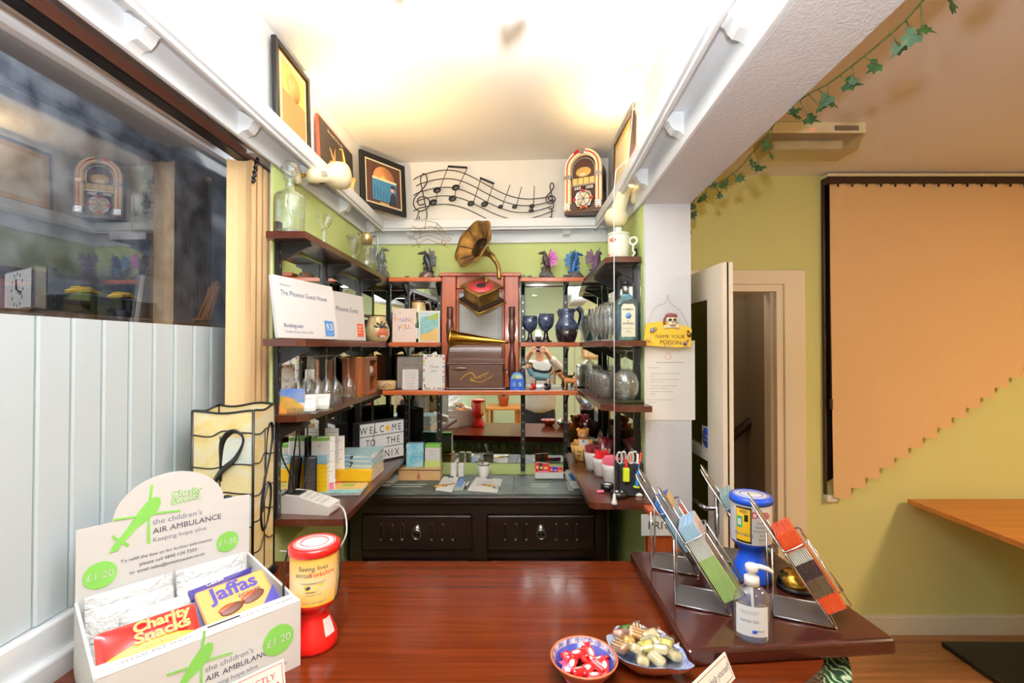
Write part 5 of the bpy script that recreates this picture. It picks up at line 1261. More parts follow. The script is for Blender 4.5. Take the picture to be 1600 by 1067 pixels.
bc_ = atd(752, 452, 2.55); qb = Matrix.Translation(bc_) @ Euler((.62, 0, 0)).to_matrix().to_4x4() @ Euler((0, 0, .72)).to_matrix().to_4x4()
m = MB(qb); m.rbox('antique_gold', -.085, .085, -.085, .085, .012, .024, .004); m.rbox('antique_gold', -.07, .07, -.07, .07, -.058, .012, .004); m.rbox('horn_dark', -.09, .09, -.09, .09, -.070, -.058, .004); m.rbox('antique_gold', -.098, .098, -.098, .098, -.080, -.070, .004); part('base', m, t)
m = MB(qb).lathe('record_red', [(.072, .0245), (.072, .028), (0, .028)], 36, (-.006, -.006, 0)); m.lathe('horn_dark', [(.026, .0282), (.024, .0288), (0.018, .0284)], 28, (-.006, -.006, 0)); part('record', m, t, 'dull red record')
m = MB(qb); m.tube('antique_gold', [(.07, .06, .03), (.05, .015, .036), (.03, -.005, .034)], .009, 8); part('tone_arm', m, t)
D = 2.66
for k, L in enumerate([[(648, 345), (668, 345), (684, 350), (697, 364), (708, 368)], [(644, 353), (655, 357), (675, 354), (692, 362), (706, 375)], [(641, 362), (657, 364), (676, 361), (692, 369), (704, 377)], [(640, 372), (650, 373), (668, 368), (688, 374), (702, 378)], [(643, 386), (654, 381), (668, 374), (684, 380), (703, 388)]]):
    part('stave_wire', MB().tube('wire_gold', catmull([atd(x, y, D) for x, y in L], 6), .0016, 5), t)
m = MB()
for (a, b) in (((666, 344), (664, 357)), ((684, 348), (680, 356)), ((656, 372), (657, 361)), ((649, 372), (655, 386)), ((694, 371), (690, 379)), ((698, 376), (694, 382))): m.tube('wire_gold', [atd(*a, D - .002), atd(*b, D - .002)], .0016, 5); m.ell('wire_gold', atd(*b, D - .002), .0045, 8, 6)
part('note_stem', m, t)

# award signs
mat('award_white', (238, 234, 234), .45); mat('award_blue', (86, 138, 196), .4); mat('award_orange', (238, 104, 54), .4); mat('award_navy', (64, 78, 110), .6)
def award(label, a, b, lean, draw):
    a, b = Vector(a), Vector(b); L = (b - a).length; an = math.atan2((b - a).y, (b - a).x)
    t = thing('award_sign', label, 'sign', (a.x, a.y, YM + e), rot=(-lean, 0, an), group=None)
    part('board', MB().rbox('award_white', 0, L, 0, .016, .003, .222, .0015), t); m = MB(); draw(m, L); part('lettering', m, t)
    return t
def w1_(m, L):
    y = -.0008
    m.text('award_navy', 'Welcome to', .011, (.03, y, .188), align='LEFT'); m.text('award_navy', 'The Phoenix Guest House', .026, (.03, y, .155), align='LEFT', sx=.98)
    m.text('award_navy', 'Booking.com', .020, (.03, y, .042), align='LEFT', bold=.01); m.text('grey_ink', 'Traveller Review Awards 2024', .013, (.03, y, .022), align='LEFT')
    m.prism('award_blue', [(L - .085, y, .015), (L - .030, y, .015), (L - .025, y, .020), (L - .025, y, .072), (L - .030, y, .077), (L - .085, y, .077)], (0, -.0006, 0)); m.text('white', '9.3', .036, (L - .055, y - .0009, .04), bold=.02); m.text('white', 'out of 10', .008, (L - .055, y - .0009, .022))
def w2_(m, L):
    y = -.0008; m.text('award_navy', 'The Phoenix Guest', .031, (L - .055, y, .135), align='RIGHT', sx=1.0); m.text('award_navy', 'House', .031, (L - .335, y, .098), align='LEFT', sx=1.0)
    m.rbox('award_orange', L - .075, L - .02, y - .0006, y, .022, .085, .0002)
    for k in range(3): m.box('white', L - .068, L - .035 - .006 * k, y - .0008, y - .0006, .068 - .014 * k, .072 - .014 * k)
award('front white award sign for the guest house with blue 9.3 score badge', (-.785, 1.597), (-.713, 1.945), .13, w1_)
award('rear white award sign half hidden behind the first, with orange square badge', (-.788, 1.985), (-.716, 2.325), .09, w2_)
# fruit jugs
mat('jug_cream', (226, 196, 138), .25, coat=.5); mat('jug_rim', (74, 38, 28), .3, coat=.4); mat('apple_red', (170, 72, 46), .35, var=(60, (206, 130, 90), 2)); mat('leaf_dark', (66, 88, 46), .4); mat('plum', (62, 56, 84), .3)
def fruit_jug(label, loc, s, rz, fruit=True):
    t = thing('fruit_jug', label, 'jug', loc, rz)
    part('body', MB().lathe('jug_cream', [(0, 0), (.05 * s, 0), (.062 * s, .012 * s), (.074 * s, .045 * s), (.072 * s, .08 * s), (.058 * s, .115 * s), (.05 * s, .135 * s), (.052 * s, .155 * s), (.049 * s, .155 * s), (.045 * s, .13 * s), (.02 * s, .1 * s)], 32), t)
    part('rim', MB().tube('jug_rim', [(.0515 * s * math.cos(a), .0515 * s * math.sin(a), .156 * s) for a in [2 * PI * i / 28 for i in range(28)]], .004 * s, 6, True), t, 'dark brown glazed rim')
    part('handle', MB().tube('jug_rim', catmull([(-.048 * s, 0, .150 * s), (-.078 * s, 0, .152 * s), (-.092 * s, 0, .12 * s), (-.082 * s, 0, .08 * s), (-.068 * s, 0, .06 * s)], 5), .009 * s, 8), t, 'dark brown handle')
    m = MB()
    def on(a, z): 
        r = .0755 * s if z < .09 * s else (.0755 - (z / s - .09) * .5) * s
        return (r * math.sin(a), -r * math.cos(a), z)
    for a, z, rr, c in ((.12, .052, .036, 'apple_red'), (.02, .036, .017, 'pale_pink'), (.32, .036, .018, 'pale_pink'), (.02, .090, .013, 'plum'), (.22, .092, .013, 'plum')):
        p = on(a, z * s); m.ell(c, p, (rr * s, .004, rr * .82 * s), 14, 8, a)
    for a, z, ry in ((-.2, .105, .7), (.1, .112, -1.2), (.38, .108, -.6), (-.38, .09, .3), (.5, .085, .2)): m.ell('leaf_dark', on(a, z * s), (.014 * s, .003, .006 * s), 8, 6, a, ry)
    part('painted_fruit', m, t, 'raised painted fruit')
fruit_jug('squat cream jug with painted apple and dark handle next to the award signs', (-.742, 2.60, YM + e), .92, .6)
fruit_jug('taller cream jug with dark rim behind the thank you card and beach card', (-.545, 2.757, YM + e), .78 * 1.0, 3.4)
# taller jug stands higher
KT = bpy.data.objects['fruit_jug.001']; KT.scale = (1, 1, 1.95)
# cards
mat('card_pink', (244, 226, 218), .6); mat('p_pink', (214, 110, 130), .6); mat('p_blue', (110, 140, 200), .6); mat('p_yellow', (232, 196, 70), .6); mat('p_orange', (232, 150, 80), .6); mat('p_violet', (150, 110, 180), .6); mat('sea', (110, 168, 170), .5, var=(30, (150, 196, 190), 3)); mat('hill', (150, 168, 70), .5); mat('sand_card', (226, 184, 110), .5); mat('sky_card', (206, 222, 230), .5)
def card(name, label, X0, X1, d, z, h, draw, cat='greeting card', lean=.10, mt='paper', rz=0.0, group=None):
    W = X1 - X0; t = thing(name, label, cat, ((X0 + X1) / 2, d, z + e), rot=(-lean, 0, rz), group=group)
    part('front_leaf', MB().box(mt, -W / 2, W / 2, -.0005, .0005, 0, h), t)
    s, c = math.sin(lean * 2), math.cos(lean * 2)
    m = MB().add(mt, [(-W / 2, .0008, h), (W / 2, .0008, h), (W / 2, s * h + .0008, h - c * h + .004), (-W / 2, s * h + .0008, h - c * h + .004)], [(0, 1, 2, 3)]); part('back_leaf', m, t)
    m = MB(); draw(m, W, h); part('print', m, t); return t
def k1(m, W, h):
    cs = ['p_pink', 'p_orange', 'p_blue', 'p_violet', 'p_yellow']
    for i, ch in enumerate('THANK'): m.text(cs[i % 5], ch, .032, (-W * .40 + i * W * .178, -.0009, h * .60 + .003 * (i % 2)), bold=.01)
    for i, ch in enumerate('yOU.'): m.text(cs[(i + 3) % 5], ch, .036, (-W * .2 + i * W * .16, -.0009, h * .40 + .002 * (i % 2)), bold=.01)
    for i in range(14): m.ell(cs[i % 5], (W * .42 * math.sin(i * 2.3), -.0008, h * (.36 + .55 * ((i * .37) % 1))), (.003, .0004, .003), 6, 4)
card('thank_you_card', 'pale pink thank you card with multicoloured letters on the back shelf', atd(613, 500, 2.672).x, atd(650, 500, 2.672).x, 2.671, YM, .19, k1, mt='card_pink', lean=.045)
def k2(m, W, h):
    m.box('sky_card', -W * .43, W * .43, -.0008, -.0005, h * .82, h * .96); y = -.0009
    m.poly('sea', [(-W * .43, y, h * .2), (W * .43, y, h * .4), (W * .43, y, h * .82), (-W * .43, y, h * .82)]); m.poly('hill', [(-W * .1, y - .0002, h * .72), (W * .2, y - .0002, h * .70), (W * .43, y - .0002, h * .78), (W * .43, y - .0002, h * .94), (W * .1, y - .0002, h * .86)]); m.poly('sand_card', [(-W * .43, y - .0003, h * .04), (W * .43, y - .0003, h * .04), (W * .43, y - .0003, h * .5), (W * .1, y - .0003, h * .34), (-W * .43, y - .0003, h * .24)])
    for i in range(5): m.ell('white', (-W * .3 + i * .014, y - .0003, h * (.5 + .04 * (i % 3))), (.005, .0003, .0015), 6, 4)
card('beach_card', 'postcard painting of a sandy bay and green headland against the wooden frame', atd(654, 500, 2.672).x, atd(687, 500, 2.672).x, 2.671, YM, .178, k2, lean=.045)
t = thing('miniature_bottle', 'slim green glass bottle squeezed between thank you card and beach card', 'bottle', (-.5405, 2.686, YM + e))
mat('bottle_green', (30, 70, 40), .1, coat=.4)
part('body', MB().lathe('bottle_green', [(0, 0), (.013, 0), (.013, .10), (.006, .13), (.006, .17), (0, .172)], 14), t); part('label', MB().wrap('paper', .0133, -PI, 0, .02, .08, 10), t)

# ------------------------------------------------------------------ lower side shelf
zl = YL + e
wg = [(0, .004), (.002, .006), (.004, .02), (.0045, .09), (.012, .10), (.026, .12), (.031, .145), (.0305, .175), (.027, .20)]
def wineglass(r=1.0):
    m = MB().lathe('clear_glass', [(.029, .202), (.030, .200), (.003, .195), (.0036, .18), (.0036, .112), (.010, .100), (.024, .080), (.0305, .056), (.031, .03), (.027, .001), (.026, .001), (.0298, .03), (.0292, .055), (.022, .079), (.0, .1)], 24)
    return m
first = None
gl = [(-.805, 1.775), (-.80, 1.86), (-.80, 1.955), (-.80, 2.045), (-.742, 1.80), (-.742, 1.89), (-.742, 1.985), (-.742, 2.148)]
for k, (x, y) in enumerate(gl):
    lab = 'upturned stemmed wine glass in the row along the side shelf mirror' if k < 4 else 'upturned stemmed wine glass in the front row on the side shelf'
    if k in (0, 4): first = solo('wine_glass', wineglass(), lab, 'glass', (x, y, zl), group='wine glasses by the mirror' if k < 4 else 'wine glasses at the shelf front'); base = first
    else: dup(base, (x, y, zl))
def kf(m, W, h):
    cs = ['p_pink', 'p_yellow', 'p_blue', 'leaf_green', 'p_violet']
    rr = random.Random(3)
    for i in range(40):
        a = 2 * PI * i / 40; m.ell(cs[i % 5], (max(-W * .45, min(W * .45, W * .6 * math.cos(a) + rr.uniform(-.012, .012))), -.0008, h / 2 + max(-h * .46, min(h * .46, h * .6 * math.sin(a) + rr.uniform(-.01, .01)))), (rr.uniform(.003, .008), .0004, rr.uniform(.003, .008)), 7, 4)
    m.text('grey_ink', 'Thank\nyou', .022, (.0, -.0009, h * .62), shear=.3)
card('floral_card', 'flowery thank you card leaning against the phonograph', atd(660, 580, 2.60).x, atd(694, 580, 2.60).x, 2.605, YL, .195, kf)
card('floral_card', 'flowery card leaning on the side mirror behind the wine glasses', -.075, .075, 1.74, YL, .17, kf, rz=PI / 2 - .0)
o = bpy.data.objects['floral_card.001']; o.location.x = -.828; o.rotation_euler = (-.03, 0, PI / 2)
mat('autumn', (214, 130, 40), .5, var=(26, (120, 130, 60), 4)); mat('lake_blue', (70, 104, 170), .5, var=(18, (120, 130, 150), 3))
def ka(m, W, h): m.box('lake_blue', -W / 2, W / 2, -.0008, -.0005, h * .45, h); m.poly('autumn', [(-W / 2, -.0009, 0), (W / 2, -.0009, 0), (W / 2, -.0009, h * .3), (W * .1, -.0009, h * .6), (-W / 2, -.0009, h * .75)])
card('photo_card', 'autumn landscape photo card at the blind end of the side shelf', -.832, -.735, 1.672, YL, .088, ka, 'photo card', lean=.12)
mat('qr_grey', (190, 190, 194), .7)
def holder(label, loc, rz, n):
    t = thing('business_card_holder', label, 'card holder', loc, rz); m = MB().rbox('clear_glass', -.048, .048, -.03, .03, 0, .004, .001); m.rbox('clear_glass', -.048, .048, -.03, -.027, 0, .022, .001); part('stand', m, t)
    T = frame_of(loc, rz)
    for k in range(n):
        m = MB().box('paper', -.043, .043, -.0005, .0005, 0, .055)
        if k == 0: m.text('print_red', 'welcome to our guest house', .0055, (-.036, -.0007, .044), align='LEFT'); m.text('grey_ink', 'book with us direct\ntelephone and email', .0052, (-.036, -.0007, .030), align='LEFT')
        solo('business_card', m, label.split(' holder')[0] + ' holder, ' + ('front card with small printed lines' if k == 0 else 'one of the cards stacked behind'), 'business card', T @ Vector((0, -.02 + k * .006, .0075 + .0005 * k)), rot=(-.38, 0, rz), group=None if k == 0 else 'cards in the ' + label.split(' with')[0])
holder('front clear card holder with white business cards at the shelf corner', (-.745, 1.697, zl), .10, 4)
holder('second clear card holder with pinkish cards before the wine glasses', (-.700 - .022, 1.76 + .0, zl + 0), .15, 3)
o = bpy.data.objects['business_card_holder.001']
# rounded wooden cabinet with brass bands
wood('cabinet_wood', (104, 50, 24), (150, 80, 40), 'Z', 12, .3, .4)
t = thing('drinks_cabinet', 'small round-cornered wooden drinks cabinet with brass bands on the side shelf', 'cabinet', (-.768, 2.40, zl))
P = [(-.055, -.13)] + [(.05 + .0, -.13)][:0] + arc(.02, -.095, .035, -PI / 2, 0, 6) + arc(.02, .095, .035, 0, PI / 2, 6) + [(-.055, .13)]
m = MB().prism('cabinet_wood', [(x, y, .006) for x, y in P], (0, 0, .012)).prism('cabinet_wood', [(x, y, .168) for x, y in P], (0, 0, .014)); m.box('cabinet_wood', -.055, -.045, -.13, .13, .018, .168)
m.prism('cabinet_wood', [(x, y, .018) for x, y in [(-.055, -.13)] + arc(.02, -.095, .035, -PI / 2, 0, 6) + [(.055, -.02), (-.045, -.02)]], (0, 0, .15)); m.prism('cabinet_wood', [(x, y, .018) for x, y in [(-.045, .105), (.055, .105)] + arc(.02, .095, .035, .3, PI / 2, 5) + [(-.055, .13)]], (0, 0, .15)); m.box('cabinet_wood', -.045, .05, -.02, .105, .088, .096); part('carcass', m, t)
for z in (0.0, .182): part('brass_band', MB().prism('brass', [(x * 1.02, y * 1.01, z) for x, y in P], (0, 0, .006)), t, 'brass band')
for k, y in enumerate((.0, .035, .07)): part('knob', MB().ell('cream', (.03, y, .118), (.014, .014, .02), 12, 8), t, 'cream knob')
mat('pale_wood', (208, 172, 120), .45)
t = thing('trinket_box', 'pale oval wooden trinket box with black bird drawing at the shelf corner', 'box', (-.700, 2.634, zl))
part('body', MB().lathe('pale_wood', [(0, 0), (.05, 0), (.056, .006), (.057, .045), (.052, .05), (0, .05)], 28, sy=.72), t)
m = MB(); m.tube('ink', [(.058 * math.sin(a), -.042 * math.cos(a), .025 + .010 * math.sin(5 * a)) for a in [-.3 + .09 * i for i in range(12)]], .0015, 5); m.tube('ink', [(.058 * math.sin(a), -.042 * math.cos(a), .016 + .014 * (a)) for a in [-.2 + .09 * i for i in range(8)]], .0012, 5); part('bird_drawing', m, t, 'black line drawing')
t = thing('slate_frame', 'grey framed picture leaning on the back mirror behind the handwritten note', 'picture', ((atd(641, 580, 2.70)).x, 2.705, zl), rot=(-.06, 0, 0))
mat('slate_art', (140, 128, 112), .6, var=(14, (112, 104, 96), 3)); m = MB().rbox('slate_art', -.072, .072, -.003, .003, .004, .178, .001); part('picture', m, t); m = MB()
for a in ((-.077, -.071), (.071, .077)): m.rbox('steel', a[0], a[1], -.006, .006, 0, .18, .002)
m.rbox('steel', -.077, .077, -.006, .006, .176, .182, .002).rbox('steel', -.077, .077, -.006, .006, 0, .005, .002); part('frame', m, t, 'silver frame'); part('engraving', MB().text('photo_dark', 'happy  days', .018, (0, -.0035, .13)), t)
def kn(m, W, h):
    for i in range(9): m.text('p_pink' if i in (4, 5, 8) else 'grey_ink', ['thank you so much', 'for a lovely stay', 'everything was great', 'and the breakfast', 'lovely lovely room', 'we will be back', 'with best wishes', 'from all of us', 'see you again'][i], .0085, (0, -.0008, h * .88 - i * h * .1), shear=.2)
card('note_card', 'small white handwritten note card with pink and grey lines', atd(628, 590, 2.62).x, atd(653, 590, 2.62).x, 2.625, YL, .112, kn)
# phonograph
wood('phono_wood', (66, 36, 26), (92, 54, 38), 'X', 14, .35, .2)
px0, px1 = atd(701, 580, 2.59).x, atd(786, 580, 2.59).x
t = thing('phonograph', 'antique brown wooden phonograph with long brass horn on the back shelf', 'phonograph', ((px0 + px1) / 2, 2.632, zl)); W = (px1 - px0) / 2; Dp = .042
m = MB().rbox('phono_wood', -W - .014, W + .014, -Dp - .006, Dp, 0, .014, .004); m.rbox('phono_wood', -W, W, -Dp, Dp, .014, .140, .003); m.rbox('phono_wood', -W - .010, W + .010, -Dp - .005, Dp, .140, .150, .003); m.rbox('phono_wood', -W - .004, W + .004, -Dp - .002, Dp, .150, .172, .003); part('case', m, t)
m = MB(); Q = [(-Dp, .172), (-Dp - .001, .20)] + [(-.012 - .030 * math.cos(a), .20 + .058 * math.sin(a)) for a in [i * PI / 16 for i in range(9)]] + [(Dp, .258), (Dp, .172)]
m.prism('phono_wood', [(-W + .004, y, z) for y, z in Q], (2 * W - .012, 0, 0)); part('lid', m, t, 'rounded lid')
m = MB(); zz = .258
m.tube('brass', [(-W + .01 - .004, -.018, .288), (-W + .012, -.018, .287), (-W + .03, -.017, .286), (-W + .05, -.016, .285), (W * .2, -.012, .275), (W + .01, -.010, .264), (W + .03, -.010, .261)], [.062, .055, .046, .036, .022, .008, .006], 22); part('horn', m, t, 'brass horn')
m = MB().rbox('phono_wood', -.05, .0, -.012, .004, .256, .27, .003).rbox('phono_wood', -W + .01, -.03, -.02, .01, .253, .259, .002); part('cradle', m, t)
m = MB().tube('antique_gold', catmull([(-.07 - .02, -Dp - .001, .055), (-.055, -Dp - .001, .085), (-.02, -Dp - .001, .095), (0, -Dp - .001, .07), (.04, -Dp - .001, .085), (.07, -Dp - .001, .10)], 6), .006, 6, flat=.25); m.tube('antique_gold', catmull([(-.03, -Dp - .001, .055), (.02, -Dp - .001, .045), (.06, -Dp - .001, .06), (.10, -Dp - .001, .085)], 6), .006, 6, flat=.25); m.text('antique_gold', 'Standard', .026, (.01, -Dp - .002, .06), (1, 0, .18), (-.18, 0, 1), shear=.3); part('gilt_scroll', m, t, 'gilt scroll lettering')
m = MB().ell('phono_wood', (-.088, -Dp - .002, .118), (.042, .006, .012), 16, 8); m.tube('steel', [(W + .0, 0, .11), (W + .022, 0, .11), (W + .022, -.02, .09)], .004, 6); part('crank', m, t)
# calendar block and toy dogs
mat('cal_blue', (32, 84, 190), .35); mat('dog_teal', (92, 126, 136), .5); mat('dog_tan', (186, 120, 60), .5); mat('dog_brown', (140, 92, 58), .5); mat('dog_cream', (212, 186, 150), .5)
t = thing('perpetual_calendar', 'blue arched perpetual calendar with beach picture showing 15', 'calendar', (atd(808, 600, 2.60).x, 2.61, zl))
m = MB().prism('cal_blue', [(-.038, -.014, 0), (.038, -.014, 0), (.038, -.014, .05)] + [(.036 * math.cos(a), -.014, .062 + .038 * math.sin(a)) for a in [PI * i / 14 for i in range(15)]] + [(-.038, -.014, .05)], (0, .028, 0)); part('body', m, t)
m = MB().prism('sea', [(.032 * math.cos(a), -.0145, .060 + .034 * math.sin(a)) for a in [PI * i / 14 for i in range(15)]], (0, -.0008, 0)).ell('cream', (.006, -.0155, .072), (.018, .001, .01), 10, 6).ell('hill', (-.015, -.0155, .066), (.01, .001, .006), 8, 6); part('beach_picture', m, t)
m = MB().rbox('mid_blue', -.03, -.002, -.017, -.014, .016, .046, .001).rbox('mid_blue', .002, .03, -.017, -.014, .016, .046, .001); m.text('white', '1', .028, (-.016, -.0175, .022), bold=.02).text('white', '5', .028, (.016, -.0175, .022), bold=.02).text('white', 'January', .008, (0, -.0146, .005)); part('date_block', m, t)
def dog(label, loc, rz, s, coat, head, legs, boots, tail):
    t = thing('toy_dog', label, 'dog figurine', loc, rz)
    m = MB(); B = catmull([(-.045, 0, .062), (-.02, 0, .062), (.02, 0, .066), (.04, 0, .07)], 4); m.tube(coat, [p * s for p in B], [.018 * s, .02 * s, .021 * s, .02 * s, .019 * s, .019 * s, .02 * s, .021 * s, .022 * s, .022 * s, .021 * s, .02 * s, .018 * s], 12)
    m.tube(coat, [Vector((.036, 0, .072)) * s, Vector((.052, 0, .092)) * s, Vector((.056, 0, .105)) * s], [.018 * s, .014 * s, .013 * s], 10); part('body', m, t)
    m = MB().ell(head, Vector((.060, 0, .114)) * s, (.018 * s, .013 * s, .014 * s), 12, 10); m.ell(head, Vector((.080, 0, .110)) * s, (.016 * s, .008 * s, .008 * s), 10, 8); m.ell('black', Vector((.096, 0, .112)) * s, .004 * s, 8, 6)
    for q in (-1, 1): m.ell('dog_brown', Vector((.052, q * .012, .112)) * s, (.006 * s, .004 * s, .014 * s), 8, 6, 0, .4); m.ell('black', Vector((.070, q * .010, .118)) * s, .0022 * s, 6, 5)
    part('head', m, t)
    for x, y, b in ((.034, .011, boots[0]), (.034, -.011, boots[0]), (-.040, .011, boots[1]), (-.040, -.011, boots[1])):
        m = MB().tube(legs, catmull([Vector((x, y, .056)) * s, Vector((x + (.006 if x < 0 else -.002), y, .036)) * s, Vector((x - (.008 if x < 0 else 0), y, .016)) * s, Vector((x, y, .006)) * s], 3), [.010 * s, .009 * s, .008 * s, .007 * s, .006 * s, .006 * s, .006 * s, .006 * s, .006 * s, .006 * s], 8)
        L_ = part('leg', m, t)
        if b: part('boot', MB().tube(b, [Vector((x, y, .03)) * s, Vector((x, y, .006)) * s], .0105 * s, 10).ell(b, Vector((x + .008, y, .006)) * s, (.014 * s, .009 * s, .006 * s), 10, 6), L_, 'rubber boot')
        else: m2 = part('paw', MB().ell(legs, Vector((x + .005, y, .004)) * s, (.010 * s, .006 * s, .004 * s), 8, 6), L_)
    part('tail', MB().tube(tail, catmull([Vector((-.044, 0, .072)) * s, Vector((-.058, 0, .086)) * s, Vector((-.062, 0, .104)) * s], 4), [.006 * s] * 5 + [.005 * s] * 3 + [.003 * s], 8), t)
dog('toy dog in a teal coat and rubber boots standing on the long back shelf', (atd(845, 600, 2.62).x, 2.63, zl), PI - .1, 1.12, 'dog_teal', 'dog_cream', 'dog_cream', ('tin_red', 'black'), 'dog_brown')
dog('small ginger-brown toy dog standing at the end of the back shelf', (atd(891, 600, 2.62).x, 2.63, zl), PI - .15, .78, 'dog_tan', 'dog_tan', 'dog_tan', (None, None), 'dog_brown')
# dark blue pottery
mat('pot_blue', (80, 92, 122), .22, coat=.5, var=(40, (44, 50, 72), 4)); mat('pot_dark', (38, 30, 34), .25, coat=.5)
def goblet(label, loc, s):
    t = thing('goblet', label, 'goblet', loc)
    part('bowl', MB().lathe('pot_blue', [(.008 * s, .06 * s), (.018 * s, .066 * s), (.036 * s, .085 * s), (.043 * s, .11 * s), (.043 * s, .15 * s), (.040 * s, .15 * s), (.039 * s, .11 * s), (.02 * s, .08 * s), (0, .075 * s)], 28), t)
    part('stem', MB().lathe('pot_dark', [(0, 0), (.032 * s, 0), (.033 * s, .005 * s), (.018 * s, .014 * s), (.011 * s, .035 * s), (.010 * s, .062 * s), (.0, .062 * s)], 24), t)
goblet('dark blue pottery goblet beside the wooden frame', (atd(828, 500, 2.72).x, 2.715, YM + e), 1.0)
goblet('taller dark blue pottery goblet between the smaller goblet and the jug', (atd(853, 500, 2.72).x, 2.715, YM + e), 1.08)
t = thing('pottery_jug', 'round dark blue pottery jug with looped handle at the shelf corner', 'jug', (atd(889, 500, 2.70).x - .012, 2.698, YM + e))
m = MB().lathe('pot_dark', [(0, 0), (.042, 0), (.046, .004), (.058, .04), (.063, .072)], 32).lathe('pot_blue', [(.063, .072), (.060, .10), (.045, .135), (.040, .15), (.043, .178), (.046, .19), (.043, .19), (.038, .16), (.02, .14)], 32, wob=lambda a, j: 1 + (.16 * max(0, math.cos(a - PI)) ** 8 if j in (4, 5, 6) else 0)); part('body', m, t)
part('handle', MB().tube('pot_blue', catmull([(.040, 0, .178), (.062, 0, .200), (.086, 0, .180), (.084, 0, .13), (.066, 0, .085), (.060, 0, .075)], 6), .009, 10, flat=.7), t)
# ------------------------------------------------------------------ shelves by the column
zr1, zr2, zr3, zd = YT + e, YM + e, YL + e, YD + e
mat('mug_cream', (230, 232, 214), .2, coat=.5); mat('flower_red', (210, 84, 60), .5); mat('leaf_grey', (150, 160, 140), .5)
t = thing('lidded_mug', 'pale lidded mug with red flower and looped handle on the top shelf by the column', 'mug', (.475, 2.105, zr1), -.5)
part('body', MB().lathe('mug_cream', [(0, 0), (.044, 0), (.047, .004), (.049, .10), (.046, .102), (.0, .102)], 32), t)
part('lid', MB().lathe('mug_cream', [(.050, .101), (.052, .104), (.046, .112), (.016, .120), (.015, .132), (.017, .138), (.0, .140)], 32), t)
m = MB().tube('mug_cream', [(.066 + .016 * math.cos(a), 0, .072 + .016 * math.sin(a)) for a in [2 * PI * i / 18 for i in range(18)]], .005, 8, True); m.tube('mug_cream', catmull([(.066, 0, .056), (.064, 0, .03), (.072, 0, .02), (.06, 0, .004)], 4), .005, 8); part('handle', m, t)
m = MB()
for i in range(5): m.ell('flower_red', (-.012 + .010 * math.cos(i * 1.3), -.0485, .076 + .006 * math.sin(i * 1.3)), (.006, .0015, .004), 8, 6)
m.tube('leaf_grey', catmull([(-.012, -.0485, .07), (-.006, -.0485, .05), (-.010, -.0485, .01)], 4), .001, 5); m.ell('flower_red', (-.032, -.036, .012), (.006, .002, .005), 8, 6); part('flower_print', m, t)
glass('gin_glass', (176, 220, 232), .10, .6, .03, power=2.4, haze=.06); mat('gin_label', (228, 228, 208), .6); mat('gin_blue', (96, 140, 190), .5)
t = thing('gin_bottle', 'square-shouldered pale blue glass gin bottle with cream label', 'bottle', (.490, 2.035, zr2), .08)
P = lambda w_, d_, z: [(-w_, -d_, z), (w_, -d_, z), (w_, d_, z), (-w_, d_, z)]
m = MB(); L = [(.040, .028, 0), (.043, .031, .004), (.043, .031, .155), (.038, .028, .172), (.016, .014, .198), (.013, .013, .204)]
vs = []
for a, b, z in L:
    c = .25; vs += [(-a, -b * (1 - c), z), (-a * (1 - c), -b, z), (a * (1 - c), -b, z), (a, -b * (1 - c), z), (a, b * (1 - c), z), (a * (1 - c), b, z), (-a * (1 - c), b, z), (-a, b * (1 - c), z)]
m.add('gin_glass', vs, [[j * 8 + i, j * 8 + (i + 1) % 8, j * 8 + 8 + (i + 1) % 8, j * 8 + 8 + i] for j in range(len(L) - 1) for i in range(8)] + [list(range(8))[::-1]]); part('body', m, t)
part('cap', MB().lathe('black', [(.0, .252), (.016, .252), (.016, .238)], 20).lathe('steel', [(.0145, .2), (.0145, .238)], 20), t, 'black and silver cap')
m = MB().prism('gin_label', [(-.030, -.0318, .016), (.030, -.0318, .016), (.030, -.0318, .14), (.022, -.0318, .155), (-.022, -.0318, .155), (-.030, -.0318, .14)], (0, .0005, 0)); m.text('ink', 'BOMBAY', .012, (0, -.0322, .128), bold=.01); m.lathe('gin_blue', [(.013, -.0324), (.013, -.032)], 20, (0, 0, .105), ax='Y'); m.ell('sand', (0, -.0322, .082), (.005, .0006, .006), 8, 6); m.text('ink', 'SAPPHIRE', .0115, (0, -.0322, .068), bold=.01); m.text('grey_ink', 'LONDON DRY GIN', .006, (0, -.0322, .05)); m.text('grey_ink', '100% grain\nneutral spirits', .005, (0, -.0322, .04)); part('label', m, t)
def tallglass():
    m = MB().lathe('clear_glass', [(.030, 0), (.031, .003), (.006, .012), (.006, .03), (.016, .05), (.032, .10), (.033, .13), (.028, .175), (.026, .175), (.031, .13), (.030, .10), (.014, .055), (0, .045)], 22); return m
b0 = solo('beer_glass', tallglass(), 'tall stemmed glass standing in the crowded group behind the gin bottle', 'glass', (.445, 2.16, zr2), group='stemmed glasses behind the gin bottle')
for x, y in ((.52, 2.17), (.445, 2.26), (.52, 2.27), (.44, 2.36), (.515, 2.37), (.44, 2.46), (.51, 2.50), (.44, 2.57), (.50, 2.60)): dup(b0, (x, y, zr2))
glass('green_glass', (150, 206, 176), .14, .5, .08, power=2.0)
solo('glass_coaster', MB().rbox('green_glass', -.065, .065, -.055, .055, 0, .016, .004), 'thick square green glass coaster under the balloon glass', 'coaster', (.485, 2.02, zr3))
m = MB().lathe('clear_glass', [(.040, .206), (.041, .203), (.005, .196), (.005, .14), (.018, .124), (.044, .10), (.055, .065), (.053, .035), (.042, .002), (.041, .002), (.0515, .036), (.0535, .065), (.043, .098), (.016, .121), (0, .126)], 28)
solo('balloon_glass', m, 'large balloon gin glass upside down on the green glass coaster', 'glass', (.485, 2.02, zr3 + .0165))
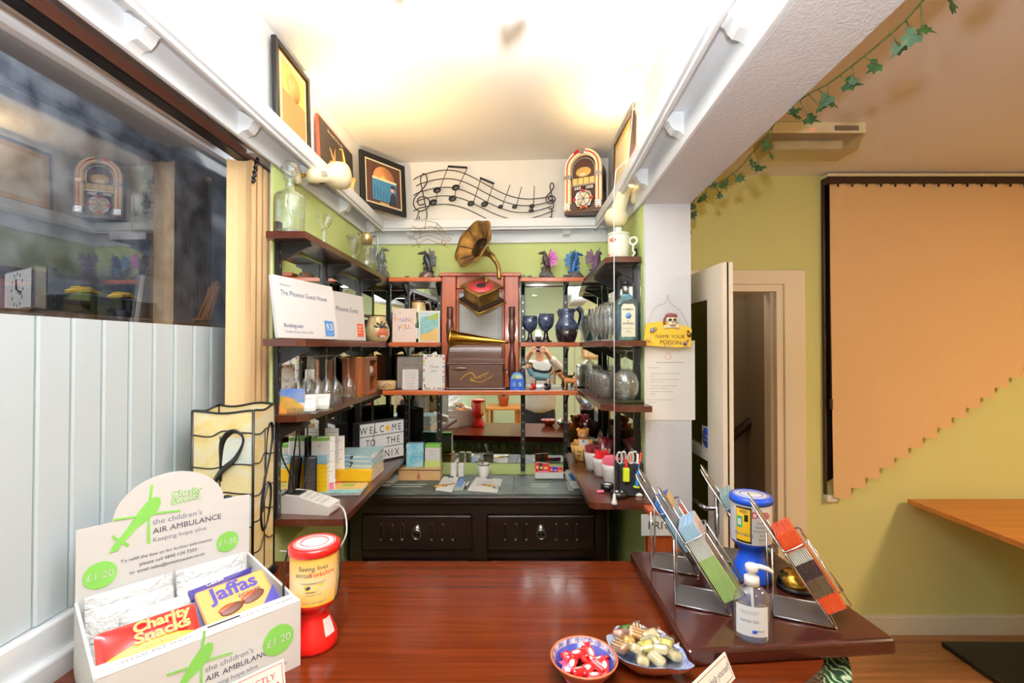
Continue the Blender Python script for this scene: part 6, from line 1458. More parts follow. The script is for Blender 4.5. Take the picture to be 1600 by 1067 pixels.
t = thing('glass_mug', 'handled glass mug upside down behind the balloon glass', 'mug', (.425, 2.16, zr3), -PI / 2, 'glass mugs on the lower shelf')
part('body', MB().lathe('clear_glass', [(.0, .118), (.030, .118), (.036, .112), (.038, .002), (.036, .002), (.033, .104), (0, .106)], 24), t)
part('handle', MB().tube('clear_glass', catmull([(.036, 0, .10), (.062, 0, .095), (.066, 0, .06), (.058, 0, .03), (.036, 0, .025)], 5), .006, 8), t)
for x, y in ((.515, 2.17), (.425, 2.275), (.512, 2.285), (.425, 2.39), (.512, 2.40), (.425, 2.505), (.505, 2.535)): dup(t, (x, y, zr3))

# ------------------------------------------------------------------ desk shelf by the column
mat('pot_tan', (206, 166, 92), .5, var=(24, (178, 132, 66), 3)); mat('teddy', (204, 136, 66), .9, bump=(200, .6)); mat('teddy_dark', (150, 104, 60), .9)
p = Vector((.378, 2.53, zd))
t = thing('teddy_pot', 'tan pottery tub with dark markings holding a small teddy bear', 'pot', p)
part('body', MB().lathe('pot_tan', [(0, 0), (.042, 0), (.046, .004), (.062, .05), (.066, .085), (.063, .085), (.058, .05), (.0, .03)], 28), t)
m = MB()
for a in (-.9, -.1): m.tube('black', [(.0665 * math.sin(a) * .95, -.0665 * math.cos(a) * .95, z) for z in (.012, .05, .085)], .0015, 5)
for a, z in ((-.5, .055), (.35, .06), (.35, .045), (.3, .025), (-.5, .035)): m.ell('ink', (.062 * math.sin(a), -.062 * math.cos(a), z), (.014, .004, .0022), 8, 6, a)
part('marking', m, t, 'dark printed markings')
t = thing('teddy_bear', 'golden teddy bear with white bib sitting in the tan pottery tub', 'teddy bear', p + Vector((0, 0, .052)))
m = MB().ell('teddy', (0, 0, .035), (.036, .03, .036), 14, 10).ell('teddy', (0, -.006, .088), (.030, .027, .027), 14, 10).ell('cream', (0, -.030, .082), (.013, .010, .010), 10, 8)
part('body', m, t)
for s in (-1, 1): part('ear', MB().ell('teddy', (s * .024, 0, .108), (.011, .006, .011), 10, 8), t); part('arm', MB().ell('teddy', (s * .036, -.018, .042), (.014, .016, .022), 10, 8, 0, s * .5), t); part('leg', MB().ell('teddy', (s * .028, -.036, .018), (.014, .022, .014), 10, 8), t); part('eye', MB().ell('black', (s * .010, -.031, .094), .003, 8, 6), t)
part('nose', MB().ell('black', (0, -.040, .085), (.004, .003, .003), 8, 6), t)
m = MB().grid('white', 6, 4, lambda u, v: ((u - .5) * .054, -.0335 - .004 * math.sin(PI * u), .028 + .034 * v)); m.ell('biscuit_blue', (-.004, -.039, .055), (.006, .001, .004), 8, 6); part('bib', m, t, 'white bib')
mat('bag_red', (120, 34, 40), .3, coat=.4, bump=(60, .5)); 
m = MB(); pillow(m, 'bag_red', .085, .12, .05, 10); m.box('paper', -.016, .016, -.035, -.0, .022, .0245)
solo('tea_packet', m, 'dark red foil packet propped behind the teddy tub', 'packet', (.488, 2.47, zd + .072), rot=(1.25, .25, .1))
mat('cup_white', (238, 236, 232), .3, coat=.3); mat('sachet_red', (214, 44, 48), .35, coat=.3); mat('sachet_pink', (232, 120, 140), .35, coat=.3)
labs = ['white cup of dark red sachets, next to the teddy tub', 'white cup of red sachets in the middle of the cup row', 'white cup of pink sachets, beside the black pen holder']
cups = [(.405, 2.345, 'bag_red'), (.425, 2.225, 'sachet_red'), (.445, 2.105, 'sachet_pink')]
rnd = random.Random(5)
for k, (x, y, c) in enumerate(cups):
    t = thing('sachet_cup', labs[k], 'cup', (x, y, zd))
    part('body', MB().lathe('cup_white', [(0, 0), (.034, 0), (.038, .006), (.047, .06), (.049, .085), (.046, .085), (.042, .05), (0, .03)], 28), t)
    if k: part('gold_motif', MB().ell('antique_gold', (.008, -.046, .05), (.014, .003, .012), 10, 8), t)
    for j in range(7):
        a = j * 2.4; m = MB().rbox(c, -.02, .02, -.002, .002, 0, .055, .0015)
        solo('sachet', m, ['dark red', 'red', 'pink'][k] + ' sachet standing in the ' + ['cup next to the teddy tub', 'middle white cup', 'cup beside the pen holder'][k], 'sachet', (x + .022 * math.cos(a) * (j > 0), y + .022 * math.sin(a) * (j > 0), zd + .062), rot=(rnd.uniform(-.25, .25), rnd.uniform(-.25, .25), a), group=['dark red', 'red', 'pink'][k] + ' sachets in a cup')
t = thing('pen_holder', 'tall black pen holder crowded with pens and scissors beside the column', 'pen holder', (.478, 1.945, zd))
m = MB()
for a in ((-.05, -.047, -.035, .035), (.047, .05, -.035, .035), (-.05, .05, -.035, -.032), (-.05, .05, .032, .035)): m.box('black_rough', a[0], a[1], a[2], a[3], 0, .13)
m.box('black_rough', -.05, .05, -.035, .035, 0, .004); part('tub', m, t); part('divider', MB().box('black_rough', -.002, .002, -.032, .032, .004, .125), t)
mat('pen_red', (210, 40, 34), .3); mat('pen_yellow', (206, 226, 50), .4); mat('pen_blue', (40, 120, 196), .3); mat('pen_orange', (236, 150, 60), .3); mat('scissor_grey', (206, 206, 210), .35)
ph = Vector((.478, 1.945, zd))
def pen(label, x, y, c, tilt, name='pen', h=.165):
    m = MB().tube(c, [(0, 0, .006), (0, 0, h)], .0042, 8).tube('black', [(0, 0, h), (0, 0, h + .012)], [.0042, .002], 8); solo(name, m, label, 'pen', ph + Vector((x, y, .002)), rot=(0, tilt, 0))
pen('slim red pen leaning at the column side of the black holder', .036, .01, 'pen_red', .10); pen('orange pen among the scissors in the black holder', .018, .018, 'pen_orange', -.04); pen('second red pen between the two scissors', -.014, .02, 'pen_red', .02); pen('white capped pen at the back of the black holder', .03, -.014, 'white', .02)
for k, (x, lab) in enumerate(((-.030, 'grey-handled scissors at the cup side of the pen holder'), (.016, 'grey-handled scissors in the middle of the pen holder'))):
    t = thing('scissors', lab, 'scissors', ph + Vector((x, -.004, .006)))
    part('blade', MB().prism('steel', [(-.004, 0, 0), (.004, 0, 0), (.006, 0, .12), (-.006, 0, .12)], (0, .002, 0)), t)
    for s in (-1, 1): part('handle', MB().tube('scissor_grey', [(s * .0095 + .0105 * math.cos(a), .001 + s * .006, .142 + .024 * math.sin(a)) for a in [2 * PI * i / 18 for i in range(18)]], .0038, 6, True), t)
t = thing('highlighter', 'bright yellow highlighter clipped on the front of the black pen holder', 'highlighter', ph + Vector((-.022, -.047, .062))); part('body', MB().rbox('pen_yellow', -.013, .013, -.008, .010, 0, .056, .005), t); part('cap', MB().rbox('pen_red', -.005, .005, -.005, .005, .056, .09, .002), t, 'red clip')
t = thing('craft_knife', 'blue craft knife with yellow end hanging on the black pen holder front', 'knife', ph + Vector((.020, -.044, .045)), rot=(0, .12, 0)); part('body', MB().rbox('pen_blue', -.006, .006, -.007, .007, 0, .06, .003), t); part('blade', MB().tube('pen_blue', [(0, 0, .06), (0, 0, .085)], [.004, .0015], 8), t); part('end_cap', MB().rbox('pen_yellow', -.012, .012, -.008, .008, -.008, .0, .003), t, 'yellow end')
def tape(label, px, py, r):
    p = atz(px, py, YD); t = thing('tape_roll', label, 'tape', (p.x, p.y, zd))
    part('roll', MB().lathe('black', [(r * .55, 0), (r, 0), (r, .024), (r * .55, .024), (r * .55, 0)], 24, cap=False), t); part('core', MB().lathe('paper', [(r * .54, .001), (r * .54, .023), (r * .46, .023), (r * .46, .001)], 24, cap=False), t, 'white core')
tape('black tape roll behind the other one, by the white cups', 949, 765, .028); tape('black tape roll at the front edge of the desk shelf, before the pen holder', 967, 777, .031)
p = atz(938, 770, YD); solo('eraser', MB().rbox('sachet_pink', -.016, .016, -.008, .008, 0, .011, .004), 'pink oval eraser at the front of the desk shelf beside the tape', 'eraser', (p.x, p.y, zd), .1)
p = atz(921, 738, YD); t = thing('pencil_sharpener', 'small silver metal pencil sharpener in the middle of the desk shelf', 'sharpener', (p.x, p.y, zd), -.7); part('body', MB().rbox('chrome', -.016, .016, -.010, .010, 0, .014, .002), t); part('blade', MB().box('steel', -.012, .012, -.006, .006, .014, .0155), t)
p = atz(997, 774, YD); solo('white_button', MB().lathe('white', [(0, 0), (.020, 0), (.022, .006), (.016, .014), (0, .015)], 20), 'white round knob lying at the shelf corner next to the column', 'knob', (p.x, p.y, zd))

# ------------------------------------------------------------------ on the sideboard
zs = YS + e
bx0, bx1 = atd(622, 740, 2.60).x, atd(688, 740, 2.60).x
t = thing('wooden_box', 'shallow light wooden box with dark lid edge and red tassel on the sideboard', 'box', ((bx0 + bx1) / 2, 2.645, zs)); W = (bx1 - bx0) / 2
part('body', MB().rbox('box_wood', -W, W, -.05, .05, 0, .055, .002), t); m = MB().rbox('box_wood', -W - .003, W + .003, -.053, .053, .059, .066, .002); m.box('dark_brown', -W - .002, W + .002, -.052, .052, .055, .059); part('lid', m, t)
part('tassel', MB().lathe('apple_red', [(0, .052), (.004, .05), (.003, .045), (.010, .02), (.009, .016), (0, .016)], 10, (0, -.054, 0)), t, 'red tassel')
zb2 = zs + .0665
def carton(name, label, loc, w_, d_, h, base, stripes, rz=0, words=None, cat='box'):
    t = thing(name, label, cat, loc, rz); part('carton', MB().rbox(base, -w_ / 2, w_ / 2, -d_ / 2, d_ / 2, 0, h, .002), t)
    for c, z0, z1 in stripes: part('colour_band', MB().rbox(c, -w_ / 2 - .0006, w_ / 2 + .0006, -d_ / 2 - .0006, d_ / 2 + .0006, z0 * h, z1 * h + (.0008 if z1 == 1 else 0), .0006), t, c.split('_')[0] + ' coloured band')
    if words:
        m = MB()
        for s, sz, z, c in words: m.text(c, s, sz, (0, -d_ / 2 - .0012, z * h))
        part('lettering', m, t)
    return t
mat('aqua', (110, 186, 214), .35, coat=.3, var=(24, (180, 218, 228), 2)); mat('green_lid', (110, 160, 64), .45); mat('lime_band', (190, 206, 120), .5)
carton('hot_drink_packet', 'pale blue patterned drink packet standing on the wooden box', (atd(649, 700, 2.64).x, 2.643, zb2), .094, .05, .128, 'aqua', [], .05, [('instant', .014, .55, 'p_blue'), ('drink', .012, .44, 'p_blue')], 'packet')
carton('tea_box', 'white and green tea box standing on the wooden box beside the blue packet', (atd(677, 700, 2.64).x, 2.643, zb2), .084, .05, .125, 'card_white', [('green_lid', .86, 1), ('lime_band', 0, .30)], -.05, [('green tea', .011, .70, 'p_pink'), ('20 bags', .008, .55, 'grey_ink')])
for k, (px, lab) in enumerate(((709, 'white square salt shaker nearer the wooden box'), (721, 'white square pepper shaker nearer the spoon pot'))):
    t = thing('shaker', lab, 'shaker', (atd(px, 730, 2.67).x, 2.67, zs)); part('body', MB().rbox('cup_white', -.0175, .0175, -.0175, .0175, 0, .078, .008, 3), t); part('hole', MB().ell('grey_ink', (0, 0, .078), (.003, .003, .0006), 8, 4), t)
sp = Vector((atd(756, 730, 2.68).x, 2.68, zs))
t = thing('spoon_pot', 'small white pot of teaspoons in the middle of the sideboard', 'pot', sp); part('body', MB().lathe('cup_white', [(0, 0), (.029, 0), (.031, .004), (.033, .072), (.030, .072), (.028, .02), (0, .014)], 24), t); part('band', MB().lathe('black', [(.0335, .066), (.0338, .070), (.0332, .071)], 24, cap=False), t, 'black rim line')
for k in range(4):
    a = 1.9 + .6 * k; m = MB().tube('steel', [(0, 0, 0), (.010 * math.cos(a), .010 * math.sin(a), .075), (.026 * math.cos(a), .026 * math.sin(a), .115)], [.002, .0018, .003], 6, flat=.5)
    solo('teaspoon', m, 'steel teaspoon standing in the small white pot', 'teaspoon', sp + Vector((0, 0, .016)), group='teaspoons in the white pot')
def flat_poly(name, label, cat, px, z, mt, th=.003, extra=None):
    P = [atz(x, y, z) for x, y in px]; c = sum(P, Vector()) / len(P); t = thing(name, label, cat, (c.x, c.y, z))
    part('sheet', MB().prism(mt, [p - Vector((c.x, c.y, z)) for p in P], (0, 0, th)), t)
    if extra: extra(t, c, P)
    return t
def note_extra(t, c, P):
    a, b = P[3] - Vector((c.x, c.y, c.z)), P[2] - Vector((c.x, c.y, c.z)); q = (a + b) / 2; m = MB().rbox('black', q.x - .016, q.x + .016, q.y - .02, q.y + .004, .003, .009, .002); part('clip', m, t, 'black clip')
    m = MB()
    for k in range(5): m.box('grey_ink', -.05, .03 - .01 * (k % 2), .05 - .02 * k, .0515 - .02 * k, .0031, .0034)
    part('print', m, t)
flat_poly('registration_pad', 'small white clipped note pad with a key, next to the wooden box', 'note pad', [(680, 766), (706, 769), (717, 746), (693, 745)], YS + e, 'paper', .003, note_extra)
flat_poly('registration_pad', 'wider white clipped note pad with a key, in front of the spoon pot', 'note pad', [(730, 767), (777, 770), (786, 749), (744, 746)], YS + e, 'paper', .003, note_extra)
def key(label, px, py, rz, fob):
    p = atz(px, py, YS); t = thing('door_key', label, 'key', (p.x, p.y, YS + .0045), rz)
    m = MB().tube('brass', [(.014 * math.cos(a), .014 * math.sin(a), .002) for a in [2 * PI * i / 14 for i in range(14)]], .003, 6, True); part('bow', m, t)
    m = MB().rbox('brass', .014, .06, -.003, .003, 0, .004, .001).rbox('brass', .045, .055, -.011, .0, 0, .004, .001); part('shank', m, t)
    part('key_fob', MB().lathe(fob, [(.0, 0), (.022, 0), (.022, .005), (0, .005)], 18, (-.035, .012, 0), sy=.7), t, 'round key fob')
key('brass key with tan fob on the small note pad', 695, 760, .7, 'pot_tan'); key('brass key with grey fob on the wider note pad', 768, 761, 2.7, 'steel')
flat_poly('leaflet', 'small blue and orange leaflet between the two note pads', 'leaflet', [(712, 760), (721, 761), (727, 748), (719, 747)], YS + e, 'mid_blue', .002)
p = atz(731, 757, YS); t = thing('pen', 'white ballpoint pen beside the wider note pad', 'pen', (p.x, p.y, YS + .006), 1.45); part('barrel', MB().tube('white', [(-.05, 0, 0), (.05, 0, 0)], .005, 8), t); part('tip', MB().tube('black', [(-.065, 0, 0), (-.05, 0, 0)], [.002, .005], 8), t)
tx0, tx1 = atd(836, 740, 2.62).x, atd(880, 740, 2.62).x
t = thing('sachet_tray', 'white oblong tray of red sachets on the sideboard', 'tray', ((tx0 + tx1) / 2, 2.652, zs)); W = (tx1 - tx0) / 2
m = MB()
for a in ((-W, W, -.035, -.031), (-W, W, .031, .035), (-W, -W + .004, -.031, .031), (W - .004, W, -.031, .031)): m.box('white', *a, 0, .038)
m.box('white', -W, W, -.035, .035, 0, .004); part('body', m, t); part('divider', MB().box('white', -.002, .002, -.031, .031, .004, .036), t)
tp = Vector(((tx0 + tx1) / 2, 2.652, zs + .005))
mat('coffee_red', (190, 36, 34), .3, coat=.4); mat('coffee_black', (50, 26, 24), .3, coat=.4)
for k in range(6):
    x = -W + .018 + .022 * k if k < 3 else W - .058 + .022 * (k - 3); c = ['coffee_red', 'coffee_black', 'coffee_red', 'sachet_red', 'safety_blue', 'sachet_red'][k]; h = .075 if k < 3 else .052
    m = MB().rbox(c, -.017, .017, -.0025, .0025, 0, h, .0015); m.box('sand', -.010, .010, -.0029, -.0025, h * .55, h * .72)
    lab = 'red coffee sachet standing in the white tray' if k in (0, 2) else 'short red sachet standing in the white tray' if k in (3, 5) else 'black and red coffee sachet between the red ones in the tray' if k == 1 else 'small blue sachet in the white tray'
    solo('sachet', m, lab, 'sachet', tp + Vector((x, .018 - .010 * (k % 3), 0)), rot=(-.12, 0, .1 * (k - 2)), group='red coffee sachets' if k in (0, 2) else 'short red sachets' if k in (3, 5) else None)
solo('sachet', MB().rbox('sachet_pink', -.03, .03, -.012, .012, 0, .004, .002), 'pink sachet lying on the front of the white tray', 'sachet', tp + Vector((-.030, -.026, .034)), .05)
for k in range(5):
    m = MB().rbox('paper', -.075, .075, -.11, .11, 0, .007, .001); m.box('mid_blue' if k == 4 else 'leaf_white', -.074, .074, -.109, .02, .007, .0075); m.box('paper', -.074, .074, .02, .109, .007, .0074)
    solo('magazine', m, 'magazine with blue and white cover on top of the sideboard pile under the desk shelf' if k == 4 else 'pale magazine in the pile under the desk shelf', 'magazine', (.378 - .004 * (k % 2), 2.56, zs + .0081 * k), .08 - .05 * (k % 3), None if k == 4 else 'magazines under the desk shelf')
for k in range(4): solo('folder', MB().rbox('paper' if k % 2 else 'leaf_grey', -.08, .08, -.1, .1, 0, .006, .001), 'thin paper folder in the small pile beneath the deep desk shelf', 'folder', (-.70, 2.58, zs + .0068 * k), -.2 + .06 * k, 'folders under the desk shelf')

# ------------------------------------------------------------------ deep desk shelf by the window
mat('device', (228, 224, 218), .4); mat('key_grey', (196, 192, 186), .5); mat('screen', (30, 30, 34), .15)
t = thing('card_machine', 'cream card payment machine with small dark screen at the desk shelf end', 'card machine', (-.733, 1.745, zd), -.12)
P = [(-.095, 0), (.085, 0), (.088, .006), (.086, .030), (-.03, .062), (-.085, .066), (-.096, .060)]
m = MB().prism('device', [(x, -.042, z) for x, z in P], (0, .084, 0)); part('case', m, t)
sl = Vector((.116, 0, -.032)).normalized(); nrm = Vector((-sl.z, 0, sl.x)); o0 = Vector((-.03, 0, .062)) + nrm * .0005
m = MB(); 
def onslope(a, b, c, d, mt, m, h): 
    p = [o0 + sl * a + Vector((0, c, 0)), o0 + sl * b + Vector((0, c, 0)), o0 + sl * b + Vector((0, d, 0)), o0 + sl * a + Vector((0, d, 0))]; m.prism(mt, p, nrm * h)
m.box('screen', -.082, -.034, -.030, .022, .0655, .0672); part('screen', m, t, 'dark display')
m = MB()
for i in range(4):
    for j in range(4): onslope(.010 + i * .022, .024 + i * .022, -.032 + j * .017, -.020 + j * .017, 'key_grey', m, .002)
part('keypad', m, t, 'grey buttons')
c = [(-.655, 1.735, zd + .02), (-.625, 1.715, zd + .030), (-.585, 1.665, zd + .02), (-.568, 1.63, zd - .04), (-.60, 1.625, zd - .09), (-.68, 1.63, zd - .105), (-.80, 1.635, zd - .10)]
solo('power_cable', MB().tube('white', catmull(c, 8), .0028, 6), 'white cable looping from the card machine over the shelf edge', 'cable')
t = thing('cordless_phone', 'slim black cordless phone handset standing behind the card machine', 'phone', (-.800, 1.885, zd), .35, rot=(-.12, .0, .35))
m = MB().rbox('black', -.024, .024, -.012, .012, .012, .165, .009, 3); part('handset', m, t); m = MB().rbox('screen', -.017, .017, -.0128, -.011, .105, .14, .0005); part('screen', m, t); m = MB()
for i in range(4):
    for j in range(3): m.rbox('dark_brown', -.016 + j * .012, -.008 + j * .012, -.0132, -.011, .035 + i * .014, .044 + i * .014, .001)
part('keypad', m, t); part('charger', MB().rbox('black', -.034, .034, -.032, .032, 0, .02, .006), t)
for k, c in enumerate(([(-.812, 1.80, zd + .30), (-.80, 1.79, zd + .20), (-.824, 1.82, zd + .10), (-.830, 1.83, zd + .012), (-.828, 1.845, zd + .004)], [(-.818, 1.90, zd + .36), (-.812, 1.885, zd + .24), (-.806, 1.87, zd + .12), (-.822, 1.83, zd + .01)])):
    solo('black_cable', MB().tube('black', catmull(c, 8), .003, 6), ('thin black cable hanging beside the stained glass lamp', 'thin black cable running down to the phone charger')[k], 'cable')
def slabbook(name, label, x, y, z, w_, d_, h, cover, edge, rz, group=None, cat='book', lines=None):
    t = thing(name, label, cat, (x, y, z), rz, group)
    part('cover', MB().box(cover, -w_ / 2, w_ / 2, -d_ / 2, d_ / 2, h - .0012, h).box(cover, -w_ / 2, w_ / 2, -d_ / 2, d_ / 2, 0, .0012).box(cover, -w_ / 2, w_ / 2, -d_ / 2 - .0006, -d_ / 2 + .0006, 0, h), t)
    part('pages', MB().box(edge, -w_ / 2 + .001, w_ / 2 - .001, -d_ / 2 + .001, d_ / 2 - .001, .0012, h - .0012), t)
    return t
mat('guide_yellow', (244, 190, 30), .4, coat=.2); mat('booklet_blue', (150, 186, 204), .4); mat('booklet_navy', (104, 128, 164), .4); mat('booklet_teal', (158, 192, 198), .4)
z = zd
for k in range(3): slabbook('guide_book', 'thick yellow-spined guide book in the pile under the booklets', -.728, 2.225, z, .20, .20, .017, 'guide_yellow', 'paper', .015 * (k - 1), 'yellow guide books beside the light box'); z += .0176
zt4 = z
for k in range(9):
    slabbook('booklet', 'blue-edged booklet in the pile on the yellow guides, nearer the mirror', -.778, 2.235, z, .09, .17, .006, ['booklet_blue', 'booklet_navy', 'booklet_teal'][k % 3], 'paper', .03 * ((k % 3) - 1), 'booklets on the guides, mirror side', 'booklet'); z += .0065
z = zt4
for k in range(9):
    slabbook('booklet', 'pale booklet in the splayed pile on the yellow guides, beside the light box', -.675, 2.235, z, .095, .18, .0065, ['booklet_blue', 'leaf_white', 'booklet_teal'][k % 3], 'paper', .05 * ((k % 4) - 1.5), 'booklets on the guides, open side', 'booklet'); z += .007
z = zd  # added pile, stands in for the guides' reflection in the side mirror
for k in range(7): slabbook('guide_book', 'thick yellow guide book in the added pile imitating a mirror reflection', -.79, 1.975, z, .07, .08, .017, 'guide_yellow', 'paper', 0.02 * (k % 2), 'yellow guide books behind the phone'); z += .0176
for k in range(5): slabbook('booklet', 'blue booklet on the added yellow pile imitating a mirror reflection', -.79, 1.975, z, .068, .078, .0065, 'booklet_blue', 'paper', .02 * (k % 3), 'booklets behind the phone', 'booklet'); z += .007
carton('tea_box', 'white tea box with green lid topping the pile behind the phone', (-.79, 1.975, z), .066, .06, .068, 'card_white', [('green_lid', .84, 1)], .05, [('tea', .012, .5, 'grey_ink')])
t = thing('spiral_notebook', 'spiral notebook with beach cover lying on the desk shelf', 'notebook', (-.700, 1.99, zd), .06)
part('cover', MB().box('sea', -.08, .08, -.075, -.02, .0102, .0112).box('sand_card', -.08, .08, -.02, .075, .0102, .0112).box('hill', -.02, .03, .02, .06, .0112, .0115).box('black', -.08, .08, -.075, .075, 0, .001), t); part('pages', MB().box('paper', -.079, .079, -.072, .074, .001, .0102), t)
for k in range(15): part('ring', MB().tube('steel', [(-.075 + k * .0107, -.076 + .007 * math.cos(a), .006 + .007 * math.sin(a)) for a in [2 * PI * i / 10 for i in range(10)]], .0012, 5, True), t)
flat_poly('leaflet', 'red and white leaflet lying between notebook and phone', 'leaflet', [(494, 766), (520, 768), (534, 752), (512, 751)], YD + e, 'art_red', .002)
flat_poly('newspaper', 'folded grey newspaper lying behind the card machine', 'newspaper', [(452, 786), (482, 777), (486, 768), (462, 770)], YD + e, 'steel', .004)
t = thing('notice_sheet', 'narrow white notice sheet hung on the middle shelf upright', 'notice', (-.796, 2.084, YD + .245), 0); m = MB().box('paper', -.025, .035, -.0005, .0005, -.155, 0); part('sheet', m, t); m = MB()
for k in range(9): m.box('grey_ink', -.020, .028 - .01 * (k % 3), -.0008, -.0005, -.02 - k * .014, -.018 - k * .014)
part('print', m, t)
for k, (x, d, h, lab) in enumerate(((-.765, 1.957, .23, 'tall white printed sheet propped upright behind the phone'), (-.785, 2.125, .20, 'shorter white printed sheet propped upright before the light box'))):
    t = thing('printed_sheet', lab, 'paper', (x, d, zd), .5, rot=(-.04, 0, .5)); part('sheet', MB().box('paper', -.035, .035, 0, .001, 0, h), t); m = MB()
    for q in range(11): m.box('grey_ink', -.028, .026 - .012 * (q % 3), -.0004, 0, h - .02 - q * .014, h - .0185 - q * .014)
    m.box('p_pink', -.03, .03, -.0004, 0, .01, .04); part('print', m, t)
# cinema light box
lp0, lp1 = Vector((-.772, 2.405, 0)), Vector((-.592, 2.598, 0)); an = math.atan2(lp1.y - lp0.y, lp1.x - lp0.x); W = (lp1 - lp0).length
t = thing('light_box_sign', 'black letter box sign with white panel spelling a welcome message', 'sign', (lp0.x, lp0.y, zd), an)
m = MB()
for a in ((0, W, .004, .07, 0, .006), (0, .005, .004, .07, .006, .208), (W - .005, W, .004, .07, .006, .208), (.005, W - .005, .066, .07, .006, .208), (0, W, .004, .012, .200, .208)): m.box('black_rough', *a)
part('case', m, t, 'black case')
mat('sign_white', (226, 230, 236), .45); mat('emoji', (246, 186, 40), .5)
for k in range(3):
    z0 = .008 + k * .0665; m = MB().box('sign_white', .002, W - .002, 0, .004, z0, z0 + .064); m.box('grey_ink', .002, W - .002, -.0012, .0, z0 + .063, z0 + .0665); m.box('grey_ink', .002, W - .002, -.0012, .0, z0 - .001, z0 + .0015)
    part('letter_strip', m, t)
m = MB(); y = -.0016
for k, row in enumerate([[('P', .07), ('H', .15), ('O', .24), ('E', .33), ('N', .60), ('I', .71), ('X', .83)], [('T', .17), ('O', .28), ('T', .63), ('H', .74), ('E', .86)], [('W', .08), ('E', .24), ('L', .34), ('C', .48), ('M', .76), ('E', .89)]]):
    for ch, f in row: m.text('ink', ch, .052, (f * W, y, .020 + k * .0665), sx=.76)
part('lettering', m, t, 'black capital letters')
m = MB().lathe('emoji', [(.014, -.0022), (.014, -.0012)], 22, (.61 * W, 0, .020 + 2 * .0665 + .019), ax='Y', smooth=False); 
for s in (-1, 1): m.ell('ink', (.61 * W + s * .005, -.0024, .176), (.0015, .0004, .0025), 6, 5)
m.tube('ink', [(.61 * W + .007 * math.cos(a), -.0024, .171 + .006 * math.sin(a)) for a in [PI + PI * i / 8 for i in range(9)]], .0008, 4); part('smiley', m, t, 'yellow smiling face')
solo('black_cable', MB().tube('black', catmull([(-.70, 2.44, zd + .23), (-.695, 2.40, zd + .19), (-.688, 2.36, zd + .13), (-.67, 2.335, zd + .02), (-.655, 2.345, zd + .004)], 8), .0016, 6), 'thin dark cable trailing across the light box front', 'cable')
# ------------------------------------------------------------------ on the column
t = thing('column_notice', 'white printed house notice page on the column under the pirate sign', 'notice', (0, 0, 0))
cd = 2.0155
a, b = atd(1007, 543, cd), atd(1086, 656, cd)
m = MB().box('paper', a.x, b.x, cd - .0015, cd - .0008, b.z, a.z + .03); part('sheet', m, t)
m = MB(); y = cd - .0020; xm = (a.x + b.x) / 2
for k, (s, yy, sz, al) in enumerate((('Welcome to the Phoenix Guest House', 567, .0072, 'C'), ('Thank to observe rules', 575, .0055, 'L'), ('1. No smoking/vaping anywhere in the building including bedroom', 584, .0048, 'L'), ('windows', 588, .0048, 'L'), ('2. Guests may bring food purchased from us into the bedroom', 593, .0048, 'L'), ('and take them to eat in bed', 597, .0048, 'L'), ('3. Takeaway foods are not allowed in the room, please ask', 603, .0048, 'L'), ('for a plate and eat in the breakfast room', 607, .0048, 'L'), ('4. Noise should be kept to a minimum after 10pm', 612, .0048, 'L'), ('other guests', 616, .0048, 'L'), ('Any breach of the above will result in you and your party', 625, .0048, 'L'), ('being asked to leave', 629, .0048, 'L'))):
    z = atd(1040, yy, cd).z
    if al == 'C': m.text('ink', s, sz, (xm, y, z))
    else: m.text('print_grey', s, sz, (a.x + (.012 if k in (1, 10, 11) else .022), y, z), align='LEFT')
part('lettering', m, t)
m = MB().tube('p_orange', [atd(1044 + 4 * math.cos(q) * (1 + .4 * math.sin(3 * q)), 556 + 6 * math.sin(q), cd - .002) for q in [2 * PI * i / 20 for i in range(20)]], .0008, 4, True); part('crest', m, t)
mat('pirate_yellow', (240, 196, 64), .45); mat('skull', (226, 218, 190), .5); mat('bandana', (112, 46, 44), .6); mat('sign_edge', (110, 80, 50), .6)
t = thing('pirate_sign', 'yellow hanging plaque with skull in red bandana reading NAME YOUR POISON', 'sign', (0, 0, 0)); sd_ = 1.985
pp = [(1010, 505), (1034, 502), (1050, 504), (1079, 512), (1081, 515), (1079, 542), (1050, 543), (1028, 541), (1008, 539), (1006, 536), (1008, 520)]
P = [atd(x, y, sd_) for x, y in pp]
part('board', MB().prism('pirate_yellow', P, (0, .014, 0)), t); 
m = MB(); c = lambda x, y: atd(x, y, sd_ - .001)
m.text_fit('ink', 'NAME YOUR', c(1024, 528), c(1070, 529)); m.text_fit('ink', 'POISON', c(1031, 537.5), c(1064, 538.5)); m.text_fit('grey_ink', 'St Ives', c(1037, 541.5), c(1052, 542)); part('lettering', m, t)
k = atd(1049, 499, sd_); m = MB().ell('skull', k, (.023, .016, .020), 16, 12).ell('skull', k + Vector((0, -.006, -.020)), (.015, .011, .011), 12, 8)
for s in (-1, 1): m.ell('black', k + Vector((s * .009, -.0135, -.002)), (.0075, .004, .0062), 10, 8)
m.ell('black', k + Vector((0, -.0155, -.012)), (.003, .003, .003), 8, 6); m.box('ink', k.x - .008, k.x + .008, k.y - .0185, k.y - .0155, k.z - .0245, k.z - .0235); part('skull', m, t)
for s in (-1, 1): q = k + Vector((-s * .026, -.002, -.034)); r_ = k + Vector((s * .026, -.002, -.030)); part('bone', MB().tube('skull', [q, r_], .005, 8).ell('skull', q, .008, 8, 6).ell('skull', r_, .008, 8, 6), t)
m = MB().ell('bandana', k + Vector((0, .001, .0145)), (.0255, .0175, .0125), 16, 10).tube('bandana', catmull([k + Vector((-.024, .002, .008)), k + Vector((-.030, .0, -.006)), k + Vector((-.029, -.002, -.022))], 4), .0055, 8); part('bandana', m, t)
def q_(x, y): return atd(x, y, sd_ - .004)
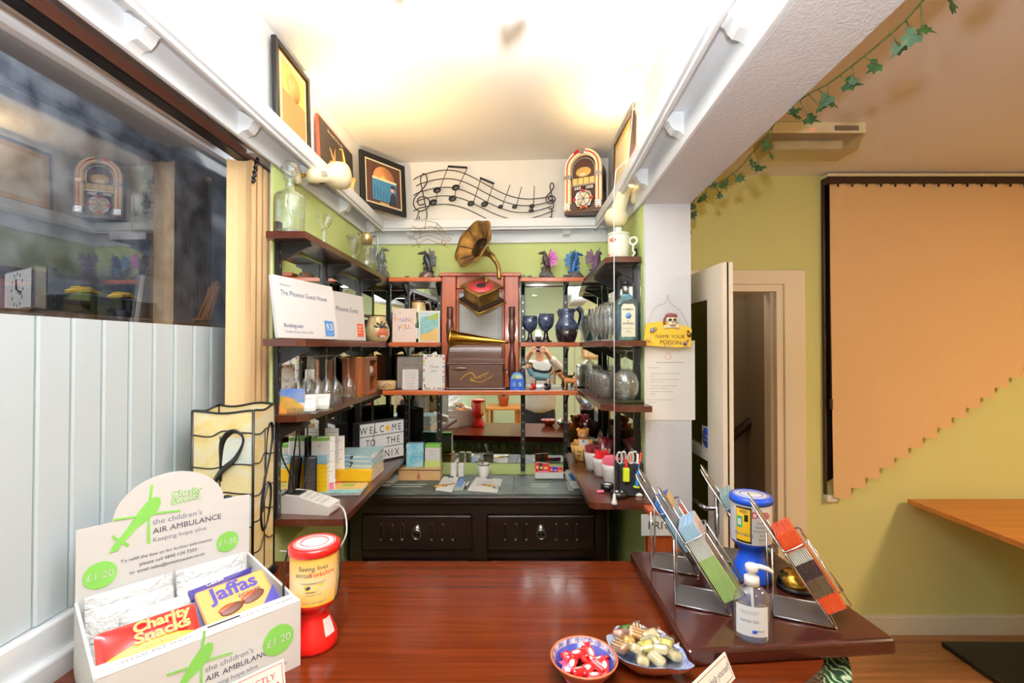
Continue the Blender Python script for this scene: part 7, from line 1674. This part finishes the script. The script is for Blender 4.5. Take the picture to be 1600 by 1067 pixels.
part('tankard', MB().lathe('dragon_grey', [(0, -.008), (.009, -.008), (.008, .009), (0, .009)], 12, q_(1019, 516)).tube('dragon_grey', [q_(1023, 514) + Vector((.008 * math.cos(a), 0, .007 * math.sin(a))) for a in [2 * PI * i / 10 for i in range(10)]], .002, 5, True), t)
part('jar', MB().ell('biscuit', q_(1014, 531), (.008, .006, .013), 10, 8, 0, -.6), t); part('flask', MB().ell('antique_gold', q_(1077, 523), (.010, .006, .011), 10, 8).tube('antique_gold', [q_(1076, 519), q_(1075, 516)], .004, 8), t); part('vial', MB().ell('dragon_purple', q_(1070, 537), (.009, .006, .008), 10, 8).tube('dragon_purple', [q_(1073, 534), q_(1076, 531)], .003, 8), t)
h = atd(1044, 461, 2.010); m = MB().tube('steel', catmull([atd(1013, 504, sd_), atd(1022, 482, sd_ + .01), atd(1040, 473, sd_ + .016), atd(1043, 461, 2.006), atd(1047, 473, sd_ + .016), atd(1062, 485, sd_ + .01), atd(1075, 508, sd_)], 6), .0012, 6); part('hanging_wire', m, t)
part('nail', MB().tube('steel', [h, h + Vector((0, .008, 0))], .002, 6), t)

# ------------------------------------------------------------------ seen through the upper pane: the ledge outside
mat('ledge_wood', (128, 84, 50), .6); mat('clock_face', (206, 206, 200), .5); mat('easel_wood', (120, 76, 48), .6)
zo = H + .105
t = thing('outside_ledge', 'brown wooden ledge beyond the side window pane', 'ledge', (0, 0, 0)); part('board', MB().rbox('ledge_wood', -1.62, -1.34, .3, 2.35, zo - .03, zo, .003), t); part('support', MB().box('ledge_wood', -1.60, -1.40, .4, 2.3, .2, zo - .03), t)
t = thing('desk_clock', 'square pale clock with dark hands on the ledge beyond the window', 'clock', (-1.42, 1.36, zo), math.radians(-30))
part('case', MB().rbox('steel', -.12, .12, 0, .03, 0, .12, .004), t); part('face', MB().rbox('clock_face', -.11, .11, -.002, .0, .006, .114, .0005), t); m = MB()
for i in range(12): a = i * PI / 6; m.box('ink', .0 + .047 * math.sin(a) - .002, .047 * math.sin(a) + .002, -.0028, -.002, .06 + .047 * math.cos(a) - .004, .06 + .047 * math.cos(a) + .004)
m.tube('ink', [(0, -.004, .06), (-.004, -.004, .09)], .0018, 5); m.tube('ink', [(0, -.004, .06), (.038, -.004, .052)], .0018, 5); part('hand', m, t)
solo('storage_box', MB().rbox('black_rough', -.07, .07, -.16, .16, 0, .062, .004), 'dark low box on the ledge beyond the window, under the yellow scraps', 'box', (-1.42, 1.64, zo))
mat('dead_leaf', (206, 170, 76), .7)
for k, (y, lab) in enumerate(((1.56, 'torn yellow paper scrap on the ledge beyond the window, beside the clock'), (1.72, 'torn yellow paper scrap on the ledge beyond the window, in the middle'))):
    m = MB().prism('dead_leaf', [(-.05, -.01, 0), (-.01, -.02, .006), (.02, -.012, .012), (.06, .0, .004), (.03, .02, .008), (-.02, .022, .01)], (0, 0, .01)); m.prism('dead_leaf', [(-.03, .0, .012), (.02, -.01, .016), (.04, .01, .014), (0, .02, .018)], (0, 0, .012))
    t = thing('paper_scrap', lab, 'paper', (-1.42, y, zo + .068), 1.2); part('sheet', m, t)
t = thing('tabletop_easel', 'small brown wooden easel with board on the ledge beyond the window', 'easel', (-1.40, 2.16, zo), math.radians(-35))
part('board', MB(frame_of((0, 0, .02), 0, -.25)).rbox('easel_wood', -.055, .055, -.006, .006, 0, .16, .002), t)
for s in (-1, 1): part('leg', MB().tube('easel_wood', [(s * .05, -.02, 0), (s * .015, .045, .20)], .008, 6), t)
part('leg', MB().tube('easel_wood', [(0, .12, 0), (0, .05, .20)], .008, 6), t); part('ledge', MB().rbox('easel_wood', -.06, .06, -.03, .0, .016, .026, .002), t)

# ------------------------------------------------------------------ the photographer, seen in the mirrors
mat('skin', (214, 160, 128), .55); mat('shirt', (226, 224, 218), .8, var=(60, (206, 202, 196), 3)); mat('trousers', (30, 34, 44), .85); mat('hair', (120, 112, 104), .8); mat('flash_lens', (255, 255, 255), .3, emit=((255, 253, 250), 12.0))
def skin(name, parent, nodes, edges, mtl, root=0, sub=2):
    me = bpy.data.meshes.new(name); me.from_pydata([n[0] for n in nodes], edges, []); me.materials.append(MATS[mtl])
    o = bpy.data.objects.new(name, me); COL.objects.link(o); o.parent = parent
    sm = o.modifiers.new('skin', 'SKIN'); sm.use_smooth_shade = True
    for i, n in enumerate(nodes): me.skin_vertices[0].data[i].radius = n[1] if isinstance(n[1], tuple) else (n[1], n[1]); me.skin_vertices[0].data[i].use_root = (i == root)
    s2 = o.modifiers.new('sub', 'SUBSURF'); s2.levels = sub; s2.render_levels = sub
    return o
by = -.40
t = thing('person', 'person in a pale striped shirt photographing the booth, seen in the mirror', 'person', (.0, 0, 0))
N, E = [], []
def nd(p, r, par=None):
    N.append((p, r)); 
    if par is not None: E.append((par, len(N) - 1))
    return len(N) - 1
pel = nd((0, by, .98), (.17, .12)); w_ = nd((0, by + .02, 1.12), (.165, .125), pel); ch = nd((0, by, 1.34), (.165, .115), w_); nk = nd((0, by + .03, 1.53), .058, ch); n2 = nd((0, by + .06, 1.60), .055, nk); hd = nd((0, by + .10, 1.70), (.078, .092), n2); tp_ = nd((0, by + .09, 1.79), (.07, .085), hd)
HN = {}
for s in (-1, 1):
    sh = nd((s * .17, by, 1.46), .062, ch); el = nd((s * .33, by + .08, 1.30), .05, sh); wr_ = nd((s * .115, by + .30, 1.585), .032, el); hn = nd((s * .085, by + .335, 1.635), (.034, .024), wr_)
    for j, (dx, dz, L) in enumerate(((-.012, .030, .06), (-.018, .016, .07), (-.020, .0, .068), (-.018, -.016, .055))):
        k1 = nd((s * (.085 + dx * .6), by + .365, 1.645 + dz), .0095, hn); k2 = nd((s * (.085 + dx - .02), by + .385, 1.648 + dz), .0085, k1); nd((s * (.085 + dx - .02 - L * .5), by + .388, 1.648 + dz), .0075, k2)
    th = nd((s * .07, by + .325, 1.605), .011, hn); nd((s * .045, by + .335, 1.60), .0095, th)
    hp_ = nd((s * .095, by, .90), .095, pel); kn = nd((s * .11, by + .02, .50), .062, hp_); an_ = nd((s * .12, by - .01, .09), .042, kn); nd((s * .125, by + .12, .035), (.04, .03), an_)
skin('body', t, N, E, 'skin')
N, E = [], []
pel = nd((0, by, .84), (.205, .155)); w0 = nd((0, by + .015, .98), (.222, .172), pel); w_ = nd((0, by + .025, 1.14), (.222, .172), w0); ch = nd((0, by, 1.36), (.20, .145), w_); nk = nd((0, by + .02, 1.51), .085, ch)
for s in (-1, 1): sh = nd((s * .185, by, 1.455), .082, ch); u2 = nd((s * .28, by + .03, 1.36), .074, sh); el = nd((s * .345, by + .08, 1.295), .070, u2); f2 = nd((s * .27, by + .16, 1.39), .064, el); f3 = nd((s * .18, by + .245, 1.505), .056, f2); nd((s * .135, by + .285, 1.562), .050, f3)
skin('shirt', t, N, E, 'shirt')
N, E = [], []
wst = nd((0, by + .01, 1.02), (.185, .14)); pel = nd((0, by, .92), (.20, .15), wst)
for s in (-1, 1): hp_ = nd((s * .10, by, .80), .112, pel); kn = nd((s * .115, by + .02, .50), .085, hp_); nd((s * .12, by - .005, .08), .07, kn)
skin('trousers', t, N, E, 'trousers')
m = MB().ell('hair', (0, by + .075, 1.775), (.088, .10, .07), 18, 12); part('hair', m, t)
for s in (-1, 1): part('ear', MB().ell('skin', (s * .086, by + .09, 1.70), (.010, .018, .026), 10, 8), t)
m = MB().ell('skin', (0, by + .20, 1.685), (.013, .02, .022), 10, 8); part('nose', m, t)
for s in (-1, 1): part('shoe', MB().rbox('black', s * .125 - .05, s * .125 + .05, by - .08, by + .20, 0, .08, .03, 3), t)
t = thing('camera_body', 'black camera with upturned flash held at eye level, seen in the mirror', 'camera', (0, 0, H))
part('body', MB().rbox('black', -.068, .068, -.135, -.075, -.055, .035, .012).rbox('black', -.028, .028, -.13, -.075, .03, .06, .01), t)
part('lens', MB().lathe('black', [(.034, -.08), (.036, -.05), (.038, -.03), (.038, -.006), (.034, -.006), (.030, -.02), (0, -.022)], 28, ax='Y'), t)
m = MB().rbox('black', -.03, .03, -.13, -.08, .06, .10, .006); m.rbox('black', -.036, .036, -.125, -.065, .095, .135, .006); part('flash_unit', m, t); part('flash_lens', MB().rbox('flash_lens', -.032, .032, -.120, -.070, .135, .142, .002), t, 'lit flash window')

# ------------------------------------------------------------------ dining room corners the mirrors show
def art_pale(m, w_, h_, z): m.box('art_cream', -w_ / 2, w_ / 2, -.003, .002, z, z + h_); m.box('booklet_blue', -w_ / 2 + .08, w_ / 2 - .08, -.004, -.003, z + .08, z + h_ - .08)
picture('framed_picture', 'wide pale picture in a light wooden frame on the mint wall, seen in the mirror', 'picture', (1.05, -2.285, 1.50), PI, .9, .55, 0, 'box_wood', art_pale, .035)
t = thing('side_table', 'small wooden side table by the mint wall, seen only in the mirror', 'table', (-.55, -1.1, 0))
part('tabletop', MB().rbox('table_wood', -.25, .25, -.25, .25, .82, .85, .006), t)
for x in (-.2, .2):
    for y in (-.2, .2): part('leg', MB().rbox('table_wood', x - .02, x + .02, y - .02, y + .02, 0, .82, .004), t)
t = thing('potted_plant', 'leafy green pot plant on the side table, seen only in the mirror', 'plant', (-.55, -1.1, .8505)); part('pot', MB().lathe('terracotta', [(0, 0), (.06, 0), (.08, .12), (.085, .14), (.07, .14), (0, .12)], 20), t)
m = MB(); rnd = random.Random(8)
for k in range(26):
    a = rnd.uniform(0, 2 * PI); L = rnd.uniform(.12, .28); u = rnd.uniform(.5, 1.2); d = Vector((math.cos(a), math.sin(a), u)).normalized(); s_ = d.cross(Vector((0, 0, 1))).normalized() * .018; o = Vector((0, 0, .13))
    m.add('ivy', [o, o + d * L * .5 + s_, o + d * L - Vector((0, 0, .04)), o + d * L * .5 - s_], [(0, 1, 2, 3)])
part('foliage', m, t)

# added unseen cards near the flash, outlined to cast the shadow shapes on the ceiling
FL = Vector((0.0, -0.02, H + .16))
def hanging(label, px, f):
    P = [FL + (atz(x, y, ZCL) - FL) * f for x, y in px]; c = sum(P, Vector()) / len(P)
    t = thing('shadow_caster', label, 'shadow caster', c); n = (c - FL).normalized() * .002
    part('shadow_card', MB().prism('art_cream', [p - c for p in P], n), t); top = max(P, key=lambda p: p.z)
    part('thread', MB().tube('white', [top - c, Vector((top.x, top.y, ZCL)) - c], .0006, 5), t)
hanging('added unseen cream chevron card above the camera, cut to cast a ceiling shadow', [(766, -30), (772, 20), (776, 56), (785, 83), (800, 77), (820, 58), (832, 40), (829, 28), (822, 17), (800, 30), (784, 40), (776, 20), (770, -30)], .40)
hanging('added unseen cream pointed card above the camera, shaped to shade the ceiling', [(600, -20), (625, 29), (650, -20), (640, -40), (610, -40)], .40)
